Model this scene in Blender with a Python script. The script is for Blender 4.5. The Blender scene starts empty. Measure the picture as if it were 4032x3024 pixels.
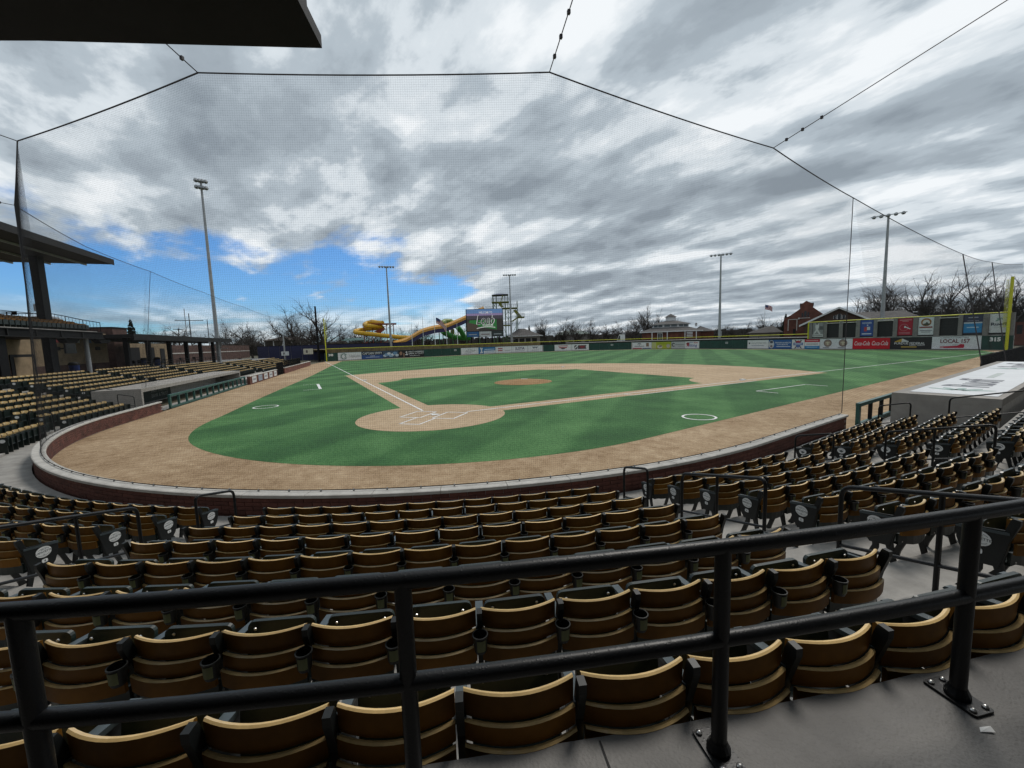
import bpy, bmesh, math, random
import numpy as np
from mathutils import Vector, Matrix

random.seed(7)
SC = bpy.context.scene
COL = SC.collection
R_ = math.radians

# ------------------------------------------------------------------ camera
CAMP = (10.9714, -19.7962, 3.9036)
YAW, PITCH, ROLL, FPX = -0.3099, -0.1030, -0.0317, 1614.32


def cam_axes():
    f = Vector((math.sin(YAW) * math.cos(PITCH), math.cos(YAW) * math.cos(PITCH), math.sin(PITCH)))
    r0 = Vector((math.cos(YAW), -math.sin(YAW), 0))
    u0 = r0.cross(f)
    r = r0 * math.cos(ROLL) + u0 * math.sin(ROLL)
    return r, r.cross(f), f


CR, CU, CF = cam_axes()
cd = bpy.data.cameras.new('camera')
cd.sensor_width = 36.0
cd.lens = 36.0 * FPX / 4032.0
cd.clip_start = 0.05
cd.clip_end = 3000
cam = bpy.data.objects.new('camera', cd)
m = Matrix(((CR.x, CU.x, -CF.x, CAMP[0]), (CR.y, CU.y, -CF.y, CAMP[1]), (CR.z, CU.z, -CF.z, CAMP[2]), (0, 0, 0, 1)))
cam.matrix_world = m
COL.objects.link(cam)
SC.camera = cam

# ------------------------------------------------------------------ world, sun, exposure
SUN_AZ, SUN_EL = R_(18), R_(56)          # azimuth measured from +Y towards +X
world = bpy.data.worlds.new('World')
SC.world = world
world.use_nodes = True


def build_world():
    nt = world.node_tree
    N, L = nt.nodes, nt.links
    N.clear()
    out = N.new('ShaderNodeOutputWorld')
    bg = N.new('ShaderNodeBackground')
    bg.inputs['Strength'].default_value = 0.1
    sky = N.new('ShaderNodeTexSky')
    sky.sky_type = 'NISHITA'
    sky.sun_disc = False
    sky.sun_elevation = SUN_EL
    sky.sun_rotation = SUN_AZ
    sky.altitude = 200
    sky.air_density = 1.0
    sky.dust_density = 0.4
    sky.ozone_density = 1.6
    tc = N.new('ShaderNodeTexCoord')

    def math_(op, a=None, b=None, clamp=False):
        n = N.new('ShaderNodeMath')
        n.operation = op
        n.use_clamp = clamp
        for i, v in enumerate((a, b)):
            if v is None:
                continue
            if isinstance(v, (int, float)):
                n.inputs[i].default_value = v
            else:
                L.new(v, n.inputs[i])
        return n.outputs[0]

    def maprange(v, a, b, c, d, smooth=True):
        n = N.new('ShaderNodeMapRange')
        n.interpolation_type = 'SMOOTHSTEP' if smooth else 'LINEAR'
        L.new(v, n.inputs[0])
        for i, x in enumerate((a, b, c, d)):
            n.inputs[1 + i].default_value = x
        return n.outputs[0]

    sep = N.new('ShaderNodeSeparateXYZ')
    L.new(tc.outputs['Generated'], sep.inputs[0])
    x, y, z = sep.outputs
    zc = math_('ADD', math_('MAXIMUM', z, 0.0), 0.13)
    u = math_('DIVIDE', x, zc)
    v = math_('DIVIDE', y, zc)
    comb = N.new('ShaderNodeCombineXYZ')
    L.new(u, comb.inputs[0])
    L.new(v, comb.inputs[1])
    mp = N.new('ShaderNodeMapping')
    mp.vector_type = 'TEXTURE'
    L.new(comb.outputs[0], mp.inputs[0])
    mp.inputs['Rotation'].default_value = (0, 0, R_(-35))
    mp.inputs['Scale'].default_value = (1.45, 0.95, 1)

    def noise(vec, scale, detail, rough, dist, off=(0, 0, 0)):
        mm = N.new('ShaderNodeMapping')
        L.new(vec, mm.inputs[0])
        mm.inputs['Location'].default_value = off
        n = N.new('ShaderNodeTexNoise')
        n.noise_dimensions = '3D'
        L.new(mm.outputs[0], n.inputs['Vector'])
        n.inputs['Scale'].default_value = scale
        n.inputs['Detail'].default_value = detail
        n.inputs['Roughness'].default_value = rough
        n.inputs['Distortion'].default_value = dist
        return n.outputs['Fac']

    P = mp.outputs[0]
    big = noise(P, 0.55, 3, 0.5, 0.25, (3.1, 7.7, 0))
    puff = noise(P, 1.75, 9, 0.56, 0.12, (1.3, 2.9, 4))
    puff2 = noise(P, 1.75, 9, 0.56, 0.12, (1.36, 2.72, 4.03))
    relief = math_('MULTIPLY', math_('SUBTRACT', puff2, puff), 1.15)
    shade_n = math_('ADD', math_('ADD', math_('MULTIPLY', big, 0.50), math_('MULTIPLY', puff, 0.50)), relief)
    # clearer sky low down to the left of the view
    dirv = N.new('ShaderNodeVectorMath')
    dirv.operation = 'DOT_PRODUCT'
    az, el = R_(-52), R_(8)
    dirv.inputs[1].default_value = (math.sin(az) * math.cos(el), math.cos(az) * math.cos(el), math.sin(el))
    nrm = N.new('ShaderNodeVectorMath')
    nrm.operation = 'NORMALIZE'
    L.new(tc.outputs['Generated'], nrm.inputs[0])
    L.new(nrm.outputs[0], dirv.inputs[0])
    lobe = maprange(dirv.outputs['Value'], 0.74, 0.99, 0.0, 1.0)
    low = maprange(z, 0.07, 0.36, 1.0, 0.0)
    lobe = math_('MULTIPLY', lobe, low)
    cover = math_('SUBTRACT', math_('ADD', math_('MULTIPLY', big, 0.45), math_('MULTIPLY', puff, 0.55)), math_('MULTIPLY', lobe, 0.34))
    dens = maprange(cover, 0.235, 0.335, 0.0, 1.0)
    # a bank of soft cloud near the horizon
    bank = noise(comb.outputs[0], 0.75, 6, 0.5, 0.2, (9, 1, 2))
    bankm = math_('MULTIPLY', maprange(z, 0.03, 0.13, 1.0, 0.0), maprange(bank, 0.44, 0.58, 0.0, 1.0))
    dens = math_('MAXIMUM', dens, math_('MULTIPLY', bankm, 0.85))
    ramp = N.new('ShaderNodeValToRGB')
    cr = ramp.color_ramp
    cr.interpolation = 'EASE'
    cr.elements[0].position = 0.33
    cr.elements[0].color = (.93, .97, 1.0, 1)
    cr.elements[1].position = 0.68
    cr.elements[1].color = (.285, .335, .385, 1)
    for pos, col in ((0.42, (.72, .785, .835, 1)), (0.50, (.47, .54, .60, 1)), (0.58, (.375, .435, .49, 1))):
        e = cr.elements.new(pos)
        e.color = col
    L.new(shade_n, ramp.inputs[0])
    tint = N.new('ShaderNodeMix')
    tint.data_type = 'RGBA'
    tint.blend_type = 'MULTIPLY'
    tint.inputs['Factor'].default_value = 1.0
    L.new(sky.outputs[0], tint.inputs[6])
    tint.inputs[7].default_value = (0.42, 0.70, 1.0, 1)
    mix = N.new('ShaderNodeMix')
    mix.data_type = 'RGBA'
    L.new(dens, mix.inputs['Factor'])
    L.new(tint.outputs[2], mix.inputs[6])
    scl = N.new('ShaderNodeVectorMath')
    scl.operation = 'SCALE'
    scl.inputs['Scale'].default_value = 7.6
    L.new(ramp.outputs[0], scl.inputs[0])
    L.new(scl.outputs[0], mix.inputs[7])
    L.new(mix.outputs[2], bg.inputs[0])
    L.new(bg.outputs[0], out.inputs[0])


build_world()
sd = bpy.data.lights.new('sun', 'SUN')
sd.energy = 1.5
sd.angle = R_(18)
sd.color = (1.0, 0.95, 0.88)
sun = bpy.data.objects.new('sun', sd)
sv = Vector((math.sin(SUN_AZ) * math.cos(SUN_EL), math.cos(SUN_AZ) * math.cos(SUN_EL), math.sin(SUN_EL)))
sun.rotation_euler = (-sv).to_track_quat('-Z', 'Y').to_euler()
sun.location = (0, 0, 60)
COL.objects.link(sun)

vs = SC.view_settings
vs.view_transform = 'Standard'
vs.look = 'None'
vs.gamma = 1.0
vs.use_curve_mapping = False
vs.exposure = 0.35
SC.render.engine = 'CYCLES'
SC.cycles.use_denoising = True
SC.cycles.max_bounces = 5
SC.cycles.diffuse_bounces = 3
SC.cycles.glossy_bounces = 2
SC.cycles.transparent_max_bounces = 8
SC.cycles.caustics_reflective = False
SC.cycles.caustics_refractive = False

# ------------------------------------------------------------------ photo ray helper
CV = Vector(CAMP)


def ray(px, py):
    d = CF * FPX + CR * (px - 2016) - CU * (py - 1512)
    return d.normalized()


def gz(px, py, z=0.0):
    d = ray(px, py)
    return CV + d * ((z - CV.z) / d.z)


def at(px, py, dist):
    """point seen at a pixel, at a given horizontal distance from the camera"""
    d = ray(px, py)
    return CV + d * (dist / math.hypot(d.x, d.y))


# ------------------------------------------------------------------ materials
MATS = {}


def mat(name, col, rough=0.7, metal=0.0, var=0.12, scale=6.0, bump=0.0, bscale=40.0, spec=0.4, coat=0.0, col2=None, emis=None, indiv=0.0):
    if name in MATS:
        return MATS[name]
    M = bpy.data.materials.new(name)
    M.use_nodes = True
    nt = M.node_tree
    N, L = nt.nodes, nt.links
    b = N['Principled BSDF']
    b.inputs['Roughness'].default_value = rough
    b.inputs['Metallic'].default_value = metal
    b.inputs['Specular IOR Level'].default_value = spec
    b.inputs['Coat Weight'].default_value = coat
    tc = N.new('ShaderNodeTexCoord')
    n = N.new('ShaderNodeTexNoise')
    n.inputs['Scale'].default_value = scale
    n.inputs['Detail'].default_value = 6
    n.inputs['Roughness'].default_value = 0.6
    L.new(tc.outputs['Object'], n.inputs['Vector'])
    mx = N.new('ShaderNodeMix')
    mx.data_type = 'RGBA'
    c2 = col2 if col2 else tuple(max(0, c * (1 - 2 * var)) for c in col)
    c1 = col if col2 else tuple(min(1, c * (1 + var)) for c in col)
    mx.inputs[6].default_value = (*c1, 1)
    mx.inputs[7].default_value = (*c2, 1)
    mr = N.new('ShaderNodeMapRange')
    mr.inputs[1].default_value = 0.3
    mr.inputs[2].default_value = 0.7
    L.new(n.outputs['Fac'], mr.inputs[0])
    L.new(mr.outputs[0], mx.inputs[0])
    if indiv > 0:
        oi_ = N.new('ShaderNodeObjectInfo')
        hv = N.new('ShaderNodeHueSaturation')
        rr = N.new('ShaderNodeMapRange')
        rr.inputs[3].default_value = 1 - indiv
        rr.inputs[4].default_value = 1 + indiv
        L.new(oi_.outputs['Random'], rr.inputs[0])
        L.new(rr.outputs[0], hv.inputs['Value'])
        L.new(mx.outputs[2], hv.inputs['Color'])
        L.new(hv.outputs[0], b.inputs['Base Color'])
    else:
        L.new(mx.outputs[2], b.inputs['Base Color'])
    if bump > 0:
        nb = N.new('ShaderNodeTexNoise')
        nb.inputs['Scale'].default_value = bscale
        nb.inputs['Detail'].default_value = 4
        L.new(tc.outputs['Object'], nb.inputs['Vector'])
        bp = N.new('ShaderNodeBump')
        bp.inputs['Strength'].default_value = bump
        bp.inputs['Distance'].default_value = 0.02
        L.new(nb.outputs['Fac'], bp.inputs['Height'])
        L.new(bp.outputs[0], b.inputs['Normal'])
    if emis:
        b.inputs['Emission Color'].default_value = (*emis[0], 1)
        b.inputs['Emission Strength'].default_value = emis[1]
    MATS[name] = M
    return M


def srgb(r, g, b):
    return tuple(((c / 255.0) / 12.92 if c / 255.0 <= 0.04045 else ((c / 255.0 + 0.055) / 1.055) ** 2.4) for c in (r, g, b))


def paint(col, rough=0.55):
    key = 'print_%d_%d_%d' % tuple(int(c * 255) for c in col)
    return mat(key, col, rough, var=0.04, scale=1.5)


# ------------------------------------------------------------------ mesh builder
class MB:
    def __init__(s):
        s.v, s.f, s.mi, s.cur = [], [], [], 0

    def add(s, vs, fs):
        o = len(s.v)
        s.v += [tuple(p) for p in vs]
        for f in fs:
            s.f.append(tuple(i + o for i in f))
            s.mi.append(s.cur)
        return s

    def box(s, c, size, rz=0.0, M=None):
        hx, hy, hz = size[0] / 2, size[1] / 2, size[2] / 2
        ca, sa = math.cos(rz), math.sin(rz)
        vs = []
        for z in (-hz, hz):
            for x, y in ((-hx, -hy), (hx, -hy), (hx, hy), (-hx, hy)):
                p = (c[0] + x * ca - y * sa, c[1] + x * sa + y * ca, c[2] + z)
                vs.append(M @ Vector(p) if M else p)
        return s.add(vs, [(3, 2, 1, 0), (4, 5, 6, 7), (0, 1, 5, 4), (1, 2, 6, 5), (2, 3, 7, 6), (3, 0, 4, 7)])

    def bbox(s, a, b):
        return s.box([(a[i] + b[i]) / 2 for i in range(3)], [abs(b[i] - a[i]) for i in range(3)])

    def tube(s, pts, r, n=8, caps=True, r1=None):
        pts = [Vector(p) for p in pts]
        m_ = len(pts)
        rings = []
        up = None
        for i, p in enumerate(pts):
            t = (pts[min(i + 1, m_ - 1)] - pts[max(i - 1, 0)])
            if t.length < 1e-9:
                t = Vector((0, 0, 1))
            t.normalize()
            if up is None:
                a = Vector((0, 0, 1)) if abs(t.z) < 0.9 else Vector((1, 0, 0))
                up = (a - t * a.dot(t)).normalized()
            else:
                up = (up - t * up.dot(t))
                if up.length < 1e-6:
                    a = Vector((0, 0, 1)) if abs(t.z) < 0.9 else Vector((1, 0, 0))
                    up = (a - t * a.dot(t))
                up.normalize()
            sd_ = t.cross(up)
            rr = r if r1 is None else r + (r1 - r) * i / max(1, m_ - 1)
            rings.append([p + (up * math.cos(2 * math.pi * k / n) + sd_ * math.sin(2 * math.pi * k / n)) * rr for k in range(n)])
        vs = [q for ring in rings for q in ring]
        fs = []
        for i in range(m_ - 1):
            for k in range(n):
                a, b = i * n + k, i * n + (k + 1) % n
                fs.append((a, b, b + n, a + n))
        if caps:
            fs.append(tuple(reversed(range(n))))
            fs.append(tuple(range((m_ - 1) * n, m_ * n)))
        return s.add(vs, fs)

    def prism(s, poly, fn, t0, t1):
        """poly: 2D outline, fn(a, b, t) -> 3D point; extruded from t0 to t1"""
        n = len(poly)
        vs = [fn(a, b, t0) for a, b in poly] + [fn(a, b, t1) for a, b in poly]
        fs = [tuple(reversed(range(n))), tuple(range(n, 2 * n))]
        for i in range(n):
            j = (i + 1) % n
            fs.append((i, j, j + n, i + n))
        return s.add(vs, fs)

    def lathe(s, prof, n=12, c=(0, 0, 0)):
        vs, fs = [], []
        for r, z in prof:
            for k in range(n):
                a = 2 * math.pi * k / n
                vs.append((c[0] + r * math.cos(a), c[1] + r * math.sin(a), c[2] + z))
        for i in range(len(prof) - 1):
            for k in range(n):
                a, b = i * n + k, i * n + (k + 1) % n
                fs.append((a, b, b + n, a + n))
        return s.add(vs, fs)

    def flat(s, poly, z):
        return s.add([(p[0], p[1], z) for p in poly], [tuple(range(len(poly)))])

    def mesh(s, name, mats=None, smooth=False):
        me = bpy.data.meshes.new(name)
        me.from_pydata(s.v, [], s.f)
        if mats:
            for m_ in (mats if isinstance(mats, (list, tuple)) else [mats]):
                me.materials.append(m_)
        if any(s.mi):
            me.polygons.foreach_set('material_index', s.mi)
        if smooth:
            me.polygons.foreach_set('use_smooth', [True] * len(me.polygons))
            try:
                me.set_sharp_from_angle(angle=R_(42))
            except Exception:
                pass
        me.update()
        return me

    def build(s, name, mats, parent=None, smooth=False, **kw):
        return link(name, s.mesh(name, mats, smooth), parent, **kw)


def link(name, data, parent=None, label=None, cat=None, group=None, kind=None, M=None):
    o = bpy.data.objects.new(name, data)
    COL.objects.link(o)
    if parent is not None:
        o.parent = parent
    if M is not None:
        o.matrix_basis = M
    if label:
        o['label'] = label
    if cat:
        o['category'] = cat
    if group:
        o['group'] = group
    if kind:
        o['kind'] = kind
    return o


def thing(name, label, cat, loc=(0, 0, 0), rz=0.0, group=None):
    o = link(name, None, None, label, cat, group)
    o.empty_display_size = 0.2
    o.location = loc
    o.rotation_euler = (0, 0, rz)
    return o


ORD = ['zeroth', 'first', 'second', 'third', 'fourth', 'fifth', 'sixth', 'seventh', 'eighth', 'ninth', 'tenth', 'eleventh', 'twelfth', 'thirteenth', 'fourteenth', 'fifteenth', 'sixteenth', 'seventeenth', 'eighteenth', 'nineteenth', 'twentieth', 'twenty-first', 'twenty-second', 'twenty-third', 'twenty-fourth', 'twenty-fifth']

# ------------------------------------------------------------------ stadium coordinates
# s runs along the field face of the backstop wall (left negative), off is the distance behind that face
CC = (-0.806, 6.029)
R0, AL, AR = 19.22, 0.933, 0.8955


def ang(s):
    return max(-AL, min(AR, s / R0))


def X(s, off, z=0.0):
    a = ang(s)
    n = (math.sin(a), -math.cos(a))
    e = s - R0 * a
    return Vector((CC[0] + n[0] * (R0 + off) + math.cos(a) * e, CC[1] + n[1] * (R0 + off) + math.sin(a) * e, z))


def sm(t):
    t = max(0.0, min(1.0, t))
    return t * t * (3 - 2 * t)


def dzs(s):
    return -0.16 * sm((-s - 6) / 12.0)


def deg(d):
    return R_(d) * R0


def srange(s0, s1, ds=1.0):
    n = max(1, int(math.ceil(abs(s1 - s0) / ds)))
    return [s0 + (s1 - s0) * i / n for i in range(n + 1)]


def ring(mb, s0, s1, o0, o1, z0, z1, ds=1.0, zf=None):
    ss = srange(s0, s1, ds)
    vs, fs = [], []
    for s_ in ss:
        d = zf(s_) if zf else 0
        for o_, z_ in ((o0, z0), (o1, z0), (o1, z1), (o0, z1)):
            vs.append(X(s_, o_, z_ + d))
    n = len(ss)
    for i in range(n - 1):
        for k in range(4):
            a, b = i * 4 + k, i * 4 + (k + 1) % 4
            fs.append((b, a, a + 4, b + 4))
    fs.append((0, 1, 2, 3))
    fs.append(tuple((n - 1) * 4 + k for k in (3, 2, 1, 0)))
    mb.add(vs, fs)
    return mb


def spath(s0, s1, off, z, ds=0.5):
    return [X(s_, off, z) for s_ in srange(s0, s1, ds)]


def MX(s, off, z):
    p = X(s, off, z)
    return Matrix.Translation(p) @ Matrix.Rotation(ang(s), 4, 'Z')


HT = 0.78                                   # back top above its tread
ROW0, ROWD = 1.675, 0.838


def ro(r):
    return ROW0 + ROWD * (r - 1)


def zr(r):
    return 0.985 + 0.205 * (r - 1) - HT     # tread height of row r

# ------------------------------------------------------------------ surface materials
def turf_material():
    M = bpy.data.materials.new('turf')
    M.use_nodes = True
    nt = M.node_tree
    N, L = nt.nodes, nt.links
    b = N['Principled BSDF']
    b.inputs['Roughness'].default_value = 0.85
    b.inputs['Specular IOR Level'].default_value = 0.15
    geo = N.new('ShaderNodeNewGeometry')
    sep = N.new('ShaderNodeSeparateXYZ')
    L.new(geo.outputs['Position'], sep.inputs[0])

    def mth(op, a, b_=None):
        n = N.new('ShaderNodeMath')
        n.operation = op
        for i, v in enumerate((a, b_)):
            if v is None:
                continue
            if isinstance(v, (int, float)):
                n.inputs[i].default_value = v
            else:
                L.new(v, n.inputs[i])
        return n.outputs[0]

    wob = N.new('ShaderNodeTexNoise')
    wob.inputs['Scale'].default_value = 0.09
    wob.inputs['Detail'].default_value = 3
    L.new(geo.outputs['Position'], wob.inputs['Vector'])
    xs = mth('ADD', mth('ADD', sep.outputs[0], mth('MULTIPLY', sep.outputs[1], -0.10)), mth('MULTIPLY', wob.outputs['Fac'], 0.7))
    st = mth('SINE', mth('MULTIPLY', xs, math.pi / 3.1))
    mr = N.new('ShaderNodeMapRange')
    mr.interpolation_type = 'SMOOTHSTEP'
    mr.inputs[1].default_value = -0.35
    mr.inputs[2].default_value = 0.35
    L.new(st, mr.inputs[0])
    n1 = N.new('ShaderNodeTexNoise')
    n1.inputs['Scale'].default_value = 0.35
    n1.inputs['Detail'].default_value = 6
    L.new(geo.outputs['Position'], n1.inputs['Vector'])
    n2 = N.new('ShaderNodeTexNoise')
    n2.inputs['Scale'].default_value = 9.0
    n2.inputs['Detail'].default_value = 7
    n2.inputs['Roughness'].default_value = 0.75
    L.new(geo.outputs['Position'], n2.inputs['Vector'])
    f = mth('ADD', mth('MULTIPLY', mr.outputs[0], 0.17), mth('ADD', mth('MULTIPLY', n1.outputs['Fac'], 0.80), mth('SUBTRACT', mth('MULTIPLY', n2.outputs['Fac'], 1.25), 0.29)))
    ramp = N.new('ShaderNodeValToRGB')
    ramp.color_ramp.elements[0].position = 0.45
    ramp.color_ramp.elements[0].color = (0.030, 0.088, 0.032, 1)
    ramp.color_ramp.elements[1].position = 1.35 / 1.5
    ramp.color_ramp.elements[1].color = (0.105, 0.235, 0.085, 1)
    e = ramp.color_ramp.elements.new(0.66)
    e.color = (0.050, 0.140, 0.046, 1)
    L.new(mth('DIVIDE', f, 1.22), ramp.inputs[0])
    L.new(ramp.outputs[0], b.inputs['Base Color'])
    bp = N.new('ShaderNodeBump')
    bp.inputs['Strength'].default_value = 0.6
    bp.inputs['Distance'].default_value = 0.03
    L.new(n2.outputs['Fac'], bp.inputs['Height'])
    L.new(bp.outputs[0], b.inputs['Normal'])
    return M


def dirt_material(name, ca, cb, cc):
    M = bpy.data.materials.new(name)
    M.use_nodes = True
    nt = M.node_tree
    N, L = nt.nodes, nt.links
    b = N['Principled BSDF']
    b.inputs['Roughness'].default_value = 0.9
    b.inputs['Specular IOR Level'].default_value = 0.12
    geo = N.new('ShaderNodeNewGeometry')
    outs = []
    for sc_, d, r in ((0.22, 4, 0.55), (2.2, 6, 0.65), (16.0, 5, 0.7)):
        n = N.new('ShaderNodeTexNoise')
        n.inputs['Scale'].default_value = sc_
        n.inputs['Detail'].default_value = d
        n.inputs['Roughness'].default_value = r
        L.new(geo.outputs['Position'], n.inputs['Vector'])
        outs.append(n.outputs['Fac'])

    def mth(op, a, b_):
        n = N.new('ShaderNodeMath')
        n.operation = op
        for i, v in enumerate((a, b_)):
            if isinstance(v, (int, float)):
                n.inputs[i].default_value = v
            else:
                L.new(v, n.inputs[i])
        return n.outputs[0]
    f = mth('ADD', mth('MULTIPLY', outs[0], 0.28), mth('ADD', mth('MULTIPLY', outs[1], 0.34), mth('MULTIPLY', outs[2], 0.38)))
    ramp = N.new('ShaderNodeValToRGB')
    ramp.color_ramp.elements[0].position = 0.38
    ramp.color_ramp.elements[0].color = (*ca, 1)
    ramp.color_ramp.elements[1].position = 0.62
    ramp.color_ramp.elements[1].color = (*cc, 1)
    e = ramp.color_ramp.elements.new(0.5)
    e.color = (*cb, 1)
    L.new(f, ramp.inputs[0])
    L.new(ramp.outputs[0], b.inputs['Base Color'])
    bp = N.new('ShaderNodeBump')
    bp.inputs['Strength'].default_value = 0.5
    bp.inputs['Distance'].default_value = 0.02
    L.new(outs[2], bp.inputs['Height'])
    L.new(bp.outputs[0], b.inputs['Normal'])
    return M


M_turf = turf_material()
M_track = dirt_material('track_turf', (0.21, 0.135, 0.075), (0.37, 0.262, 0.160), (0.55, 0.42, 0.28))
M_infield = dirt_material('infield_turf', (0.35, 0.25, 0.155), (0.46, 0.34, 0.22), (0.54, 0.41, 0.28))
M_mound = dirt_material('mound_clay', (0.22, 0.12, 0.06), (0.33, 0.20, 0.10), (0.40, 0.26, 0.14))
M_ground = mat('park_ground', (0.075, 0.078, 0.045), 0.95, var=0.3, scale=0.05, col2=(0.10, 0.085, 0.055))
M_white = mat('white_paint', (0.78, 0.78, 0.76), 0.6, var=0.05)
M_conc = mat('concrete', (0.36, 0.345, 0.32), 0.8, var=0.16, scale=2.2, bump=0.25, bscale=60)
M_concwalk = mat('concourse_concrete', (0.185, 0.178, 0.168), 0.6, var=0.2, scale=1.3, bump=0.35, bscale=70)
M_cap = mat('cast_stone', (0.54, 0.52, 0.48), 0.75, var=0.12, scale=3, bump=0.2, bscale=50)
M_brick = mat('red_brick', (0.155, 0.060, 0.045), 0.85, var=0.3, scale=2.5, bump=0.4, bscale=50, indiv=0.22)
M_mortar = mat('mortar', (0.36, 0.30, 0.27), 0.9, var=0.15)
M_black = mat('black_steel', (0.007, 0.007, 0.008), 0.6, var=0.2, scale=8, bump=0.1, spec=0.15)
M_dark = mat('dark_steel', (0.016, 0.016, 0.016), 0.6, var=0.2, spec=0.2)
M_grey = mat('grey_stucco', (0.36, 0.335, 0.305), 0.85, var=0.07, scale=3, bump=0.3, bscale=120)
M_galv = mat('galvanised_steel', (0.34, 0.35, 0.36), 0.5, 0.3, var=0.1, scale=2)
M_yellow = mat('yellow_paint', (0.62, 0.60, 0.02), 0.5, var=0.06)
M_greenwall = mat('green_wall', (0.012, 0.055, 0.042), 0.6, var=0.15, scale=0.8)
M_teal = mat('teal_paint', (0.028, 0.105, 0.095), 0.45, var=0.1)

# ------------------------------------------------------------------ ground and field
S2 = math.sqrt(0.5)


def fl(a, b):                                # a metres along the first base line, b along the third base line
    return Vector(((a - b) * S2, (a + b) * S2, 0))


def arc(cx, cy, r, a0, a1, n):
    return [Vector((cx + r * math.cos(a0 + (a1 - a0) * i / n), cy + r * math.sin(a0 + (a1 - a0) * i / n), 0)) for i in range(n + 1)]


WALL_POLAR = [(-45, 103.0), (-40, 105.5), (-36, 107.3), (-30, 109.6), (-25, 112.6), (-18, 118.8), (-10.5, 124.6), (-4, 126), (3.5, 124.8), (13, 117.2), (20, 108.8), (25.7, 103.0), (32, 99.2), (36, 98.0), (40, 96.9), (45, 96.0)]


def wall_r(azd, ext=0.0):
    P = WALL_POLAR
    azd = max(P[0][0], min(P[-1][0], azd))
    for (a0, r0), (a1, r1) in zip(P[:-1], P[1:]):
        if a0 <= azd <= a1:
            return r0 + (r1 - r0) * (azd - a0) / (a1 - a0) + ext
    return P[-1][1] + ext


def wall_p(azd, ext=0.0, z=0.0):
    r = wall_r(azd, ext)
    a = R_(azd)
    return Vector((r * math.sin(a), r * math.cos(a), z))


mb = MB()
g = 1600
n = 24
gx = [(-g + 2 * g * i / n) for i in range(n + 1)]
vs = [(x, y, -0.06) for y in gx for x in gx]
mb.add(vs, [(j * (n + 1) + i, j * (n + 1) + i + 1, (j + 1) * (n + 1) + i + 1, (j + 1) * (n + 1) + i) for j in range(n) for i in range(n)])
mb.build('ground', M_ground, kind='structure')

# brown synthetic track under everything
edge = [X(s_, 0.05) for s_ in srange(-66, 62, 1.0)]
outer = [wall_p(a, 0.3) for a in np.linspace(45, -45, 61)]
mb = MB()
mb.flat(edge + [X(100, 0.3)] + outer + [X(-100, 0.3)], 0.0)
mb.build('warning_track', M_track, kind='structure')

# turf: foul edge runs parallel to the wall, outfield edge parallel to the fence
ed = [X(s_, -4.05 - 0.55 * sm((-s_ - 8) / 12) - 0.7 * sm((s_ - 40) / 55) - 0.6 * sm((-s_ - 24) / 32)) for s_ in srange(-88, 98, 1.0)]
ed = [p for p in ed if p.length < 104]
of = [wall_p(a, -3.2 + 1.2 * max(0, (a - 20) / 25)) for a in np.linspace(43.2, -42.6, 61)]
mb = MB()
mb.flat(ed + of, 0.004)
mb.build('turf', M_turf, kind='structure')

# infield skin
rub = 18.44
cl = []
aR = math.atan2(26.03 - rub, 27.56)
sk = [fl(0.0, -0.0)]
skin = [fl(-0.87, -0.87), fl(37.7, -0.95)] + arc(0, rub, 28.75, aR, math.pi - aR, 48) + [fl(-0.87, 37.6)]
mb = MB()
mb.flat(skin, 0.008)
mb.build('infield_skin', M_infield, kind='structure')
mb = MB()
mb.flat(arc(0, 0, 3.97, 0, 2 * math.pi, 72)[:-1], 0.010)
mb.build('home_plate_circle', M_infield, kind='structure')


def base_cut(ca, cb, r, a0, a1):
    out_ = []
    for i in range(13):
        t = R_(a0 + (a1 - a0) * i / 12)
        out_.append(fl(ca + r * math.cos(t), cb + r * math.sin(t)))
    return out_


inf = base_cut(0, 0, 3.97, 77.5, 12.5)[::1]
inf = inf + base_cut(26.9, 0.3, 3.9, 171.5, 100) + base_cut(27.1, 27.1, 4.6, 259, 191) + base_cut(0.3, 26.9, 3.9, 350, 278.5)
mb = MB()
mb.flat(inf, 0.012)
mb.build('infield_grass', M_turf, kind='structure')

# pitcher's mound, a real rise of a quarter metre
mb = MB()
prof = [(2.78, 0.0), (2.72, 0.03), (2.4, 0.06), (1.7, 0.14), (0.95, 0.235), (0.0, 0.245)]
mb.lathe(prof, 40, (0, 17.98, 0.012))
mnd = mb.build('pitchers_mound', M_mound, None, True, label='low round clay pitcher\'s mound in the middle of the infield grass', cat='mound')
mb = MB()
mb.box((0, 18.44, 0.265), (0.61, 0.15, 0.03))
mb.build('pitching_rubber', M_white, mnd)

# white lines
lines = MB()


def line(p, q, w, z=0.016):
    p, q = Vector(p), Vector(q)
    t = (q - p).normalized()
    n_ = Vector((-t.y, t.x, 0)) * (w / 2)
    lines.add([(*(p + n_).xy, z), (*(q + n_).xy, z), (*(q - n_).xy, z), (*(p - n_).xy, z)], [(3, 2, 1, 0)])


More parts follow.
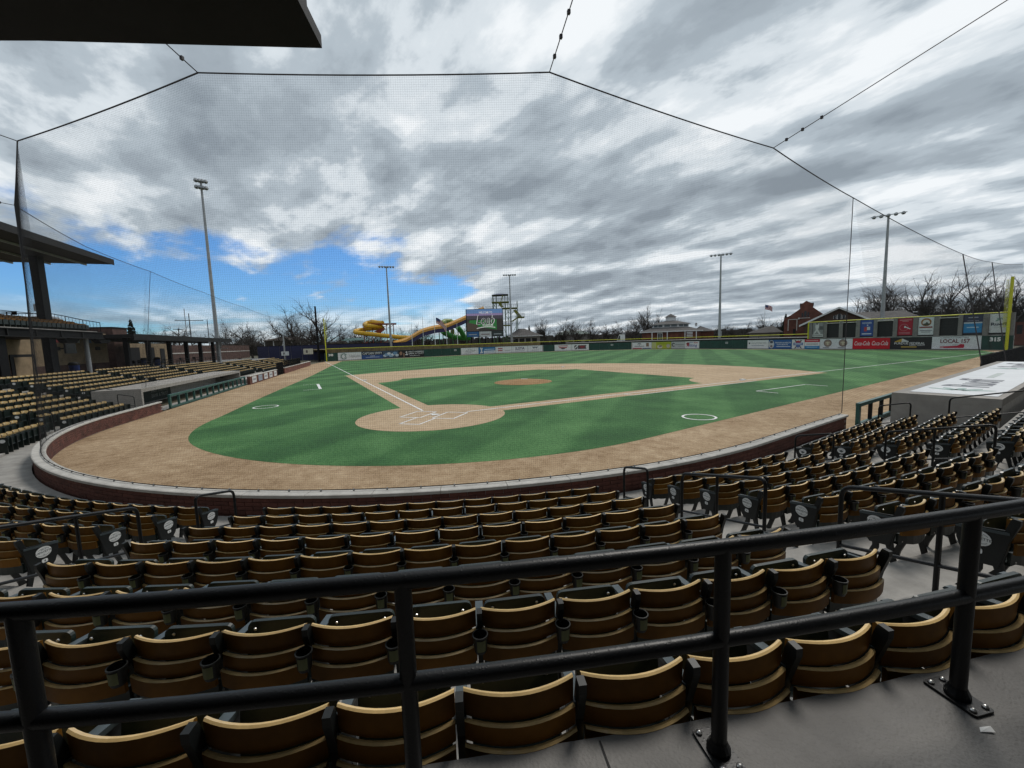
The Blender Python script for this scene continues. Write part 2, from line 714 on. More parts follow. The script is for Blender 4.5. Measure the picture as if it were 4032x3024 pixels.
line(fl(2.0, 0), fl(95.6, 0), 0.12)
line(fl(0, 2.0), fl(0, 102.6), 0.12)
line(fl(13.7, -0.92), fl(27.4, -0.92), 0.09)
line(fl(13.7, -0.92), fl(13.7, 0), 0.09)
for sx in (-1, 1):
    i0, i1, y0, y1 = 0.37 * sx, 1.59 * sx, -0.70, 1.13
    for a, b in (((i0, y0, 0), (i0, y1, 0)), ((i1, y0, 0), (i1, y1, 0)), ((i0, y0, 0), (i1, y0, 0)), ((i0, y1, 0), (i1, y1, 0))):
        line(a, b, 0.10, 0.0165)
    line((0.55 * sx, -0.72, 0), (0.55 * sx, -2.35, 0), 0.10)
line((-0.6, -2.35, 0), (0.6, -2.35, 0), 0.10)
for a0, a1, flip in ((21.3, 27.3, False), (20.9, 27.0, True)):
    F = (lambda u, v: fl(v, u)) if flip else (lambda u, v: fl(u, v))
    line(F(a0, -4.69), F(a1, -4.69), 0.11 if not flip else 0.26)
    line(F(a0, -4.69), F(a0, -6.15), 0.10)
    line(F(a1, -4.69), F(a1, -6.15), 0.10)
for cx in (13.57, -13.5):
    n = 40
    vs, fs = [], []
    for k in range(n):
        a = 2 * math.pi * k / n
        for r in (0.68, 0.79):
            vs.append((cx + r * math.cos(a), 1.45 + r * math.sin(a), 0.016))
    fs = [(2 * k, 2 * k + 1, (2 * k + 3) % (2 * n), (2 * k + 2) % (2 * n)) for k in range(n)]
    lines.add(vs, fs)
lines.build('field_lines', M_white, kind='structure')

# bases and home plate
for (a, b, lab) in ((27.24, 0.19, 'white square first base bag beside the right foul line'), (27.43, 27.43, 'white square second base bag behind the mound'), (0.19, 27.24, 'white square third base bag beside the left foul line')):
    p = fl(a, b)
    mb = MB()
    w = 0.19
    mb.add([(-w, -w, 0.0), (w, -w, 0), (w, w, 0), (-w, w, 0), (-w * .9, -w * .9, 0.09), (w * .9, -w * .9, 0.09), (w * .9, w * .9, 0.09), (-w * .9, w * .9, 0.09)],
           [(3, 2, 1, 0), (4, 5, 6, 7), (0, 1, 5, 4), (1, 2, 6, 5), (2, 3, 7, 6), (3, 0, 4, 7)])
    o = mb.build('base_bag', M_white, None, label=lab, cat='base', group='three base bags')
    o.location = (p.x, p.y, 0.014)
    o.rotation_euler = (0, 0, R_(45))
mb = MB()
hp = [(-0.216, 0.432), (0.216, 0.432), (0.216, 0.216), (0, 0), (-0.216, 0.216)]
mb.prism(hp[::-1], lambda a, b, t: (a, b, t), 0.012, 0.034)
mb.build('home_plate', M_white, None, label='white five-sided home plate between the batter\'s boxes', cat='home plate')

# ------------------------------------------------------------------ tiers and concourse
T0, T1 = -96.0, 60.0
tiers = MB()
for r in range(1, 11):
    o0 = 0.34 if r == 1 else ro(r - 1) + 0.06
    o1 = ro(r) + 0.06
    lo = T0
    hi = T1 if r <= 8 else deg(-50)
    if r <= 4:                               # the dugouts stand in the lower rows
        ring(tiers, -23.6, 23.4, o0, o1, -0.05, zr(r), 0.8, dzs)
        if r >= 3:
            pass
    else:
        ring(tiers, lo, hi, o0, o1, -0.05, zr(r), 0.8, dzs)
ring(tiers, 46.2, T1, 0.4, ro(4) + 0.06, -0.05, 0.6, 2.0)
ring(tiers, T0, -46.2, 0.4, ro(4) + 0.06, -0.05, 0.45, 2.0)
tiers.build('seating_tiers', M_conc, kind='structure')
# half steps of the aisles
AISLES = [12.35, 33.3, 48.2, -12.35, -33.3, -48.2]
st = MB()
for a in AISLES:
    for r in range(2, 9):
        s_ = deg(a)
        w = 1.0 * R0 / (R0 + ro(r))
        ring(st, s_ - w / 2, s_ + w / 2, ro(r - 1) + 0.06 - 0.30, ro(r - 1) + 0.055, zr(r - 1) - 0.02, zr(r) - 0.1025, 0.5, dzs)
st.build('aisle_steps', M_conc, kind='structure')
FLZ = 2.20
mb = MB()
ring(mb, deg(-50), T1, 7.625, 24, FLZ - 0.72, FLZ, 0.8, dzs)
ring(mb, T0, deg(-50), ro(10) + 0.065, 24, 1.0, FLZ - 0.1, 1.0, dzs)
mb.build('concourse_floor', M_concwalk, kind='structure')
# saw joints in the concourse slab near the camera
mb = MB()
for a in (30.9, 36.2, 25.6):
    p0, p1 = X(deg(a), 7.64, FLZ + 0.004), X(deg(a), 12, FLZ + 0.004)
    t = Vector((math.cos(R_(a)), math.sin(R_(a)), 0)) * 0.004
    mb.add([p0 - t, p0 + t, p1 + t, p1 - t], [(0, 1, 2, 3)])
mb.build('floor_joints', M_dark, kind='structure')
p = gz(3860, 2885, FLZ)
mb = MB()
mb.add([(0, 0, 0), (0.055, 0.01, 0.004), (0.05, 0.03, 0.012), (0.01, 0.022, 0.003)], [(0, 1, 2, 3)])
o = mb.build('paper_scrap', M_white, None, label='small white paper scrap lying on the concourse floor', cat='paper')
o.location = (p.x, p.y, FLZ + 0.004)

# ------------------------------------------------------------------ backstop wall
WZ = 0.70
bw = thing('backstop_wall', 'long curved low brick wall with pale stone cap around home plate', 'wall', X(0, 0))
BW = Matrix.Translation(X(0, 0)).inverted()
def put(mb_, name, mats, parent, base, **kw):
    o_ = mb_.build(name, mats, parent, **kw)
    o_.matrix_parent_inverse = base
    return o_
mb = MB()
ring(mb, -23.1, 23.7, 0.0325, 0.2675, -0.05, WZ - 0.075, 0.5)
put(mb, 'wall_core', M_mortar, bw, BW)
# cap stones, each its own piece with an open joint
nc = 32
for i in range(nc):
    s0 = -23.15 + i * (46.9 / nc)
    s1 = s0 + 46.9 / nc - 0.012
    mb = MB()
    ss = srange(s0, s1, 0.5)
    prof = [(-0.025, WZ - 0.075), (0.318, WZ - 0.075), (0.318, WZ - 0.012), (0.29, WZ), (0.0, WZ), (-0.025, WZ - 0.012)]
    vs, fs = [], []
    for s_ in ss:
        vs += [X(s_, o_, z_) for o_, z_ in prof]
    k_ = len(prof)
    for j in range(len(ss) - 1):
        for q in range(k_):
            a, b = j * k_ + q, j * k_ + (q + 1) % k_
            fs.append((b, a, a + k_, b + k_))
    fs += [tuple(range(k_)), tuple(reversed(range((len(ss) - 1) * k_, len(ss) * k_)))]
    mb.add(vs, fs)
    put(mb, 'cap_stone', M_cap, bw, BW)
# bricks
BL, BH = 0.395, 0.098
bm = MB().box((0, 0, 0), (BL - 0.010, 0.03, BH - 0.010)).mesh('brick', M_brick)
bricks = []
rnd = random.Random(3)
for side in (0, 1):
    off = 0.281 if side == 0 else 0.019
    for c in range(6):
        zc = 0.05 + BH * (c + 0.5) - 0.02
        s_ = -23.0 + (BL / 2 if c % 2 else 0)
        while s_ < 23.5:
            bricks.append((s_, off + rnd.uniform(-.0025, .0025), zc, side))
            s_ += BL
vis = [b for b in bricks if (b[3] == 0 and -9 < b[0] < 23.6) or (b[3] == 1 and b[0] < -8)]
vis = [b for b in vis if not (b[3] == 0 and b[2] < 0.22)]
vis.sort(key=lambda b: (X(b[0], b[1], b[2]) - CV).length)
near = set(vis[:300])
rest = MB()
for b in bricks:
    Mx = MX(b[0], b[1], b[2])
    if b in near:
        o_ = link('brick', bm, bw)
        o_.matrix_parent_inverse = BW
        o_.matrix_basis = Mx
    else:
        rest.box((0, 0, 0), (BL - 0.010, 0.03, BH - 0.010), M=Mx)
put(rest, 'brick_rest', M_brick, bw, BW, kind='stuff')
# bottom cable of the net with its anchor eyes, on the cap
mb = MB()
mb.tube(spath(-23.1, 23.7, 0.09, WZ + 0.035, 0.3), 0.011, 5)
put(mb, 'net_anchor_cable', M_dark, bw, BW)
mb0 = MB()
mb0.box((0, 0, 0.02), (0.03, 0.03, 0.04)).tube([(0, 0, 0.03), (0, 0, 0.055)], 0.014, 6)
em = mb0.mesh('anchor_eye', M_galv)
for s_ in srange(-22.5, 23.5, 0.75):
    o_ = link('anchor_eye', em, bw)
    o_.matrix_parent_inverse = BW
    o_.matrix_basis = MX(s_, 0.09, WZ)

# ------------------------------------------------------------------ seats
M_gold = mat('gold_slat', (0.225, 0.100, 0.015), 0.5, var=0.22, scale=3, spec=0.15, coat=0.0, indiv=0.22)  # slat backs, with their shade put into the darker colour
M_goldlit = mat('lit_slat_faces', (0.74, 0.51, 0.22), 0.34, var=0.16, scale=9, spec=0.5, coat=0.3, indiv=0.14)  # slat tops and fronts, with the light falling on them painted in
M_pan = mat('green_seat_pan', (0.012, 0.022, 0.019), 0.34, var=0.2, scale=9, bump=0.06, bscale=160, spec=0.5, indiv=0.25)
M_iron = mat('seat_iron', (0.009, 0.011, 0.011), 0.45, var=0.2)
M_arm = mat('armrest', (0.055, 0.072, 0.078), 0.38, var=0.15, spec=0.5)
M_bolt = mat('bolt_steel', (0.55, 0.54, 0.52), 0.3, 0.9, var=0.05)
M_cup = mat('cup_plastic', (0.012, 0.013, 0.012), 0.4, var=0.15)
M_cup2 = mat('cup_label', (0.17, 0.19, 0.075), 0.5, var=0.1)
M_plaque = mat('plaque_white', (0.80, 0.81, 0.79), 0.5, var=0.05)
M_print = mat('plaque_print', (0.10, 0.115, 0.12), 0.6, var=0.05)
SW = 0.487                                   # slat width
PW = 0.533                                   # seat pitch


def slat_mesh(z0, z1, hi, name='back_slat', back=0.0):
    n_ = 12 if hi else 6
    mb_ = MB()
    lean = 0.006
    th_ = 0.023
    def prof():
        if hi:
            return [(0.0, z0), (th_, z0), (th_ - lean * .5, (z0 + z1) / 2), (th_ - lean + .004, z1 - 0.006), (th_ * .5 - lean, z1), (-lean + .002, z1 - 0.006), (-lean * .5, (z0 + z1) / 2)]
        return [(0.0, z0), (th_, z0), (th_ - lean, z1), (-lean, z1)]
    P = prof()
    k_ = len(P)
    tops = []
    vs, fs = [], []
    for i in range(n_ + 1):
        x = -SW / 2 + SW * i / n_
        t = 2 * x / SW
        y = -0.062 * (1 - t * t) + 0.025 - back
        for a, b in P:
            vs.append((x, y + a, b))
    for i in range(n_):
        for q in range(k_):
            a, b = i * k_ + q, i * k_ + (q + 1) % k_
            fs.append((a, b, b + k_, a + k_))
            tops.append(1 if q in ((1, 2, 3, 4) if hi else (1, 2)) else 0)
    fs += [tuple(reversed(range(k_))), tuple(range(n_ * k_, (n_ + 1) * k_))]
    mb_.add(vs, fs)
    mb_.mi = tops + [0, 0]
    return mb_.mesh(name, [M_gold, M_goldlit], hi)


SL = [(HT - 0.126, HT - 0.005), (HT - 0.216, HT - 0.122), (HT - 0.318, HT - 0.212)]
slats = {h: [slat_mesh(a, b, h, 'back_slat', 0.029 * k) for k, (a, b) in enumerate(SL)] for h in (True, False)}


def base_mesh():
    mb_ = MB()
    vs, fs = [], []
    n_ = 6
    for i in range(n_ + 1):
        x = -SW / 2 + 0.01 + (SW - 0.02) * i / n_
        t = 2 * x / SW
        y = -0.062 * (1 - t * t) - 0.025
        for a, b in ((0.0, HT - 0.44 + 0.035 * t * t), (0.025, HT - 0.44 + 0.035 * t * t), (0.025, HT - 0.31), (0.0, HT - 0.31)):
            vs.append((x, y + a + 0.03, b))
    for i in range(n_):
        for q in range(4):
            a, b = i * 4 + q, i * 4 + (q + 1) % 4
            fs.append((a, b, b + 4, a + 4))
    fs += [(3, 2, 1, 0), tuple(range(n_ * 4, n_ * 4 + 4))]
    mb_.add(vs, fs)
    mb_.box((0, 0.10, HT - 0.43), (0.43, 0.18, 0.03))
    return mb_.mesh('seat_base', M_pan)


basem = base_mesh()


def rounded(w, h, r, n_=4):
    out_ = []
    for cx, cy, a0 in ((w / 2 - r, h / 2 - r, 0), (-w / 2 + r, h / 2 - r, 90), (-w / 2 + r, -h / 2 + r, 180), (w / 2 - r, -h / 2 + r, 270)):
        for i in range(n_ + 1):
            a = R_(a0 + 90 * i / n_)
            out_.append((cx + r * math.cos(a), cy + r * math.sin(a)))
    return out_


def pan_mesh(hi):
    mb_ = MB()
    h = 0.37
    def fn(a, b, t):
        cy = 0.175 + 0.10 * (b / h + 0.5) * 0.55 - 0.02 * (1 - (2 * a / 0.43) ** 2)
        return (a, cy + t, HT - 0.275 + b)
    mb_.prism([(x, y) for x, y in rounded(0.43, h, 0.045, 4 if hi else 2)], fn, -0.014, 0.014)
    return mb_.mesh('seat_pan', M_pan)


pans = {h: pan_mesh(h) for h in (True, False)}
b0 = MB()
b0.lathe([(0.0115, 0.0), (0.010, 0.006), (0.004, 0.009), (0.0, 0.0095)], 8)
for i, v in enumerate(b0.v):
    b0.v[i] = (v[0], -v[2], v[1])
boltm = b0.mesh('bolt', M_bolt, True)


def standard_mesh():
    """cast iron frame between two seats: back upright, side web and two curved legs, flat in the y-z plane"""
    mb_ = MB()
    F = lambda a, b, t: (t, a, b)
    mb_.prism([(-0.055, HT + 0.012), (-0.055, HT - 0.03), (0.0, HT - 0.20), (0.03, HT - 0.42), (0.09, HT - 0.43), (0.06, HT - 0.2), (0.005, HT - 0.005), (-0.005, HT + 0.016)][::-1], F, -0.017, 0.017)
    mb_.prism([(0.03, HT - 0.16), (0.33, HT - 0.20), (0.33, HT - 0.24), (0.27, HT - 0.34), (0.2, HT - 0.44), (0.05, HT - 0.44)][::-1], F, -0.010, 0.010)
    mb_.prism([(0.03, HT - 0.42), (0.10, HT - 0.43), (0.055, 0.20), (0.015, 0.06), (0.02, 0.0), (-0.06, 0.0), (-0.05, 0.05), (0.0, 0.2)][::-1], F, -0.014, 0.014)
    mb_.prism([(0.16, HT - 0.43), (0.22, HT - 0.43), (0.215, 0.26), (0.29, 0.06), (0.33, 0.0), (0.24, 0.0), (0.23, 0.05), (0.16, 0.24)][::-1], F, -0.014, 0.014)
    return mb_.mesh('standard', M_iron)


stdm = standard_mesh()
a0 = MB()
a0.prism([(0.0, HT - 0.115), (0.0, HT - 0.142), (0.345, HT - 0.197), (0.36, HT - 0.185), (0.35, HT - 0.17)], lambda a, b, t: (t, a, b), -0.026, 0.026)
armm = a0.mesh('armrest', M_arm)


def cup_mesh(n_=14):
    mb_ = MB()
    mb_.lathe([(0.034, -0.115), (0.040, -0.10), (0.045, -0.012), (0.050, -0.010), (0.050, 0.0), (0.043, 0.0), (0.038, -0.10), (0.0, -0.10)], n_)
    mb_.cur = 1
    vs, fs = [], []
    for i in range(4):
        a = R_(-125 + 70 * i / 3)
        for r, z in ((0.0445, -0.09), (0.0475, -0.018)):
            vs.append((r * math.cos(a), r * math.sin(a), z))
    for i in range(3):
        fs.append((2 * i, 2 * i + 2, 2 * i + 3, 2 * i + 1))
    mb_.add(vs, fs)
    mb_.cur = 0
    mb_.box((0, 0.06, -0.035), (0.02, 0.05, 0.05))
    return mb_.mesh('cup_holder', [M_cup, M_cup2], True)


cupm = cup_mesh()


def end_panel_mesh():
    mb_ = MB()
    mb_.prism([(-0.03, HT - 0.06), (0.0, HT - 0.10), (0.34, HT - 0.165), (0.355, HT - 0.19), (0.345, HT - 0.30), (0.30, HT - 0.42), (0.24, HT - 0.49), (0.05, HT - 0.46), (0.02, HT - 0.30)][::-1], lambda a, b, t: (t, a, b), -0.006, 0.006)
    return mb_.mesh('end_panel', M_iron)


endm = end_panel_mesh()
_texts = {}


def text_mesh(body, size, mt, name='lettering', shear=0.0, bold=0.0, xscale=1.0, center=True):
    key = (body, round(size, 4), mt.name, name, shear, bold, round(xscale, 3), center)
    if key in _texts:
        return _texts[key]
    cu = bpy.data.curves.new('t', 'FONT')
    cu.body = body
    cu.size = size
    cu.shear = shear
    cu.offset = bold
    cu.resolution_u = 2
    cu.align_x = 'CENTER' if center else 'LEFT'
    cu.align_y = 'CENTER'
    ob = bpy.data.objects.new('t', cu)
    me = bpy.data.meshes.new_from_object(ob)
    bpy.data.objects.remove(ob)
    bpy.data.curves.remove(cu)
    for v in me.vertices:
        v.co.x *= xscale
    me.name = name
    me.materials.clear()
    me.materials.append(mt)
    _texts[key] = me
    return me


def oval(w, h, n_=20):
    return [(w / 2 * math.cos(2 * math.pi * i / n_), h / 2 * math.sin(2 * math.pi * i / n_)) for i in range(n_)]


ov = MB()
ov.prism(oval(0.168, 0.142), lambda a, b, t: (a, b, t), 0, 0.004)
ovm = ov.mesh('plaque', M_plaque)
nb = MB()
nb.prism(rounded(0.062, 0.046, 0.012, 2), lambda a, b, t: (a, b, t), 0, 0.004)
nbm = nb.mesh('number_plate', M_plaque)
# line art on plaques: town name between two bows, or a ball diamond
lg = MB()
for s_ in (-1, 1):
    lg.tube([(0.062 * math.sin(R_(a)) , s_ * (0.018 + 0.030 * math.cos(R_(a))), 0.0055) for a in range(-70, 71, 14)], 0.0016, 4)
lg.box((-0.012, 0.034, 0.0055), (0.03, 0.005, 0.002)).box((0.02, 0.03, 0.0055), (0.012, 0.004, 0.002)).box((0, -0.036, 0.0055), (0.016, 0.004, 0.002))
lgm = lg.mesh('plaque_emblem', M_print)
dg = MB()
dg.prism([(-0.045, -0.012), (0, -0.045), (0.045, -0.012), (0.03, 0.006), (0, 0.02), (-0.03, 0.006)], lambda a, b, t: (a, b, t), 0.0045, 0.0065)
dg.tube([(0.058 * math.cos(R_(a)), 0.047 * math.sin(R_(a)), 0.0055) for a in range(0, 181, 20)], 0.003, 4)
dgm = dg.mesh('plaque_emblem', M_print)


def add_end(seat, side, row, logo):
    """side -1: left aisle side, +1: right"""
    x = side * (PW / 2 + 0.014)
    e = link('end_panel', endm, seat, M=Matrix.Translation((x, 0, 0)))
    face = Matrix.Translation((side * 0.0065, 0.19, HT - 0.245)) @ Matrix.Rotation(R_(90), 4, 'X') @ Matrix.Rotation(R_(90 * side), 4, 'Y')
    pl = link('plaque', ovm, e, M=face)
    face2 = Matrix.Translation((side * 0.0065, 0.19, HT - 0.365)) @ Matrix.Rotation(R_(90), 4, 'X') @ Matrix.Rotation(R_(90 * side), 4, 'Y')
    if logo == 'town':
        tm = text_mesh('LAFAYETTE', 0.033, M_print, 'plaque_lettering', bold=0.0006)
        # same level as the plaque: thing > part > sub-part
        link('plaque_lettering', tm, e, M=face @ Matrix.Translation((0, 0, 0.0055)))
        link('plaque_emblem', lgm, e, M=face)
    else:
        link('plaque_emblem', dgm, e, M=face)
    link('number_plate', nbm, e, M=face2)
    link('row_number', text_mesh(str(row), 0.036, M_print, 'row_number', bold=0.001), e, M=face2 @ Matrix.Translation((0, 0, 0.0055)))


SRN = random.Random(21)
FARS = []                                    # seats drawn as one mass, (s, off, z, end flags)


def seat_obj(s_, r, label, group, hi, first, last, cup, logo):
    t = thing('stadium_seat', label, 'seat', X(s_, ro(r), zr(r) + dzs(s_)), ang(s_) + R_(SRN.uniform(-0.7, 0.7)), group)
    for k in range(3):
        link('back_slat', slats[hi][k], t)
    pt_ = SRN.uniform(-4.5, 2.5)
    link('seat_pan', pans[hi], t, M=Matrix.Translation((0, 0.16, HT - 0.45)) @ Matrix.Rotation(R_(pt_), 4, 'X') @ Matrix.Translation((0, -0.16, -(HT - 0.45))))
    link('seat_base', basem, t)
    if hi:
        for sx in (-1, 1):
            for zz in (HT - 0.13,):
                link('bolt', boltm, t, M=Matrix.Translation((sx * 0.155, 0.198, zz)))
        for sx in (-1, 1):
            link('bolt', boltm, t, M=Matrix.Translation((sx * 0.19, -0.01, HT - 0.40)))
    sides = [1] if not first else [-1, 1]
    for sx in sides:
        link('standard', stdm, t, M=Matrix.Translation((sx * PW / 2, 0, 0)))
        link('armrest', armm, t, M=Matrix.Translation((sx * PW / 2, 0, 0)))
    if cup and not last:
        link('cup_holder', cupm, t, M=Matrix.Translation((PW / 2, -0.085, HT - 0.10)) @ Matrix.Rotation(R_(8), 4, 'Z'))
    if first:
        add_end(t, -1, r, logo)
    if last:
        add_end(t, 1, r, logo)
    return t


ROWN = {1: 'front row at wall', 2: 'second row from wall', 3: 'third row from wall', 4: 'fourth row from wall', 5: 'fifth row from wall', 6: 'sixth row from wall', 7: 'seventh row from wall', 8: 'back row by railing'}


def section(d0, d1, rows, name, logo, individual=True, from_right=False):
    for r in rows:
        R = R0 + ro(r)
        s0, s1 = d0(r) if callable(d0) else d0, d1(r) if callable(d1) else d1
        a0, a1 = min(s0, s1), max(s0, s1)
        # arc length at row radius
        def arc_len(sa, sb):
            t0_, t1_ = max(-AL, min(AR, sa / R0)), max(-AL, min(AR, sb / R0))
            return (t1_ - t0_) * R + ((sb - R0 * t1_) - (sa - R0 * t0_))
        Lg = arc_len(a0, a1)
        n_ = max(1, int(round(Lg / PW)))
        # positions by stepping
        fine = [a0 + (a1 - a0) * i / 400 for i in range(401)]
        cum = [arc_len(a0, q) for q in fine]
        for i in range(n_):
            tgt = (i + 0.5) * Lg / n_
            sp = float(np.interp(tgt, cum, fine))
            first, last = i == 0, i == n_ - 1
            SEATS.append(dict(s=sp, r=r, i=i, n=n_, first=first, last=last, name=name, logo=logo, ind=individual, right=from_right))


SEATS = []
section(deg(14.2), deg(31.5), range(1, 8), 'centre section', 'town')
section(deg(14.2), deg(39), [8], 'centre section', 'town')
section(deg(35.0), deg(46.4), range(1, 8), 'middle-right section', 'town')
section(deg(50.0), 22.15, range(1, 5), 'far-right section', 'ball')
section(deg(50.0), 44.0, range(5, 9), 'dugout-side section', 'ball')
section(deg(-10.6), deg(10.6), range(1, 9), 'left-hand section', 'town', True, True)
section(deg(-31.5), deg(-14.2), range(1, 9), 'L2', 'town', False)
section(deg(-46.4), deg(-35.0), range(1, 9), 'L3', 'ball', False)
section(-22.4, deg(-50), range(1, 11), 'L4', 'ball', False)
section(-33.7, -24.9, range(5, 11), 'L5', 'ball', False)
section(-44.3, -35.0, range(5, 11), 'L6', 'ball', False)
section(-60.0, -45.8, range(3, 10), 'L7', 'ball', False)
section(-76.0, -61.5, range(2, 9), 'L8', 'ball', False)
section(-92.0, -77.5, range(2, 8), 'L9', 'ball', False)
def in_frame(sq):
    p = X(sq['s'], ro(sq['r']), zr(sq['r']) + HT)
    d = p - CV
    dz = d.dot(CF)
    if dz <= 0.2:
        return False
    px = 2016 + FPX * d.dot(CR) / dz
    py = 1512 - FPX * d.dot(CU) / dz
    return -260 < px < 4290 and py < 3500
SEATS = [q for q in SEATS if in_frame(q)]
for q in SEATS:
    q['d'] = (X(q['s'], ro(q['r']), zr(q['r'])) - CV).length
SEATS.sort(key=lambda q: q['d'])
cnt = 0
far = []
NEAR_L = {'centre section': ('the left aisle', False), 'middle-right section': ('its left aisle', False), 'far-right section': ('its left aisle', False), 'dugout-side section': ('its left aisle', False), 'left-hand section': ('its right aisle', True)}
for q in SEATS:
    if q['ind'] and cnt < 300:
        cnt += 1
        hi = q['r'] >= 5 and q['d'] < 9
        ai, rev = NEAR_L[q['name']]
        k = (q['n'] - q['i']) if rev else q['i'] + 1
        if k > 25:
            far.append(q)
            continue
        lab = 'gold seat, %s from %s, %s, %s' % (ORD[k], ai, ROWN[q['r']], q['name'])
        row8 = q['r'] == 8
        seat_obj(q['s'], q['r'], lab, 'gold and green folding stadium seats', hi, q['first'], q['last'] and not row8, not row8, q['logo'])
    else:
        far.append(q)

fs_ = MB()
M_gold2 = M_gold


def far_seat(mb_, q):
    Mx = MX(q['s'], ro(q['r']), zr(q['r']) + dzs(q['s']))
    def T(vs):
        return [Mx @ Vector(v) for v in vs]
    # gold back: curved shell of five strips with thickness
    mb_.cur = 0
    n_ = 5
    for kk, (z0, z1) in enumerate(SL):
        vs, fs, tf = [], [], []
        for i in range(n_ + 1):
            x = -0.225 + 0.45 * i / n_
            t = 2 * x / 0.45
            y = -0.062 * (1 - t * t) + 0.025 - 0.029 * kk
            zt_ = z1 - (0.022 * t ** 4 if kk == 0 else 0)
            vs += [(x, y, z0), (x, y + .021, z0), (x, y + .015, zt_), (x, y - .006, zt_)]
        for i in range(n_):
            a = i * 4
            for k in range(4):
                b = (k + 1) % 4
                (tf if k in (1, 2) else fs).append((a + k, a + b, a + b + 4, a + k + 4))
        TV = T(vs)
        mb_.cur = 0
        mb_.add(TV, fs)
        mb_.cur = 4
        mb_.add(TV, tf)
    mb_.cur = 1
    mb_.add(T([(-.2, .20, HT - .46), (.2, .20, HT - .46), (.2, .215, HT - .10), (-.2, .215, HT - .10), (-.2, .235, HT - .46), (.2, .235, HT - .46), (.2, .25, HT - .10), (-.2, .25, HT - .10)]),
            [(0, 3, 2, 1), (4, 5, 6, 7), (3, 7, 6, 2), (0, 4, 7, 3), (1, 2, 6, 5)])
    mb_.box((PW / 2, 0.15, 0.33), (0.03, 0.30, 0.60), M=Mx)
    mb_.box((PW / 2, 0.02, 0.12), (0.03, 0.07, 0.24), M=Mx)
    mb_.cur = 2
    mb_.box((PW / 2, 0.18, HT - 0.15), (0.05, 0.36, 0.02), M=Mx)
    mb_.box((0, 0.222, HT - 0.455), (0.40, 0.05, 0.02), M=Mx)  # strip below the pan in a lighter tone, painting its reflected light
    if q['first'] or q['last']:
        sx = -1 if q['first'] else 1
        mb_.cur = 1
        mb_.box((sx * (PW / 2 + 0.01), 0.16, HT - 0.26), (0.02, 0.36, 0.34), M=Mx)
        mb_.cur = 3
        xx = sx * (PW / 2 + 0.024)
        pts_ = [Vector((xx, 0.19 + a, HT - 0.23 + b)) for a, b in oval(0.165, 0.14, 12)]
        mb_.add([Mx @ p_ for p_ in pts_], [tuple(range(12))])
    # small pale disc on the front of the top slat
    mb_.cur = 3
    pts_ = [Vector((a, -0.012, HT - 0.055 + b)) for a, b in oval(0.05, 0.05, 8)]
    mb_.add([Mx @ p_ for p_ in pts_], [tuple(range(8))])


for q in far:
    far_seat(fs_, q)
fs_.build('distant_seats', [M_gold2, M_pan, M_arm, M_plaque, M_goldlit], None, label='mass of gold seats filling the stands across the field on the left', cat='seats', kind='stuff')
print('SEATS individual', cnt, 'far', len(far))

# ------------------------------------------------------------------ guard rail in front of the camera
def wet_black():
    M = bpy.data.materials.new('wet_black_paint')
    M.use_nodes = True
    nt = M.node_tree
    N, L = nt.nodes, nt.links
    b = N['Principled BSDF']
    b.inputs['Base Color'].default_value = (0.006, 0.0065, 0.0075, 1)
    b.inputs['Roughness'].default_value = 0.40
    b.inputs['Specular IOR Level'].default_value = 0.34
    tc = N.new('ShaderNodeTexCoord')
    v = N.new('ShaderNodeTexVoronoi')
    v.feature = 'F1'
    v.inputs['Scale'].default_value = 85
    v.inputs['Randomness'].default_value = 1.0
    L.new(tc.outputs['Object'], v.inputs['Vector'])
    nn = N.new('ShaderNodeTexNoise')
    nn.inputs['Scale'].default_value = 22
    nn.inputs['Detail'].default_value = 4
    L.new(tc.outputs['Object'], nn.inputs['Vector'])
    mr = N.new('ShaderNodeMapRange')
    mr.inputs[1].default_value = 0.05
    mr.inputs[2].default_value = 0.42
    mr.inputs[3].default_value = 1.0
    mr.inputs[4].default_value = 0.0
    L.new(v.outputs['Distance'], mr.inputs[0])
    mu = N.new('ShaderNodeMath')
    mu.operation = 'MULTIPLY'
    L.new(mr.outputs[0], mu.inputs[0])
    L.new(nn.outputs['Fac'], mu.inputs[1])
    bp = N.new('ShaderNodeBump')
    bp.inputs['Strength'].default_value = 0.35
    bp.inputs['Distance'].default_value = 0.003
    L.new(mu.outputs[0], bp.inputs['Height'])
    L.new(bp.outputs[0], b.inputs['Normal'])
    return M


M_wet = wet_black()
RO = 7.77
g0 = X(deg(26.58), RO, FLZ)
gr = thing('guard_rail', 'heavy black tubular guard rail across the front of the view', 'railing', g0)
GI = Matrix.Translation(g0).inverted()
TOPZ, MIDZ = 3.085, 2.70
for nm, z in (('top_rail', TOPZ), ('mid_rail', MIDZ)):
    mb = MB()
    mb.tube(spath(deg(12), deg(44), RO, z, 0.25), 0.0305, 16)
    put(mb, nm, M_wet, gr, GI, smooth=True)
pm = MB()
pm.tube([(0, 0, 0), (0, 0, TOPZ - FLZ)], 0.0305, 16)
pmesh = pm.mesh('post', M_wet, True)
pl = MB()
hw, hd = 0.095, 0.06
pl.prism(rounded(0.20, 0.115, 0.012, 3), lambda a, b, t: (a, b, t), 0.0, 0.013)
pl.lathe([(0.046, 0.013), (0.046, 0.03), (0.036, 0.05), (0.032, 0.06)], 16)
plm = pl.mesh('base_plate', M_wet, False)
bo = MB()
bo.lathe([(0.013, 0.0), (0.013, 0.008), (0.007, 0.014), (0.0, 0.015)], 8)
bom = bo.mesh('anchor_bolt', M_bolt, True)
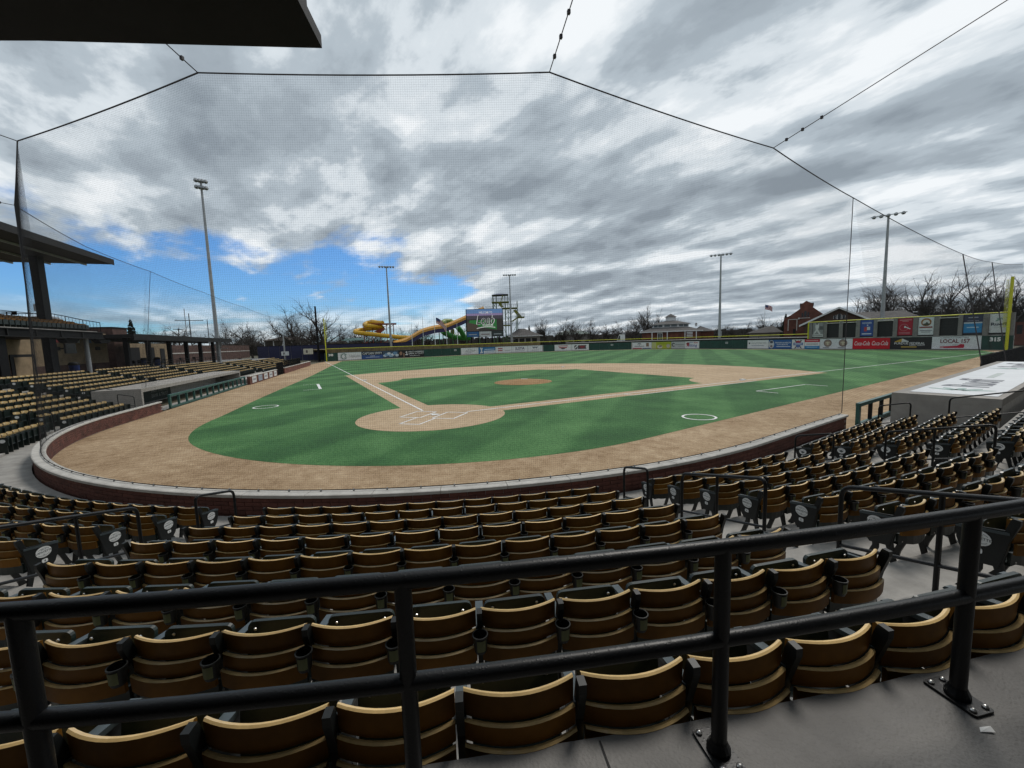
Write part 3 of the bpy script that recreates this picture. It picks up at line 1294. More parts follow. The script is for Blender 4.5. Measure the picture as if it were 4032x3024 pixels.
for a in (16.1, 18.75, 21.4, 24.0, 26.58, 29.2, 31.85, 34.5, 37.1):
    Mx = MX(deg(a), RO, FLZ)
    o_ = link('post', pmesh, gr)
    o_.matrix_parent_inverse = GI
    o_.matrix_basis = Mx
    b_ = link('base_plate', plm, gr)
    b_.matrix_parent_inverse = GI
    b_.matrix_basis = Mx @ Matrix.Rotation(R_(90), 4, 'Z') @ Matrix.Translation((0, 0, 0))
    for sx in (-1, 1):
        for sy in (-1, 1):
            link('anchor_bolt', bom, b_, M=Matrix.Translation((sx * 0.078, sy * 0.036, 0.013)))

# ------------------------------------------------------------------ aisle handrails
def rounded_path(pts, r=0.11, n_=5):
    pts = [Vector(p) for p in pts]
    out_ = [pts[0]]
    for i in range(1, len(pts) - 1):
        a, b, c = pts[i - 1], pts[i], pts[i + 1]
        d1, d2 = (a - b).normalized(), (c - b).normalized()
        p1, p2 = b + d1 * r, b + d2 * r
        for k in range(n_ + 1):
            t = k / n_
            out_.append(p1 * (1 - t) ** 2 + b * 2 * t * (1 - t) + p2 * t * t)
    out_.append(pts[-1])
    return out_


def tread_at(off, s_):
    r = 1
    while r < 10 and ro(r) + 0.06 < off:
        r += 1
    return zr(r) + dzs(s_)


def handrail(s_, o0, o1, mids, label, h=1.08):
    z0, z1 = tread_at(o0, s_), tread_at(o1, s_)
    base = X(s_, o0, z0)
    t = thing('aisle_handrail', label, 'handrail', base, 0, 'black tube handrails in the aisles')
    inv = Matrix.Translation(base).inverted()
    mb_ = MB()
    mb_.tube(rounded_path([X(s_, o0, z0), X(s_, o0, z0 + h), X(s_, o1, z1 + h), X(s_, o1, z1)]), 0.0225, 10)
    put(mb_, 'rail_loop', M_wet, t, inv, smooth=True)
    mb_ = MB()
    mb_.tube([X(s_, o0, z0 + h * 0.42), X(s_, o1, z1 + h * 0.42)], 0.018, 8)
    put(mb_, 'mid_bar', M_wet, t, inv, smooth=True)
    for o_ in mids:
        zt_ = tread_at(o_, s_)
        zz = z0 + h + (z1 - z0) * (o_ - o0) / (o1 - o0)
        mb_ = MB()
        mb_.tube([X(s_, o_, zt_), X(s_, o_, zz)], 0.021, 8)
        put(mb_, 'leg', M_wet, t, inv, smooth=True)


AN = {12.35: 'left aisle', 33.3: 'right aisle', 48.2: 'far right aisle'}
for a, nm in AN.items():
    handrail(deg(a), 1.58, 2.4, [], 'short black looped handrail at the foot of the %s' % nm)
    handrail(deg(a), 3.35, 4.9, [4.1], 'black handrail halfway up the %s between the seat rows' % nm)
    handrail(deg(a), 5.8, 7.4, [6.6], 'black handrail at the top of the %s' % nm)
for a, nm in ((-12.35, 'near'), (-33.3, 'middle'), (-48.2, 'far')):
    handrail(deg(a), 1.58, 2.4, [], 'short handrail at the foot of the %s aisle across the field' % nm)
    handrail(deg(a), 3.35, 4.9, [4.1], 'sloping handrail in the %s aisle across the field' % nm)
handrail(-23.2, 1.45, 2.3, [], 'black looped handrail beside the left dugout steps')
handrail(-24.4, 3.0, 6.6, [4.6], 'sloping handrail at the near end of the left dugout')
handrail(-34.4, 5.2, 8.8, [7.0], 'sloping handrail in the aisle behind the left dugout')
handrail(-45.0, 5.2, 8.8, [7.0], 'sloping handrail in the aisle past the left dugout')
handrail(22.75, 1.45, 2.25, [], 'black looped handrail beside the right dugout end wall')
handrail(22.95, 3.1, 6.4, [4.6], 'long black handrail sloping past the right dugout roof')

# ------------------------------------------------------------------ safety net
M_net = mat('net_twine', (0.030, 0.030, 0.032), 0.8, var=0.1)
M_cable = mat('steel_cable', (0.05, 0.042, 0.045), 0.55, var=0.2)
NV = [(-58.5, 8.6), (-45, 8.8), (-33, 9.0), (-24.0, 9.25), (-17.6, 9.4), (-10.9, 9.5), (-3.6, 9.45), (3.03, 9.62), (10.32, 9.58), (17.6, 9.16), (23.76, 8.78), (41.8, 8.35), (51.2, 8.6), (66, 9.6)]


def net_bottom(s_):
    if s_ < -23.3:
        return (1.1, 1.62 if s_ > -46 else 0.9)
    if s_ > 23.8:
        return (1.25, 1.64 if s_ < 46.2 else 0.9)
    return (0.09, WZ + 0.04)


def net_top(s_):
    for (a, za), (b, zb) in zip(NV[:-1], NV[1:]):
        if a <= s_ <= b:
            t = (s_ - a) / (b - a)
            pa, pb = X(a, 0.1, za), X(b, 0.1, zb)
            p_ = pa.lerp(pb, t)
            p_.z -= 0.10 * 4 * t * (1 - t) * min(1.0, (b - a) / 14)
            return p_
    return X(s_, 0.1, 9)


nb0 = X(0, 0.1, 0)
net = thing('safety_net', 'tall backstop net of thin dark mesh hung from steel cables', 'net', nb0)
NI = Matrix.Translation(nb0).inverted()


def ribbon_tube(mb_, p, q, r):
    t = (q - p)
    if t.length < 1e-6:
        return
    t = t.normalized()
    a = Vector((0, 0, 1)) if abs(t.z) < 0.8 else Vector((1, 0, 0))
    u_ = (a - t * a.dot(t)).normalized() * r
    w_ = t.cross(u_)
    vs = []
    for c in (p, q):
        vs += [c + u_, c - u_ * 0.5 + w_ * 0.866, c - u_ * 0.5 - w_ * 0.866]
    mb_.add(vs, [(0, 1, 4, 3), (1, 2, 5, 4), (2, 0, 3, 5)])


def net_panel(s0, s1, pitch, r, hseg):
    mb_ = MB()
    nv = max(2, int((s1 - s0) / pitch))
    cols = []
    for i in range(nv + 1):
        s_ = s0 + (s1 - s0) * i / nv
        o_, zb = net_bottom(s_)
        cols.append((X(s_, o_, zb), net_top(s_)))
    for b_, t_ in cols:
        m_ = b_.lerp(t_, 0.5)
        ribbon_tube(mb_, b_, m_, r)
        ribbon_tube(mb_, m_, t_, r)
    nh = int(8.8 / pitch)
    step = max(1, int(hseg / pitch))
    idx = list(range(0, nv, step)) + [nv]
    for j in range(nh + 1):
        f_ = j / nh
        pts_ = [cols[i][0].lerp(cols[i][1], f_) for i in idx]
        for p_, q_ in zip(pts_[:-1], pts_[1:]):
            ribbon_tube(mb_, p_, q_, r)
    return mb_


put(net_panel(-24, 23.76, 0.048, 0.00085, 0.6), 'netting', M_net, net, NI, kind='stuff')
put(net_panel(23.76, 66, 0.10, 0.0014, 1.5), 'netting', M_net, net, NI, kind='stuff')
put(net_panel(-58.5, -24, 0.10, 0.0012, 1.5), 'netting', M_net, net, NI, kind='stuff')
for (a, za), (b, zb) in zip(NV[:-1], NV[1:]):
    mb = MB()
    mb.tube([net_top(a + (b - a) * i / 10) for i in range(11)], 0.016, 6)
    put(mb, 'top_cable', M_cable, net, NI)
for s_ in (23.76, -24.0, 41.8, 51.2):
    mb = MB()
    o_, zb = net_bottom(s_ if s_ != 23.76 else 23.7)
    mb.tube([X(s_, o_, zb), net_top(s_)], 0.013 if abs(s_) < 30 else 0.03, 5)
    put(mb, 'drop_cable', M_cable, net, NI)
# gathered seam where the net turns the corner on the left
mb = MB()
mb.tube([X(-10.2, 0.09, WZ + .04), net_top(-10.9)], 0.012, 5)
put(mb, 'net_seam', M_net, net, NI)
# guy cables back to the roof
for s_, dst in ((3.03, X(3.03, 9.5, 11.4)), (10.32, X(10.32, 12, 13.2)), (17.6, X(17.65, 14, 12.9)), (-3.6, X(-3.6, 9.5, 10.6)), (-10.9, X(-10.9, 12, 10.9))):
    a = net_top(s_)
    mb = MB()
    mb.tube([a, dst], 0.011, 5)
    d = (dst - a).normalized()
    for k in (0.35, 0.75, 1.2):
        mb.box(a + d * k, (0.055, 0.055, 0.07), ang(s_))
    put(mb, 'guy_cable', M_cable, net, NI)

# ------------------------------------------------------------------ dugouts
def dugout(sgn, label):
    sA, sB = (24.35, 46.0) if sgn > 0 else (-24.0, -46.0)
    dz = 0.0 if sgn > 0 else -0.06
    o0, o1 = 1.38, 3.9
    base = X(sA, o0, 0)
    t = thing('dugout', label, 'dugout', base)
    inv = Matrix.Translation(base).inverted()
    top = 1.60 + dz
    lo, hi = min(sA, sB), max(sA, sB)
    mb = MB()
    ring(mb, lo, hi, o0, o1 + 0.12, top - 0.24, top, 30)
    put(mb, 'roof_slab', M_grey, t, inv)
    for s0, s1, nm in ((sA, sA + sgn * 0.22, 'end_wall'), (sB - sgn * 0.22, sB, 'end_wall')):
        mb = MB()
        ring(mb, min(s0, s1), max(s0, s1), o0 + 0.003, o1 + 0.11, -0.9, top - 0.243, 30)
        put(mb, nm, M_grey, t, inv)
    mb = MB()
    ring(mb, lo + .221, hi - .221, o1 - 0.1, o1 + 0.115, -0.9, top - 0.243, 30)
    put(mb, 'back_wall', mat('pale_wall', (0.55, 0.53, 0.50), 0.85), t, inv)
    mb = MB()
    ring(mb, lo + .3, hi - .3, o1 - 0.75, o1 - 0.3, -0.45, -0.4, 30)
    for k in range(8):
        s_ = lo + 1.5 + k * 2.6
        ring(mb, s_, s_ + 0.08, o1 - 0.7, o1 - 0.35, -0.9, -0.4, 3)
    put(mb, 'bench', M_teal, t, inv)
    if sgn < 0:
        mb = MB()
        ring(mb, -34.4, -29.4, o1 - 0.13, o1 - 0.105, 0.0, 1.12, 30)
        put(mb, 'sponsor_board', mat('board_green', (0.018, 0.035, 0.03), 0.6), t, inv)
        tm = text_mesh('FIRST FARMERS\nBANK & TRUST', 0.42, paint((0.35, 0.38, 0.37)), 'board_lettering')
        o_ = link('board_lettering', tm, t)
        o_.matrix_parent_inverse = inv
        o_.matrix_basis = MX(-32.4, o1 - 0.135, 0.62) @ Matrix.Rotation(R_(180), 4, 'Z') @ Matrix.Rotation(R_(90), 4, 'X')
    # sunken floor edge
    # teal field railing
    p0 = X(sA, 0.2, 0)
    rl = thing('dugout_railing', ('teal padded dugout railing on the %s side of the field' % ('right' if sgn > 0 else 'left')), 'railing', p0)
    ri = Matrix.Translation(p0).inverted()
    a, b = sA + sgn * 0.75, sA + sgn * 19.0
    l0, h0 = min(a, b), max(a, b)
    mb = MB()
    ring(mb, l0, h0, 0.12, 0.27, 0.84, 0.98, 30)
    put(mb, 'top_pad', M_teal, rl, ri)
    mb = MB()
    ring(mb, l0, h0, 0.13, 0.26, 0.02, 0.16, 30)
    put(mb, 'bottom_pad', M_teal, rl, ri)
    n_ = 14
    for k in range(n_):
        s_ = l0 + 0.08 + (h0 - l0 - 0.16) * k / (n_ - 1)
        mb = MB()
        w = 0.10 if k in (0, n_ - 1) else 0.06
        ring(mb, s_ - w, s_ + w, 0.135, 0.255, 0.161, 0.839, 3)
        put(mb, 'post', M_teal if k in (0, n_ - 1) or sgn < 0 else M_dark, rl, ri)
    return t, inv, top


dl, dli, _ = dugout(-1, 'left dugout with pale concrete roof and sunken bench')
dr, dri, dtop = dugout(1, 'right dugout with grey stucco end wall and white printed roof')
# dark pit floors read through the railings
mb = MB()
ring(mb, -45.7, -24.3, 0.35, 1.38, -0.02, 0.008, 30)
ring(mb, 24.6, 45.7, 0.35, 1.38, -0.02, 0.008, 30)
mb.build('dugout_steps', M_conc, kind='structure')
# white roof banner on the right dugout
rb = thing('roof_banner', 'white printed sheet covering the right dugout roof', 'banner', X(24.7, 1.6, dtop))
rbi = Matrix.Translation(X(24.7, 1.6, dtop)).inverted()
mb = MB()
ring(mb, 25.0, 45.6, 1.72, 3.85, dtop + 0.001, dtop + 0.012, 40)
put(mb, 'sheet', mat('banner_white', (0.74, 0.76, 0.78), 0.6, var=0.04, scale=0.8), rb, rbi)
M_rg = paint((0.34, 0.47, 0.44))
M_rb = paint((0.13, 0.14, 0.17))
for s_ in (29.2, 41.5):
    for body, dx, sz, mt_ in (('Ruoff', 0.3, 1.75, M_rb),):
        tm = text_mesh(body, sz, mt_, 'roof_lettering', bold=0.03)
        o_ = link('roof_lettering', tm, rb)
        o_.matrix_parent_inverse = rbi
        o_.matrix_basis = MX(s_ + dx, 2.75, dtop + 0.018) 
    mb = MB()
    for k in range(5):
        a = R_(-60 + 30 * k)
        c = Vector((0, 0, 0))
        mb.prism([(0.1, -0.12), (0.85, -0.10), (1.0, 0.0), (0.85, 0.10), (0.1, 0.12)], lambda x, y, z, a=a: MX(s_ - 3.0, 2.75, 0) @ Vector((x * math.cos(a) - y * math.sin(a), x * math.sin(a) + y * math.cos(a), z)), dtop + 0.014, dtop + 0.018)
    put(mb, 'roof_emblem', M_rg, rb, rbi, kind='stuff')
    mb = MB()
    ring(mb, s_ + 3.2, s_ + 6.2, 2.62, 2.86, dtop + 0.0125, dtop + 0.0165, 9)
    put(mb, 'roof_print', paint((0.5, 0.55, 0.53)), rb, rbi)

# ------------------------------------------------------------------ walls along the foul lines
def low_wall(name, s0, s1, off, h, label, capped=True, panels=()):
    base = X(s0, off, 0)
    t = thing(name, label, 'wall', base)
    inv = Matrix.Translation(base).inverted()
    mb = MB()
    ring(mb, min(s0, s1), max(s0, s1), off, off + 0.28, -0.05, h - 0.08, 60)
    put(mb, 'brick_face', M_brick, t, inv)
    if capped:
        mb = MB()
        ring(mb, min(s0, s1) - 0.02, max(s0, s1) + 0.02, off - 0.04, off + 0.32, h - 0.079, h, 60)
        put(mb, 'cap', M_cap, t, inv)
    for k, (a, b, col) in enumerate(panels):
        mb = MB()
        ring(mb, min(a, b), max(a, b), off - 0.03, off - 0.001, 0.14, h - 0.14, 60)
        put(mb, 'sponsor_panel', paint(col), t, inv)
        mb = MB()
        c = (a + b) / 2
        w = abs(a - b)
        ring(mb, c - w * 0.32, c + w * 0.32, off - 0.036, off - 0.031, h * 0.42, h * 0.62, 60)
        put(mb, 'panel_print', paint((0.25, 0.28, 0.33)), t, inv)
    return t


low_wall('sponsor_wall', -43.2, -57.5, -0.25, 0.98, 'brick wall with white sponsor panels past the left dugout', True,
         [(-44.1, -45.9, (0.6, 0.62, 0.63)), (-46.9, -48.7, (0.28, 0.34, 0.42)), (-49.7, -51.5, (0.6, 0.62, 0.63)), (-52.5, -54.3, (0.55, 0.57, 0.58)), (-55.3, -57.0, (0.6, 0.62, 0.63))])
low_wall('corner_wall', -63.0, -92.5, -0.25, 0.95, 'low brick wall with pale cap running to the left field corner')
low_wall('right_corner_wall', 46.8, 78, 0.2, 0.6, 'low brick wall beyond the right dugout')


def picket(s0, s1, off, z0, z1, label, gap=0.16, name='picket_fence', rr=0.012):
    base = X(s0, off, z0)
    t = thing(name, label, 'fence', base)
    inv = Matrix.Translation(base).inverted()
    a, b = min(s0, s1), max(s0, s1)
    for z in (z0 + 0.08, z1 - 0.05):
        mb = MB()
        ring(mb, a, b, off - 0.025, off + 0.025, z - 0.025, z + 0.025, 60)
        put(mb, 'rail', M_black, t, inv)
    n_ = int((b - a) / gap)
    pk = MB().box((0, 0, (z1 - z0) / 2), (rr * 2, rr * 2, z1 - z0)).mesh('picket', M_black)
    for k in range(min(n_, 299)):
        s_ = a + gap * (k + 0.5)
        o_ = link('picket', pk, t)
        o_.matrix_parent_inverse = inv
        o_.matrix_basis = MX(s_, off, z0)
    return t


picket(-58, -63, -0.1, 0.0, 1.9, 'black picket gate between brick walls near the left field corner', 0.25, rr=0.02)
picket(-63.2, -80, -0.1, 0.95, 2.1, 'black picket fence standing on the left corner wall', 0.3, rr=0.02)
pf = picket(46.6, 74, 0.55, 0.35, 1.95, 'black picket fence behind the right dugout roof', 0.17)
mb = MB()
ring(mb, 48.1, 49.9, 0.50, 0.515, 1.15, 1.5, 40)
sg = mb.build('fence_sign', M_white, None, label='small white sign on the black fence by the right dugout', cat='sign')

# ------------------------------------------------------------------ grandstand structures
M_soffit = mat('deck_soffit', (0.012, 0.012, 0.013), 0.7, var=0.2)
M_roofdark = mat('roof_metal', (0.026, 0.025, 0.025), 0.6, var=0.15, spec=0.2)
M_fascia = mat('pale_fascia', (0.30, 0.31, 0.33), 0.6, var=0.08)
M_tan = mat('tan_brick', (0.30, 0.225, 0.14), 0.85, var=0.16, scale=1.2, bump=0.2, bscale=20)
M_dbrick = mat('dark_brick', (0.095, 0.052, 0.042), 0.85, var=0.25, scale=1.5, bump=0.2, bscale=20)
M_shade = mat('dark_opening', (0.012, 0.012, 0.013), 0.6, var=0.1)

cb = X(0, 12, FLZ)
cen = thing('press_deck', 'dark overhanging deck above the concourse at upper left', 'deck', cb)
CI = Matrix.Translation(cb).inverted()
E_ = deg(23.52)
mb = MB()
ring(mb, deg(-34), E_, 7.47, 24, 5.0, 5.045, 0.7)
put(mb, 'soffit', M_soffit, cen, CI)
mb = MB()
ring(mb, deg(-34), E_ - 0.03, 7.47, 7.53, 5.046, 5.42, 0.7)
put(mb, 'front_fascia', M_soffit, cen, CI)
mb = MB()
ring(mb, deg(-34), E_ - 0.10, 7.66, 24, 5.05, 6.1, 0.7)
put(mb, 'deck_slab', M_fascia, cen, CI)
mb = MB()
ring(mb, deg(-34), E_ - 0.3, 9.5, 24, 6.11, 11.6, 0.9)
put(mb, 'press_box', M_dbrick, cen, CI)
mb = MB()
ring(mb, deg(-34), deg(44), 17.0, 17.4, FLZ, 4.99, 0.9)
put(mb, 'rear_wall', M_dbrick, cen, CI)  # unseen wall behind the camera, added to block light from the rear
mb = MB()
ring(mb, deg(20.9), deg(21.9), 8.15, 8.5, 4.93, 4.999, 0.4)
put(mb, 'soffit_lamp_box', M_fascia, cen, CI)
for a in (-30, -18, -6, 6, 18):
    mb = MB()
    c = X(deg(a), 12.6, 0)
    mb.box((c.x, c.y, (FLZ + 5.0) / 2), (0.45, 0.45, 5.0 - FLZ - 0.002), ang(deg(a)))
    put(mb, 'column', M_black, cen, CI)


def upper_deck(sgn, label, s_in, s_out, fo=11.0):
    lo, hi = min(sgn * s_in, sgn * s_out), max(sgn * s_in, sgn * s_out)
    base = X(sgn * s_out, 11, FLZ)
    t = thing('upper_deck', label, 'grandstand', base)
    inv = Matrix.Translation(base).inverted()
    D = 30 if sgn < 0 else 1.0
    def P(name, mt_, *a, **k):
        mb_ = MB()
        ring(mb_, *a, ds=1.2, **k)
        return put(mb_, name, mt_, t, inv)
    P('front_beam', M_black, lo, hi, fo, fo + 0.25, 5.42, 6.0)
    P('beam_flange', M_dark, lo, hi, fo - .1, fo, 5.40, 5.46)
    P('beam_flange', M_dark, lo, hi, fo - .1, fo, 5.96, 6.02)
    k = hi - 1.0
    while k > lo + 0.3:
        P('stiffener', M_dark, k, k + 0.09, fo - .08, fo, 5.46, 5.96)
        k -= 2.7
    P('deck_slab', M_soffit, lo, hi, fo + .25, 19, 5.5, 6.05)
    for r in range(4):
        P('tier', M_conc, lo, hi, 11.4 + 0.8 * r, 19 if r == 3 else 12.2 + 0.8 * r, 6.051, 6.12 + 0.22 * r)
    P('roof', M_roofdark, lo, hi - sgn * 0, 9.5, 19.5, 12.45, 12.62)
    P('roof_fascia', M_roofdark, lo, hi, 9.42, 9.5, 12.40, 12.92)
    P('rear_wall', M_tan, lo - 0.0, hi, 18.7, 19.0, 6.9, 7.9)
    # lower columns and upper columns
    for s_ in [sgn * q for q in (29.3, 34.3)]:
        mb_ = MB()
        c = X(s_, 11.5, 0)
        mb_.box((c.x, c.y, (FLZ - .1 + 5.42) / 2), (0.78, 0.5, 5.42 - FLZ + .1), ang(s_))
        put(mb_, 'column', M_black, t, inv)
    for s_ in [sgn * q for q in (23, 37.6)]:
        mb_ = MB()
        c = X(s_, 13.4, 0)
        mb_.box((c.x, c.y, (6.6 + 12.45) / 2), (0.8, 0.55, 12.45 - 6.6), ang(s_))
        put(mb_, 'roof_column', M_dark, t, inv)
    for q in range(3):
        P('roof_purlin', M_galv, lo, hi, 11.5 + 2.6 * q, 11.6 + 2.6 * q, 12.3, 12.45)
    # end railing
    e = sgn * (s_out - 0.15)
    mb_ = MB()
    prof = [(11.05, 6.0, 6.95), (12.4, 6.3, 7.25), (13.6, 6.6, 7.6), (14.6, 6.8, 7.85), (18.5, 6.8, 7.85)]
    mb_.tube([X(e, o_, b_) for o_, a_, b_ in prof], 0.035, 6)
    mb_.tube([X(e, o_, a_ + .12) for o_, a_, b_ in prof], 0.025, 6)
    put(mb_, 'end_rail', M_black, t, inv)
    for q in range(30):
        o_ = 11.05 + q * 0.25
        za = np.interp(o_, [p_[0] for p_ in prof], [p_[1] for p_ in prof])
        zb = np.interp(o_, [p_[0] for p_ in prof], [p_[2] for p_ in prof])
        mb_ = MB()
        mb_.tube([X(e, o_, za), X(e, o_, zb)], 0.014 if q % 5 else 0.03, 5)
        put(mb_, 'rail_picket', M_black, t, inv)
    mb_ = MB()
    mb_.tube([X(q, 15.0, 7.75) for q in (lo, hi)], 0.03, 6)
    mb_.tube([X(q, 15.0, 7.3) for q in (lo, hi)], 0.02, 6)
    put(mb_, 'back_rail', M_black, t, inv)
    return t, inv, lo, hi


ud, udi, ulo, uhi = upper_deck(-1, 'dark roofed upper deck with gold seats on the left', 15, 40.6)
upper_deck(1, 'unseen roofed upper deck over the right concourse, extended to shade the seats', deg(23.9), 40.6, 10.8)  # unseen; mirrors the left deck, stretched inward to block light behind the seats
# seats of the left upper deck read as one mass
us = MB()
for r in range(3):
    s_ = -40.0
    while s_ < -24:
        Mx = MX(s_, 12.0 + 0.8 * r, 6.12 + 0.22 * r)
        us.cur = 0
        us.box((0, 0, 0.62), (0.44, 0.05, 0.16), M=Mx)
        us.cur = 1
        us.box((0, 0.2, 0.40), (0.42, 0.05, 0.36), M=Mx)
        us.box((0.26, 0.1, 0.25), (0.03, 0.3, 0.5), M=Mx)
        s_ += 0.54
us.build('upper_deck_seats', [M_gold, M_pan], None, label='rows of gold seats on the left upper deck', cat='seats', kind='stuff')


def high_table(s_, off, z, label, kind='black high-top tables and stools'):
    t = thing('high_table', label, 'table', X(s_, off, z), ang(s_), kind)
    MB().lathe([(0.0, 1.0), (0.42, 1.0), (0.42, 1.04), (0.0, 1.04)], 14).build('table_top', M_dark, t)
    MB().tube([(0, 0, 0.03), (0, 0, 1.0)], 0.04, 8).build('pedestal', M_black, t)
    MB().lathe([(0.0, 0.0), (0.28, 0.0), (0.26, 0.03), (0.0, 0.035)], 12).build('foot', M_black, t)


def stool(s_, off, z, rz, label):
    t = thing('bar_stool', label, 'stool', X(s_, off, z), rz, 'black high-top tables and stools')
    MB().box((0, 0, 0.74), (0.4, 0.4, 0.04)).build('seat', M_black, t)
    MB().box((0, -0.19, 0.98), (0.38, 0.03, 0.34)).build('backrest', M_black, t)
    lg = MB().box((0, 0, 0.36), (0.035, 0.035, 0.72)).mesh('leg', M_black)
    for x in (-.17, .17):
        for y in (-.17, .17):
            link('leg', lg, t, M=Matrix.Translation((x, y, 0)))
    MB().box((0, 0.17, 0.26), (0.3, 0.025, 0.025)).build('foot_bar', M_black, t)


for i, (s_, tag_) in enumerate(((-33.0, 'left'), (-35.2, 'middle'), (-38.2, 'right'))):
    high_table(s_, 16.2, 6.79, 'dark high-top table, %s of three on the left upper deck' % tag_)
    stool(s_ - 0.7, 16.0, 6.79, R_(30), 'dark stool beside the %s table on the upper deck' % tag_)
# spotlight cluster standing on the end of the upper deck
p = X(-44.5, 17.5, 0)
sp = thing('floodlight_stand', 'pale floodlight stand with two reflectors behind the upper deck railing', 'floodlight', (p.x, p.y, FLZ), 0)
MB().tube([(0, 0, 0), (0, 0, 6.2)], 0.3, 10, r1=0.22).build('mast', M_fascia, sp)
MB().box((0, 0, 6.55), (0.9, 0.6, 0.7)).build('control_box', M_fascia, sp)
for sx in (-1, 1):
    MB().lathe([(0.12, 0.0), (0.5, 0.45), (0.75, 0.5)], 12).build('reflector', M_fascia, sp).matrix_basis = Matrix.Translation((sx * 1.15, 0, 5.0)) @ Matrix.Rotation(R_(20 * sx), 4, 'Y')
    MB().tube([(0, 0, 5.3), (sx * 1.15, 0, 5.3)], 0.06, 6).build('bracket', M_fascia, sp)

# ------------------------------------------------------------------ concourse building on the left
bb = X(-46, 17, FLZ)
cbld = thing('concourse_building', 'tan and dark brick concourse building under the left deck', 'building', bb)
cbi = Matrix.Translation(bb).inverted()


def CB(name, mt_, *a):
    mb_ = MB()
    ring(mb_, *a, ds=60)
    return put(mb_, name, mt_, cbld, cbi)


TWZ = 7.3
CB('tan_wall', M_tan, -53.6, -24, 17, 21, 2.95, 6.4)
CB('brick_base', M_dbrick, -53.63, -24, 16.97, 21, 1.7, 2.949)
CB('brick_bay', M_dbrick, -57.2, -53.64, 19.0, 23, 1.7, 5.6)
CB('brick_tower', M_dbrick, -60.6, -57.21, 18.0, 24, 1.7, TWZ)
CB('tower_cap', M_dark, -60.7, -57.1, 17.9, 24.1, TWZ, TWZ + 0.12)
CB('tan_link', M_tan, -78, -60.61, 20.0, 24, 1.7, 5.4)
CB('brick_wing', M_dbrick, -130, -78.1, 20.5, 26, 1.7, 5.2)
CB('stone_band', M_cap, -130, -78.1, 20.44, 20.499, 3.6, 3.78)
for s_ in (-66.5, -71):
    CB('window', M_shade, s_ - 1.3, s_ + 1.3, 19.94, 19.999, 2.2, 4.8)
CB('window', M_shade, -75.8, -74.3, 19.94, 19.999, 2.1, 4.6)
CB('service_opening', M_shade, -41.9, -39.0, 16.93, 16.999, 2.2, 4.15)
CB('door_panel', M_tan, -41.6, -39.4, 16.9, 16.929, 2.2, 3.9)
for k, (s_, col) in enumerate(((-43.9, (0.55, 0.55, 0.54)), (-45.3, (0.42, 0.09, 0.09)), (-47.9, (0.5, 0.52, 0.55)), (-49.9, (0.12, 0.2, 0.36)), (-51.7, (0.34, 0.26, 0.16)))):
    CB('menu_board', paint(col), s_ - 0.6, s_ + 0.6, 16.9, 16.999, 5.25, 5.85)
for s_ in (-44.9, -51.5):
    CB('wall_lamp', M_shade, s_ - 0.3, s_ + 0.3, 16.8, 16.999, 4.45, 4.85)


def trash(s_, off, label):
    t = thing('trash_can', label, 'trash can', X(s_, off, FLZ + dzs(s_)), ang(s_), 'trash cans')
    MB().lathe([(0.0, 0.0), (0.36, 0.0), (0.40, 0.95), (0.0, 0.95)], 14).build('bin', mat('blue_bin', (0.012, 0.03, 0.14), 0.45), t, True)
    MB().lathe([(0.42, 0.94), (0.42, 1.06), (0.30, 1.22), (0.0, 1.26)], 14).build('lid', M_dark, t, True)


trash(-41.2, 13.8, 'blue trash can with dark lid left of the grey pole')
trash(-60.6, 16.5, 'blue trash can by the dark brick tower')
trash(-64.2, 16.5, 'blue trash can right of the dark brick tower')
p = X(-40.3, 12.2, FLZ - 0.16)
po = thing('deck_pole', 'round light grey steel pole before the tan wall', 'pole', p)
MB().tube([(0, 0, 0), (0, 0, 3.7)], 0.19, 14).build('shaft', M_galv, po, True)
MB().lathe([(0.3, 0.0), (0.3, 0.05), (0.2, 0.07)], 14).build('foot_flange', M_galv, po)
for s_, lab in ((-36.8, 'left'), (-41.5, 'right')):
    p = X(s_, 11.6, 5.05)
    hu = thing('hanging_speaker', 'dark loudspeaker cluster hung under the left deck, %s one' % lab, 'speaker', p, ang(s_))
    MB().add([(-1.0, -0.3, 0.3), (1.0, -0.3, 0.3), (1.0, 0.3, 0.3), (-1.0, 0.3, 0.3), (-0.6, -0.25, -0.05), (0.6, -0.25, -0.05), (0.6, 0.25, -0.05), (-0.6, 0.25, -0.05)], [(0, 1, 2, 3), (7, 6, 5, 4), (0, 4, 5, 1), (1, 5, 6, 2), (2, 6, 7, 3), (3, 7, 4, 0)]).build('cabinet', M_black, hu)
    MB().box((0, 0, 0.33), (0.1, 0.1, 0.1)).build('bracket', M_black, hu)
p = X(-34.3, 11.0, 4.6)
tv = thing('television', 'dark television mounted on the black deck column', 'television', p, ang(-34))
MB().box((-0.9, 0.3, -0.1), (1.3, 0.12, 0.85)).build('casing', M_shade, tv)
MB().box((-0.9, 0.365, -0.1), (1.2, 0.01, 0.72)).build('screen', mat('tv_glass', (0.008, 0.009, 0.01), 0.2), tv)
MB().box((-0.5, 0.1, -0.1), (0.6, 0.3, 0.1)).build('arm', M_black, tv)

# ------------------------------------------------------------------ low canopy over the party deck on the left
cb2 = X(-61, 12, FLZ)
cn = thing('party_canopy', 'long flat dark canopy on black posts beyond the left dugout', 'canopy', cb2)
cni = Matrix.Translation(cb2).inverted()


def CN(name, mt_, *a):
    mb_ = MB()
    ring(mb_, *a, ds=60)
    return put(mb_, name, mt_, cn, cni)


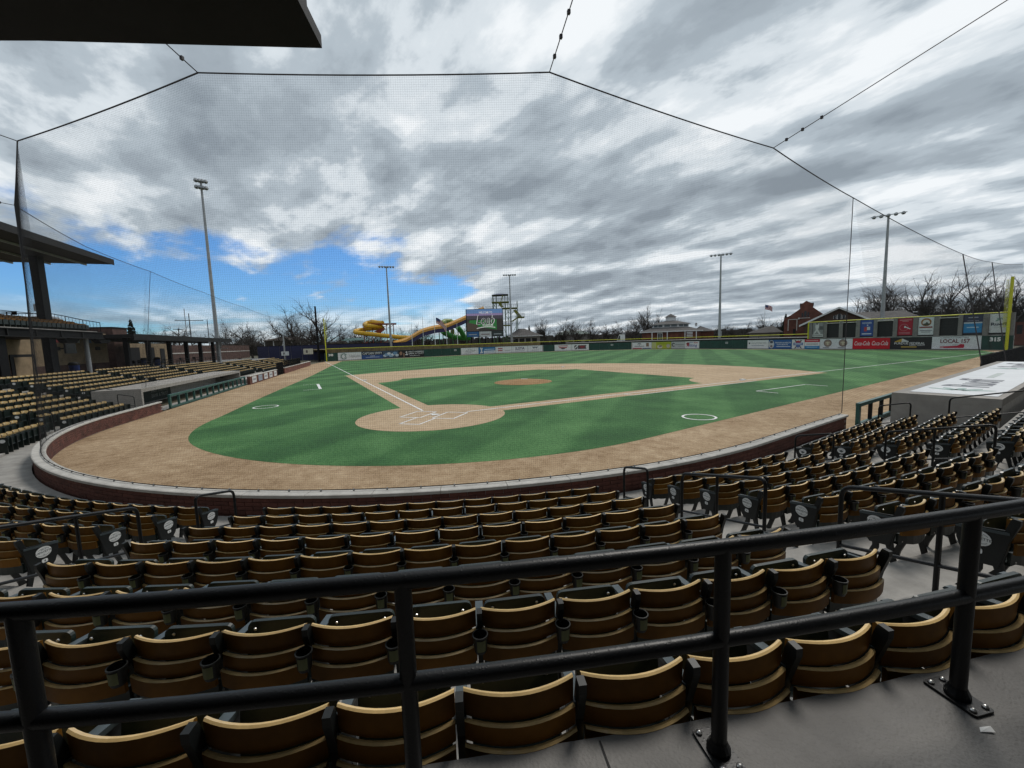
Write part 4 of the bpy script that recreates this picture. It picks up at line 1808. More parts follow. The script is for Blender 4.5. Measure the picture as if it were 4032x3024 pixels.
CN('roof_sheet', M_roofdark, -78, -45.2, 10.85, 17.5, 5.62, 5.98)
CN('gutter', M_dark, -78.05, -45.15, 10.6, 10.849, 5.36, 6.02)
for s_ in (-46.2, -50.8, -56.2, -61.5, -66.6, -72):
    mb = MB()
    c = X(s_, 11.8, 0)
    mb.box((c.x, c.y, (1.9 + 5.62) / 2), (0.42, 0.42, 5.62 - 1.9), ang(s_))
    put(mb, 'column', M_black, cn, cni)
mb = MB()
c = X(-46.2, 12.4, 0)
fr = CN('cross_beam', M_dark, -77.5, -45.6, 14.0, 14.25, 5.3, 5.62)
for i, s_ in enumerate((-50, -53, -57.5, -62.5, -67.5)):
    high_table(s_, 12.9, 1.95, 'dark high-top table, %s from the left under the canopy' % ORD[i + 1])
    stool(s_ - 0.75, 12.7, 1.95, R_(20 + 40 * i), 'dark stool left of the %s table under the canopy' % ORD[i + 1])
    stool(s_ + 0.75, 12.9, 1.95, R_(200 - 30 * i), 'dark stool right of the %s table under the canopy' % ORD[i + 1])
t = thing('party_deck_railing', 'black pipe railing in front of the canopy tables', 'railing', X(-58, 10.4, 1.94))
ti = Matrix.Translation(X(-58, 10.4, 1.94)).inverted()
for z in (2.45, 2.75, 2.98):
    mb = MB()
    mb.tube([X(-46, 10.4, z), X(-70, 10.4, z)], 0.025, 6)
    put(mb, 'rail', M_black, t, ti)
for k in range(13):
    mb = MB()
    mb.tube([X(-46 - 2 * k, 10.4, 1.7), X(-46 - 2 * k, 10.4, 2.98)], 0.028, 6)
    put(mb, 'post', M_black, t, ti)

# ------------------------------------------------------------------ outfield wall
def px_wall(px, ext=0.0, py=1380):
    """azimuth (deg, about home plate) where the outfield wall stands behind a picture column"""
    d = ray(px, py)
    lo, hi = -45.5, 45.5
    best = None
    prev = None
    for i in range(0, 1821):
        a = -45.5 + i * 0.05
        p = wall_p(a, ext) - CV
        c = d.x * p.y - d.y * p.x
        if prev is not None and prev[1] * c <= 0 and (p.x * d.x + p.y * d.y) > 0:
            return prev[0] + (a - prev[0]) * abs(prev[1]) / (abs(prev[1]) + abs(c) + 1e-9)
        prev = (a, c)
    return 45.0


def wring(mb, a0, a1, e0, e1, z0, z1, da=1.0):
    n_ = max(1, int(math.ceil(abs(a1 - a0) / da)))
    vs, fs = [], []
    for i in range(n_ + 1):
        a = a0 + (a1 - a0) * i / n_
        for e, z in ((e0, z0), (e1, z0), (e1, z1), (e0, z1)):
            vs.append(wall_p(a, e, z))
    for i in range(n_):
        for k in range(4):
            p, q = i * 4 + k, i * 4 + (k + 1) % 4
            fs.append((p, q, q + 4, p + 4))
    fs += [(3, 2, 1, 0), tuple(n_ * 4 + k for k in range(4))]
    return mb.add(vs, fs)


ob = wall_p(0)
ow = thing('outfield_wall', 'long dark green padded outfield wall with advertising boards', 'wall', ob)
oi = Matrix.Translation(ob).inverted()
WH = 2.36
npn = 60
for k in range(npn):
    a0 = -45 + 90.0 * k / npn
    a1 = -45 + 90.0 * (k + 1) / npn - 0.012
    mb = MB()
    wring(mb, a0, a1, 0.0, 0.12, 0.02, WH, 0.5)
    put(mb, 'wall_pad', M_greenwall, ow, oi)
mb = MB()
wring(mb, -45, 45, 0.125, 0.4, -0.05, WH - 0.02, 1.0)
put(mb, 'wall_backing', M_conc, ow, oi)
mb = MB()
wring(mb, -45, 45, -0.45, -0.02, -0.02, 0.012, 1.0)
put(mb, 'wall_curb', M_cap, ow, oi)
yl = thing('home_run_line', 'thin bright yellow pipe running along the top of the outfield wall', 'rail', wall_p(0, 0.3, 3.5))
yi = Matrix.Translation(wall_p(0, 0.3, 3.5)).inverted()
AZB = px_wall(3179)                           # where the tall right field bays begin
mb = MB()
mb.tube([wall_p(a, 0.3, 3.5) for a in np.linspace(-44.6, AZB, 80)], 0.075, 6)
put(mb, 'line_pipe', M_yellow, yl, yi)
mb = MB()
mb.tube([wall_p(AZB, 0.3, WH), wall_p(AZB, 0.3, 6.12)], 0.16, 6)
put(mb, 'step_post', M_yellow, yl, yi)
mb = MB()
mb.tube([wall_p(a, 0.3, 6.12) for a in np.linspace(AZB, 44.7, 20)], 0.085, 6)
put(mb, 'line_pipe', M_yellow, yl, yi)
AZT = px_wall(2128)
AZL = -44.8
M_tanb = mat('tan_block', (0.20, 0.145, 0.075), 0.85, var=0.2, scale=0.8)
n_ = 30
rw = thing('retaining_wall', 'brown block retaining wall above the left field boards', 'wall', wall_p(-30, 1.2, 0))
ri_ = Matrix.Translation(wall_p(-30, 1.2, 0)).inverted()
for k in range(n_):
    a0 = AZL + (AZT - AZL) * k / n_
    a1 = AZL + (AZT - AZL) * (k + 1) / n_ - 0.035
    mb = MB()
    wring(mb, a0, a1, 1.2, 1.6, 0.0, 3.42, 0.6)
    put(mb, 'wall_block', M_tanb, rw, ri_)
# berm behind it
mb = MB()
n2 = 40
vs, fs = [], []
for i in range(n2 + 1):
    a = -47 + (AZT + 47) * i / n2
    for e, z in ((1.58, 3.3), (9, 3.5), (22, 1.2), (34, 0.0)):
        vs.append(wall_p(a, e, z) if a > -45 else wall_p(-45, e, z) + Vector((-(-45 - a) * 1.8, 0, 0)))
for i in range(n2):
    for k in range(3):
        p, q = i * 4 + k, i * 4 + k + 1
        fs.append((p, q, q + 4, p + 4))
mb.add(vs, fs)
mb.build('grass_berm', mat('dry_grass', (0.12, 0.095, 0.04), 0.95, var=0.3, scale=0.3), kind='structure')
# dark fence behind centre and right field
fb = thing('windscreen_fence', 'long dark mesh fence behind the centre and right field wall', 'fence', wall_p(10, 4))
fi = Matrix.Translation(wall_p(10, 4)).inverted()
M_screen = mat('fence_screen', (0.018, 0.017, 0.016), 0.8, var=0.3, scale=2)
mb = MB()
wring(mb, AZT + 0.3, 44.5, 4.0, 4.05, 0.0, 3.0, 1.0)
put(mb, 'screen', M_screen, fb, fi)
for k in range(40):
    a = AZT + 0.5 + (44 - AZT) * k / 40
    p = wall_p(a, 3.9)
    mb = MB()
    mb.tube([(p.x, p.y, 0), (p.x, p.y, 3.3)], 0.05, 5)
    put(mb, 'fence_post', M_black, fb, fi)
mb = MB()
mb.tube([wall_p(a, 3.2, 2.75) for a in np.linspace(AZT + 4, AZB, 60)], 0.10, 5)
put(mb, 'pale_pipe', M_cap, fb, fi)

# ------------------------------------------------------------------ boards on the wall
GREYT = (0.22, 0.23, 0.25)
WHT = (0.66, 0.68, 0.69)


def board(px0, px1, z0, z1, bg, elems, label, ext=-0.05, name='advertising_board'):
    a0, a1 = px_wall(px0), px_wall(px1)
    p0, p1 = wall_p(a0, ext, z0), wall_p(a1, ext, z0)
    ux = (p1 - p0)
    w = ux.length
    rz = math.atan2(ux.y, ux.x)
    h = z1 - z0
    t = thing(name, label, 'advertisement', p0, rz)
    MB().bbox((0, 0, 0), (w - 0.03, 0.03, h)).build('panel', paint(bg), t)
    lay = 1
    for e in elems:
        y = -0.006 * lay - 0.002
        lay += 1
        k = e[0]
        if k == 'bar':                       # print too small to read in the photograph
            e = ('rect', e[2] - e[5] / 2, e[2] + e[5] / 2, e[3] - e[4] * 0.3, e[3] + e[4] * 0.3, e[6])
            k = 'rect'
        if k == 'rect':
            _, x0, x1, b0, b1, col = e
            mb_ = MB()
            mb_.add([(x0 * w, y, b0 * h), (x1 * w, y, b0 * h), (x1 * w, y, b1 * h), (x0 * w, y, b1 * h)], [(0, 1, 2, 3)])
            mb_.build('colour_field', paint(col), t)
        elif k == 'disc':
            _, cx, cz, r, col = e[:5]
            sx = e[5] if len(e) > 5 else 1.0
            mb_ = MB()
            mb_.add([(cx * w + r * h * sx * math.cos(2 * math.pi * i / 24), y, cz * h + r * h * math.sin(2 * math.pi * i / 24)) for i in range(24)], [tuple(range(24))])
            mb_.build('emblem', paint(col), t)
        elif k == 'poly':
            _, pts_, col = e
            mb_ = MB()
            mb_.add([(a * w, y, b * h) for a, b in pts_], [tuple(range(len(pts_)))])
            mb_.build('emblem', paint(col), t)
        elif k == 'arc':
            _, cx, cz, r, a0_, a1_, th_, col = e
            mb_ = MB()
            q = 14
            vs_ = []
            for i in range(q + 1):
                aa = R_(a0_ + (a1_ - a0_) * i / q)
                for rr in (r - th_ / 2, r + th_ / 2):
                    vs_.append((cx * w + rr * h * math.cos(aa), y, cz * h + rr * h * math.sin(aa)))
            mb_.add(vs_, [(2 * i, 2 * i + 1, 2 * i + 3, 2 * i + 2) for i in range(q)])
            mb_.build('emblem', paint(col), t)
        elif k == 'text':
            _, body, cx, cz, hh, ww, col = e[:7]
            sh = e[7] if len(e) > 7 else 0.0
            bo_ = (e[8] if len(e) > 8 else 0.012) * 0.45
            me = text_mesh(body, hh * h * 1.35, paint(col), 'lettering', sh, bo_)
            xs_ = [v.co.x for v in me.vertices]
            cur = max(xs_) - min(xs_) if xs_ else 1
            o_ = link('lettering', me, t)
            mid = (max(xs_) + min(xs_)) / 2
            sx = ww * w / cur
            o_.matrix_basis = Matrix.Translation((cx * w - mid * sx, y, cz * h)) @ Matrix.Rotation(R_(90), 4, 'X') @ Matrix.Diagonal((sx, 1, 1, 1))
    return t


Z0, Z1 = 0.16, 2.28
board(1329, 1422, Z0, Z1, WHT, [('arc', 0.25, 0.5, 0.36, 30, 330, 0.10, (0.05, 0.14, 0.12)), ('arc', 0.25, 0.5, 0.20, -80, 80, 0.08, (0.05, 0.14, 0.12)), ('arc', 0.25, 0.5, 0.48, 120, 240, 0.03, GREYT), ('text', 'UpLync', 0.72, 0.5, 0.34, 0.46, GREYT)], 'white board with green swirl and grey UpLync lettering near the left pole')
board(1423, 1507, Z0, Z1, (0.03, 0.08, 0.24), [('rect', 0.01, 0.99, 0.52, 0.98, (0.02, 0.02, 0.022)), ('text', 'CAPTAIN SPIFFY', 0.5, 0.74, 0.34, 0.92, (0.62, 0.64, 0.66), 0, 0.03), ('bar', '', 0.5, 0.38, 0.12, 0.22, (0.5, 0.55, 0.65)), ('rect', 0.18, 0.82, 0.18, 0.26, (0.35, 0.42, 0.6))], 'blue and black CAPTAIN SPIFFY board on the left field wall')
cl_ = [('disc', 0.12 + 0.13 * k, 0.35 + 0.28 * ((k * 7) % 3) / 2, 0.17 + 0.05 * (k % 2), c, 1.5) for k, c in enumerate(((0.5, 0.58, 0.66), (0.18, 0.3, 0.45), (0.6, 0.66, 0.7), (0.25, 0.38, 0.52), (0.62, 0.68, 0.72), (0.14, 0.26, 0.42), (0.5, 0.58, 0.64)))]
board(1507.5, 1568, Z0, Z1, (0.05, 0.08, 0.12), cl_, 'board printed with blue and white clouds on the left field wall')
board(1568.5, 1669, Z0, Z1, (0.012, 0.012, 0.013), [('disc', 0.09, 0.58, 0.26, (0.30, 0.17, 0.11), 0.8), ('rect', 0.19, 0.22, 0.08, 0.6, (0.4, 0.25, 0.17)), ('poly', [(0.26, 0.3), (0.36, 0.3), (0.36, 0.42), (0.335, 0.42), (0.335, 0.85), (0.30, 0.85), (0.265, 0.68), (0.30, 0.68), (0.30, 0.42), (0.26, 0.42)], WHT), ('text', 'FIRST FARMERS', 0.69, 0.74, 0.22, 0.60, WHT), ('text', 'BANK & TRUST', 0.69, 0.48, 0.22, 0.60, WHT), ('text', 'www.ffbt.com', 0.62, 0.2, 0.13, 0.4, WHT)], 'black FIRST FARMERS BANK & TRUST board with white lettering')
board(1815, 1884, Z0, Z1, WHT, [('arc', 0.5, 0.30, 0.5, 40, 140, 0.05, GREYT), ('text', 'ALSOP', 0.52, 0.5, 0.26, 0.6, GREYT, 0.3), ('bar', '', 0.4, 0.22, 0.12, 0.4, GREYT)], 'white ALSOP board with grey italic lettering in left centre field')
board(1884.5, 1951, Z0, Z1, (0.60, 0.64, 0.67), [('rect', 0.0, 0.99, 0.45, 1.0, (0.03, 0.16, 0.36)), ('rect', 0.0, 0.30, 0.0, 0.45, (0.03, 0.16, 0.36)), ('arc', -0.02, 0.5, 0.55, -50, 50, 0.2, WHT), ('arc', 0.34, 0.5, 0.50, 130, 230, 0.2, WHT), ('bar', '', 0.65, 0.66, 0.16, 0.6, (0.5, 0.6, 0.72)), ('rect', 0.4, 0.9, 0.2, 0.28, (0.25, 0.4, 0.55))], 'blue and white board with a large white X in left centre')
board(1951.5, 2016, Z0, Z1, WHT, [('rect', 0.14, 0.42, 0.62, 0.78, (0.32, 0.06, 0.07)), ('rect', 0.14, 0.42, 0.30, 0.46, (0.32, 0.06, 0.07)), ('rect', 0.56, 0.9, 0.30, 0.36, GREYT)], 'white board with two dark red bars in left centre field')
board(2016.5, 2078, Z0, Z1, WHT, [('rect', 0.22, 0.25, 0.35, 0.85, (0.03, 0.03, 0.1)), ('text', 'LSYA', 0.54, 0.6, 0.46, 0.52, (0.03, 0.025, 0.10), 0, 0.05), ('rect', 0.2, 0.8, 0.18, 0.24, (0.3, 0.3, 0.33))], 'white board with bold dark blue LSYA letters')
board(2078.5, 2136, Z0, Z1, WHT, [('poly', [(0.3, 0.8), (0.4, 0.5), (0.5, 0.68), (0.6, 0.5), (0.7, 0.8), (0.62, 0.82), (0.58, 0.7), (0.5, 0.84), (0.42, 0.7), (0.38, 0.82)], (0.10, 0.12, 0.16)), ('rect', 0.25, 0.75, 0.22, 0.28, (0.2, 0.2, 0.25))], 'white board with a dark winged W emblem')
board(2184, 2251, Z0, Z1, WHT, [('poly', [(0.22, 0.85), (0.78, 0.85), (0.72, 0.45), (0.5, 0.25), (0.28, 0.45)], (0.36, 0.05, 0.05)), ('rect', 0.27, 0.73, 0.58, 0.72, WHT), ('disc', 0.5, 0.35, 0.12, (0.08, 0.08, 0.09), 2.6)], 'white board with a red scalloped crest in centre field')
board(2251.5, 2319, Z0, Z1, WHT, [('poly', [(0.36, 0.82), (0.86, 0.82), (0.82, 0.5), (0.86, 0.2), (0.36, 0.2)], (0.05, 0.05, 0.06)), ('disc', 0.24, 0.5, 0.36, (0.07, 0.07, 0.08), 0.8), ('poly', [(0.12, 0.3), (0.3, 0.75), (0.38, 0.75), (0.2, 0.3)], WHT), ('text', 'TBT', 0.6, 0.5, 0.4, 0.34, (0.40, 0.03, 0.04), 0, 0.05)], 'white board with a black and red TBT badge')
board(2490, 2566, Z0, Z1, WHT, [('arc', 0.37, 0.58, 0.28, 20, 160, 0.10, (0.05, 0.06, 0.07)), ('disc', 0.37, 0.62, 0.08, (0.05, 0.06, 0.07)), ('bar', '', 0.37, 0.42, 0.18, 0.5, GREYT), ('rect', 0.72, 0.86, 0.35, 0.92, (0.22, 0.14, 0.09)), ('rect', 0.03, 0.5, 0.02, 0.16, (0.42, 0.08, 0.08)), ('rect', 0.53, 0.96, 0.02, 0.14, (0.12, 0.17, 0.26))], 'white board with an arched dark eye emblem in right centre')
board(2566.5, 2643, Z0, Z1, (0.38, 0.42, 0.04), [('rect', 0.0, 0.22, 0.0, 1.0, (0.45, 0.47, 0.2)), ('disc', 0.42, 0.30, 0.26, (0.55, 0.52, 0.46), 1.6), ('disc', 0.85, 0.40, 0.28, (0.45, 0.42, 0.36), 1.0), ('rect', 0.3, 0.95, 0.66, 0.9, (0.30, 0.36, 0.02)), ('disc', 0.45, 0.4, 0.12, (0.2, 0.17, 0.12), 2.2)], 'lime green board with pale food pictures in right centre')
board(2643.5, 2697, Z0, Z1, (0.42, 0.44, 0.44), [('arc', 0.16, 0.55, 0.22, 40, 320, 0.12, (0.02, 0.02, 0.02)), ('bar', '', 0.6, 0.55, 0.22, 0.62, (0.26, 0.28, 0.27)), ('rect', 0.5, 0.9, 0.26, 0.33, (0.28, 0.3, 0.3))], 'grey board with a black C initial in right centre')
board(2697.5, 2753, Z0, Z1, WHT, [('text', 'Alting', 0.52, 0.42, 0.42, 0.66, (0.03, 0.06, 0.26), 0, 0.03), ('text', 'RON', 0.76, 0.80, 0.22, 0.26, (0.42, 0.04, 0.05), 0, 0.03), ('rect', 0.24, 0.58, 0.78, 0.84, (0.06, 0.1, 0.35)), ('poly', [(0.1, 0.2), (0.2, 0.9), (0.3, 0.2), (0.06, 0.65), (0.34, 0.65)], (0.42, 0.06, 0.07))], 'white RON Alting board with red star')
board(2943, 3026, Z0, Z1, WHT, [('rect', 0.06, 0.13, 0.56, 0.72, (0.03, 0.03, 0.03)), ('text', 'OLD NATIONAL BANK', 0.54, 0.64, 0.16, 0.74, (0.33, 0.34, 0.35)), ('rect', 0.2, 0.78, 0.32, 0.39, (0.28, 0.32, 0.4))], 'white OLD NATIONAL BANK board in right field')
board(3026.5, 3117, Z0, Z1, (0.02, 0.10, 0.30), [('disc', 0.12, 0.5, 0.48, (0.5, 0.52, 0.54), 0.72), ('disc', 0.12, 0.76, 0.16, (0.06, 0.07, 0.1), 1.3), ('disc', 0.12, 0.26, 0.15, (0.2, 0.15, 0.16), 1.0), ('text', 'FRANCISCAN HEALTH', 0.63, 0.66, 0.17, 0.66, (0.66, 0.7, 0.76)), ('text', 'SPORTS MEDICINE', 0.6, 0.45, 0.14, 0.48, (0.62, 0.66, 0.74)), ('rect', 0.35, 0.95, 0.20, 0.28, (0.5, 0.56, 0.66))], 'blue FRANCISCAN HEALTH SPORTS MEDICINE board')
board(3117.5, 3167, Z0, Z1, WHT, [('poly', [(0.2, 0.05), (0.28, 0.03), (0.8, 0.9), (0.7, 0.95)], (0.05, 0.035, 0.03)), ('poly', [(0.8, 0.05), (0.72, 0.03), (0.2, 0.9), (0.3, 0.95)], (0.05, 0.035, 0.03)), ('disc', 0.5, 0.6, 0.30, (0.40, 0.05, 0.07), 0.9), ('disc', 0.5, 0.36, 0.25, (0.10, 0.16, 0.34), 0.9), ('rect', 0.12, 0.88, 0.38, 0.66, (0.08, 0.15, 0.36)), ('rect', 0.2, 0.8, 0.48, 0.56, WHT)], 'white board with crossed bats and a red and blue badge')
board(3167.5, 3227, Z0, Z1, WHT, [('rect', 0.0, 0.99, 0.70, 1.0, (0.46, 0.02, 0.04)), ('rect', 0.0, 0.99, 0.0, 0.30, (0.04, 0.22, 0.45)), ('rect', 0.1, 0.9, 0.82, 0.90, (0.6, 0.35, 0.36)), ('rect', 0.12, 0.88, 0.46, 0.53, (0.3, 0.3, 0.3)), ('rect', 0.15, 0.85, 0.12, 0.19, (0.3, 0.48, 0.62))], 'board striped red, white and blue in right field')
rb_ = []
for cx in (0.25, 0.72):
    rb_ += [('disc', cx, 0.58, 0.38, (0.17, 0.12, 0.11)), ('disc', cx, 0.58, 0.30, (0.30, 0.23, 0.18)), ('poly', [(cx - .08, 0.6), (cx, 0.74), (cx + .08, 0.6), (cx + .02, 0.55), (cx + .03, 0.4), (cx - .03, 0.38), (cx - .02, 0.54)], (0.55, 0.5, 0.36)), ('bar', '', cx - 0.05, 0.12, 0.13, 0.2, GREYT)]
board(3227.5, 3356, Z0, Z1, WHT, rb_, 'white board with two round bronze emblems in right field')
board(3356.5, 3503, Z0, Z1 + 0.02, (0.50, 0.005, 0.015), [('text', 'Coca-Cola', 0.26, 0.5, 0.42, 0.42, (0.72, 0.7, 0.7), 0.35, 0.02), ('text', 'Coca-Cola', 0.74, 0.5, 0.42, 0.42, (0.72, 0.7, 0.7), 0.35, 0.02)], 'bright red Coca-Cola board in right field')
board(3503.5, 3667, Z0, Z1, (0.012, 0.012, 0.012), [('poly', [(0.12, 0.62), (0.46, 0.62), (0.46, 0.68), (0.30, 0.92), (0.12, 0.68)], WHT), ('poly', [(0.12, 0.62), (0.28, 0.62), (0.30, 0.92), (0.12, 0.68)], (0.55, 0.36, 0.05)), ('rect', 0.14, 0.44, 0.70, 0.72, (0.02, 0.02, 0.02)), ('text', 'PURDUE FEDERAL', 0.48, 0.48, 0.20, 0.74, (0.7, 0.7, 0.7), 0, 0.012), ('text', 'CREDIT UNION', 0.66, 0.32, 0.12, 0.36, (0.6, 0.6, 0.6)), ('rect', 0.28, 0.66, 0.12, 0.22, (0.42, 0.30, 0.06))], 'black PURDUE FEDERAL CREDIT UNION board')
board(3667.5, 3862, Z0, Z1 + 0.06, WHT, [('text', 'PLUMBERS & STEAMFITTERS', 0.46, 0.90, 0.09, 0.58, GREYT), ('text', 'LOCAL 157', 0.48, 0.62, 0.32, 0.60, (0.16, 0.02, 0.03), 0, 0.05), ('poly', [(0.18, 0.08), (0.66, 0.08), (0.68, 0.20), (0.67, 0.38), (0.60, 0.40), (0.54, 0.26), (0.18, 0.2)], (0.45, 0.01, 0.04)), ('rect', 0.19, 0.25, 0.12, 0.16, WHT), ('rect', 0.44, 0.56, 0.30, 0.36, (0.45, 0.47, 0.48))], 'white LOCAL 157 board with a red pipe wrench')
for px, body, lab in ((1301, '340', 'white 340 distance number on the green wall near the left pole'), (3915, '315', 'white 315 distance number on the green wall at the right pole')):
    a = px_wall(px)
    p = wall_p(a, -0.03, 1.72)
    q = wall_p(a + 0.5, -0.03, 1.72)
    me = text_mesh(body, 0.85, M_white, 'distance_number', bold=0.05)
    o_ = link('distance_number', me, None, lab, 'number')
    o_.matrix_basis = Matrix.Translation(p) @ Matrix.Rotation(math.atan2((q - p).y, (q - p).x), 4, 'Z') @ Matrix.Rotation(R_(90), 4, 'X')
for px, lab in ((1793, 'left centre'), (2410, 'centre'), (2861, 'right centre')):
    a = px_wall(px)
    board(px - 5, px + 5, 1.45, 1.95, (0.45, 0.47, 0.47), [('bar', '', 0.5, 0.5, 0.6, 0.8, (0.1, 0.12, 0.12))], 'small pale distance plate on the green wall in %s field' % lab, name='distance_plate')

# ------------------------------------------------------------------ tall right field bays with banners
tb = thing('right_field_bays', 'tall row of grey concrete pillars and dark openings above right field wall', 'wall', wall_p(38, 0.2, WH))
tbi = Matrix.Translation(wall_p(38, 0.2, WH)).inverted()
PIL = [(3183, 3194), (3239, 3252), (3299, 3314), (3365, 3381), (3434, 3449), (3510, 3527), (3588, 3607), (3670, 3692), (3764, 3782), (3861, 3884), (3963, 3984)]
M_pil = mat('bay_concrete', (0.21, 0.20, 0.19), 0.85, var=0.12, scale=1.5)
for a, b in PIL:
    mb = MB()
    wring(mb, px_wall(a), px_wall(b), 0.0, 0.5, WH + 0.002, 6.05, 5)
    put(mb, 'pillar', M_pil, tb, tbi)
mb = MB()
wring(mb, px_wall(3183), px_wall(3984), 0.16, 0.34, WH + 0.003, WH + 0.16, 1)
put(mb, 'sill', M_conc, tb, tbi)
for i in (1, 2, 4, 7):
    a, b = px_wall(PIL[i][1]), px_wall(PIL[i + 1][0])
    mb = MB()
    wring(mb, a, b, 0.30, 0.33, WH + 0.17, 5.62, 5)
    put(mb, 'dark_screen', M_shade, tb, tbi)
    mb = MB()
    wring(mb, a - 0.05, b + 0.05, -0.02, 0.34, 5.63, 5.76, 5)
    put(mb, 'lintel_bar', M_cap, tb, tbi)
for i in (0, 3, 5, 6, 8, 9):
    a, b = px_wall(PIL[i][1]), px_wall(PIL[i + 1][0])
    mb = MB()
    wring(mb, a, b, 0.30, 0.33, WH + 0.17, 6.0, 5)
    put(mb, 'dark_backing', M_shade, tb, tbi)
BZ0, BZ1 = 2.75, 5.95
board(3195, 3238, BZ0, BZ1, (0.25, 0.25, 0.25), [('rect', 0, 0.98, 0.0, 0.2, (0.5, 0.51, 0.5)), ('poly', [(0.3, 0.95), (0.55, 0.92), (0.6, 0.7), (0.5, 0.55), (0.75, 0.22), (0.6, 0.2), (0.42, 0.42), (0.2, 0.22), (0.1, 0.26), (0.3, 0.5), (0.25, 0.75)], (0.56, 0.56, 0.55)), ('disc', 0.4, 0.92, 0.06, (0.06, 0.06, 0.06)), ('rect', 0.62, 0.95, 0.5, 0.75, (0.1, 0.1, 0.1)), ('rect', 0.1, 0.9, 0.08, 0.12, (0.2, 0.2, 0.2))], 'grey photograph banner of a swinging batter', ext=0.2, name='hanging_banner')
board(3382, 3433, BZ0, BZ1, (0.035, 0.075, 0.26), [('text', 'HOOSIER', 0.5, 0.82, 0.11, 0.72, (0.55, 0.58, 0.65)), ('bar', '', 0.5, 0.14, 0.10, 0.74, (0.55, 0.58, 0.65)), ('disc', 0.55, 0.68, 0.035, (0.6, 0.6, 0.62)), ('rect', 0.3, 0.52, 0.30, 0.58, (0.38, 0.05, 0.06)), ('rect', 0.52, 0.76, 0.38, 0.58, (0.5, 0.52, 0.56))], 'blue hanging banner with red and white emblem over right field', ext=0.2, name='hanging_banner')
board(3528, 3587, BZ0, BZ1, (0.36, 0.012, 0.03), [('bar', '', 0.5, 0.90, 0.07, 0.8, (0.5, 0.25, 0.26)), ('bar', '', 0.5, 0.83, 0.06, 0.4, (0.5, 0.25, 0.26)), ('arc', 0.42, 0.46, 0.20, 0, 360, 0.02, (0.5, 0.2, 0.22)), ('poly', [(0.42, 0.5), (0.5, 0.56), (0.56, 0.5), (0.86, 0.38), (0.84, 0.34), (0.54, 0.45), (0.46, 0.42)], WHT), ('rect', 0.1, 0.85, 0.14, 0.17, (0.5, 0.2, 0.22)), ('rect', 0.1, 0.85, 0.07, 0.10, (0.5, 0.2, 0.22))], 'red hanging banner with a white axe over right field', ext=0.2, name='hanging_banner')
board(3608, 3669, BZ0, BZ1, WHT, [('disc', 0.5, 0.72, 0.23, (0.28, 0.12, 0.03)), ('disc', 0.5, 0.70, 0.16, (0.6, 0.6, 0.57)), ('poly', [(0.28, 0.62), (0.45, 0.66), (0.56, 0.76), (0.62, 0.66), (0.74, 0.64), (0.66, 0.54), (0.36, 0.54)], (0.06, 0.07, 0.05)), ('rect', 0.08, 0.92, 0.39, 0.47, (0.26, 0.07, 0.06)), ('rect', 0.12, 0.9, 0.23, 0.27, (0.2, 0.2, 0.22)), ('rect', 0.2, 0.8, 0.14, 0.18, (0.2, 0.2, 0.22))], 'white hanging banner with a round orange and green emblem', ext=0.2, name='hanging_banner')
board(3783, 3860, BZ0, BZ1, (0.035, 0.04, 0.075), [('rect', 0.03, 0.97, 0.06, 0.58, (0.03, 0.22, 0.46)), ('rect', 0.03, 0.97, 0.55, 0.62, (0.5, 0.55, 0.6)), ('bar', '', 0.5, 0.34, 0.09, 0.6, (0.4, 0.55, 0.68)), ('rect', 0.25, 0.75, 0.84, 0.89, (0.3, 0.3, 0.36)), ('rect', 0.2, 0.8, 0.68, 0.71, (0.25, 0.25, 0.32))], 'navy hanging banner with a bright blue lower half', ext=0.2, name='hanging_banner')
board(3885, 3962, BZ0 + 0.1, BZ1, (0.6, 0.62, 0.63), [('text', 'Ruoff', 0.5, 0.45, 0.16, 0.84, (0.06, 0.07, 0.09), 0, 0.06), ('poly', [(0.3, 0.62), (0.42, 0.60), (0.58, 0.72), (0.68, 0.66), (0.64, 0.80), (0.5, 0.76), (0.36, 0.80), (0.4, 0.72)], (0.22, 0.33, 0.29)), ('rect', 0.25, 0.85, 0.28, 0.31, (0.4, 0.42, 0.42))], 'white hanging Ruoff banner beside the right foul pole', ext=0.2, name='hanging_banner')

# ------------------------------------------------------------------ foul poles
def foul_pole(p, top, r, side, label, z0=0.0):
    t = thing('foul_pole', label, 'foul pole', (p.x, p.y, z0))
    MB().tube([(0, 0, 0), (0, 0, top)], r, 10).build('pole', M_yellow, t, True)
    n_ = Vector((side, 0.6, 0)).normalized()
    m_ = MB()
    z = 3.6
    for k in range(9):
        x = 0.12 + 0.06 * k
        a = n_ * x
        m_.tube([(a.x, a.y, 3.7 if side < 0 else 6.2), (a.x, a.y, top - 0.4)], 0.012, 4)
    m_.build('screen', M_yellow, t, kind='stuff')
    for z in np.linspace(3.8 if side < 0 else 6.3, top - 0.5, 6):
        a = n_ * 0.62
        MB().tube([(0, 0, z), (a.x, a.y, z)], 0.025, 4).build('screen_arm', M_yellow, t)


pl_ = gz(1278.5, 1423.4)
pl_ = wall_p(-44.75, -0.15)
foul_pole(pl_, at(1270, 1254, math.hypot(pl_.x - CV.x, pl_.y - CV.y)).z, 0.13, 1, 'slim yellow foul pole with screen at the left field corner')
pr_ = wall_p(44.6, -0.1)
foul_pole(pr_, at(3997, 1088, math.hypot(pr_.x - CV.x, pr_.y - CV.y)).z, 0.2, -1, 'thick yellow foul pole with screen at the right field corner')

# ------------------------------------------------------------------ light poles
def pfac(D, px, py):
    return at(px, py, D)


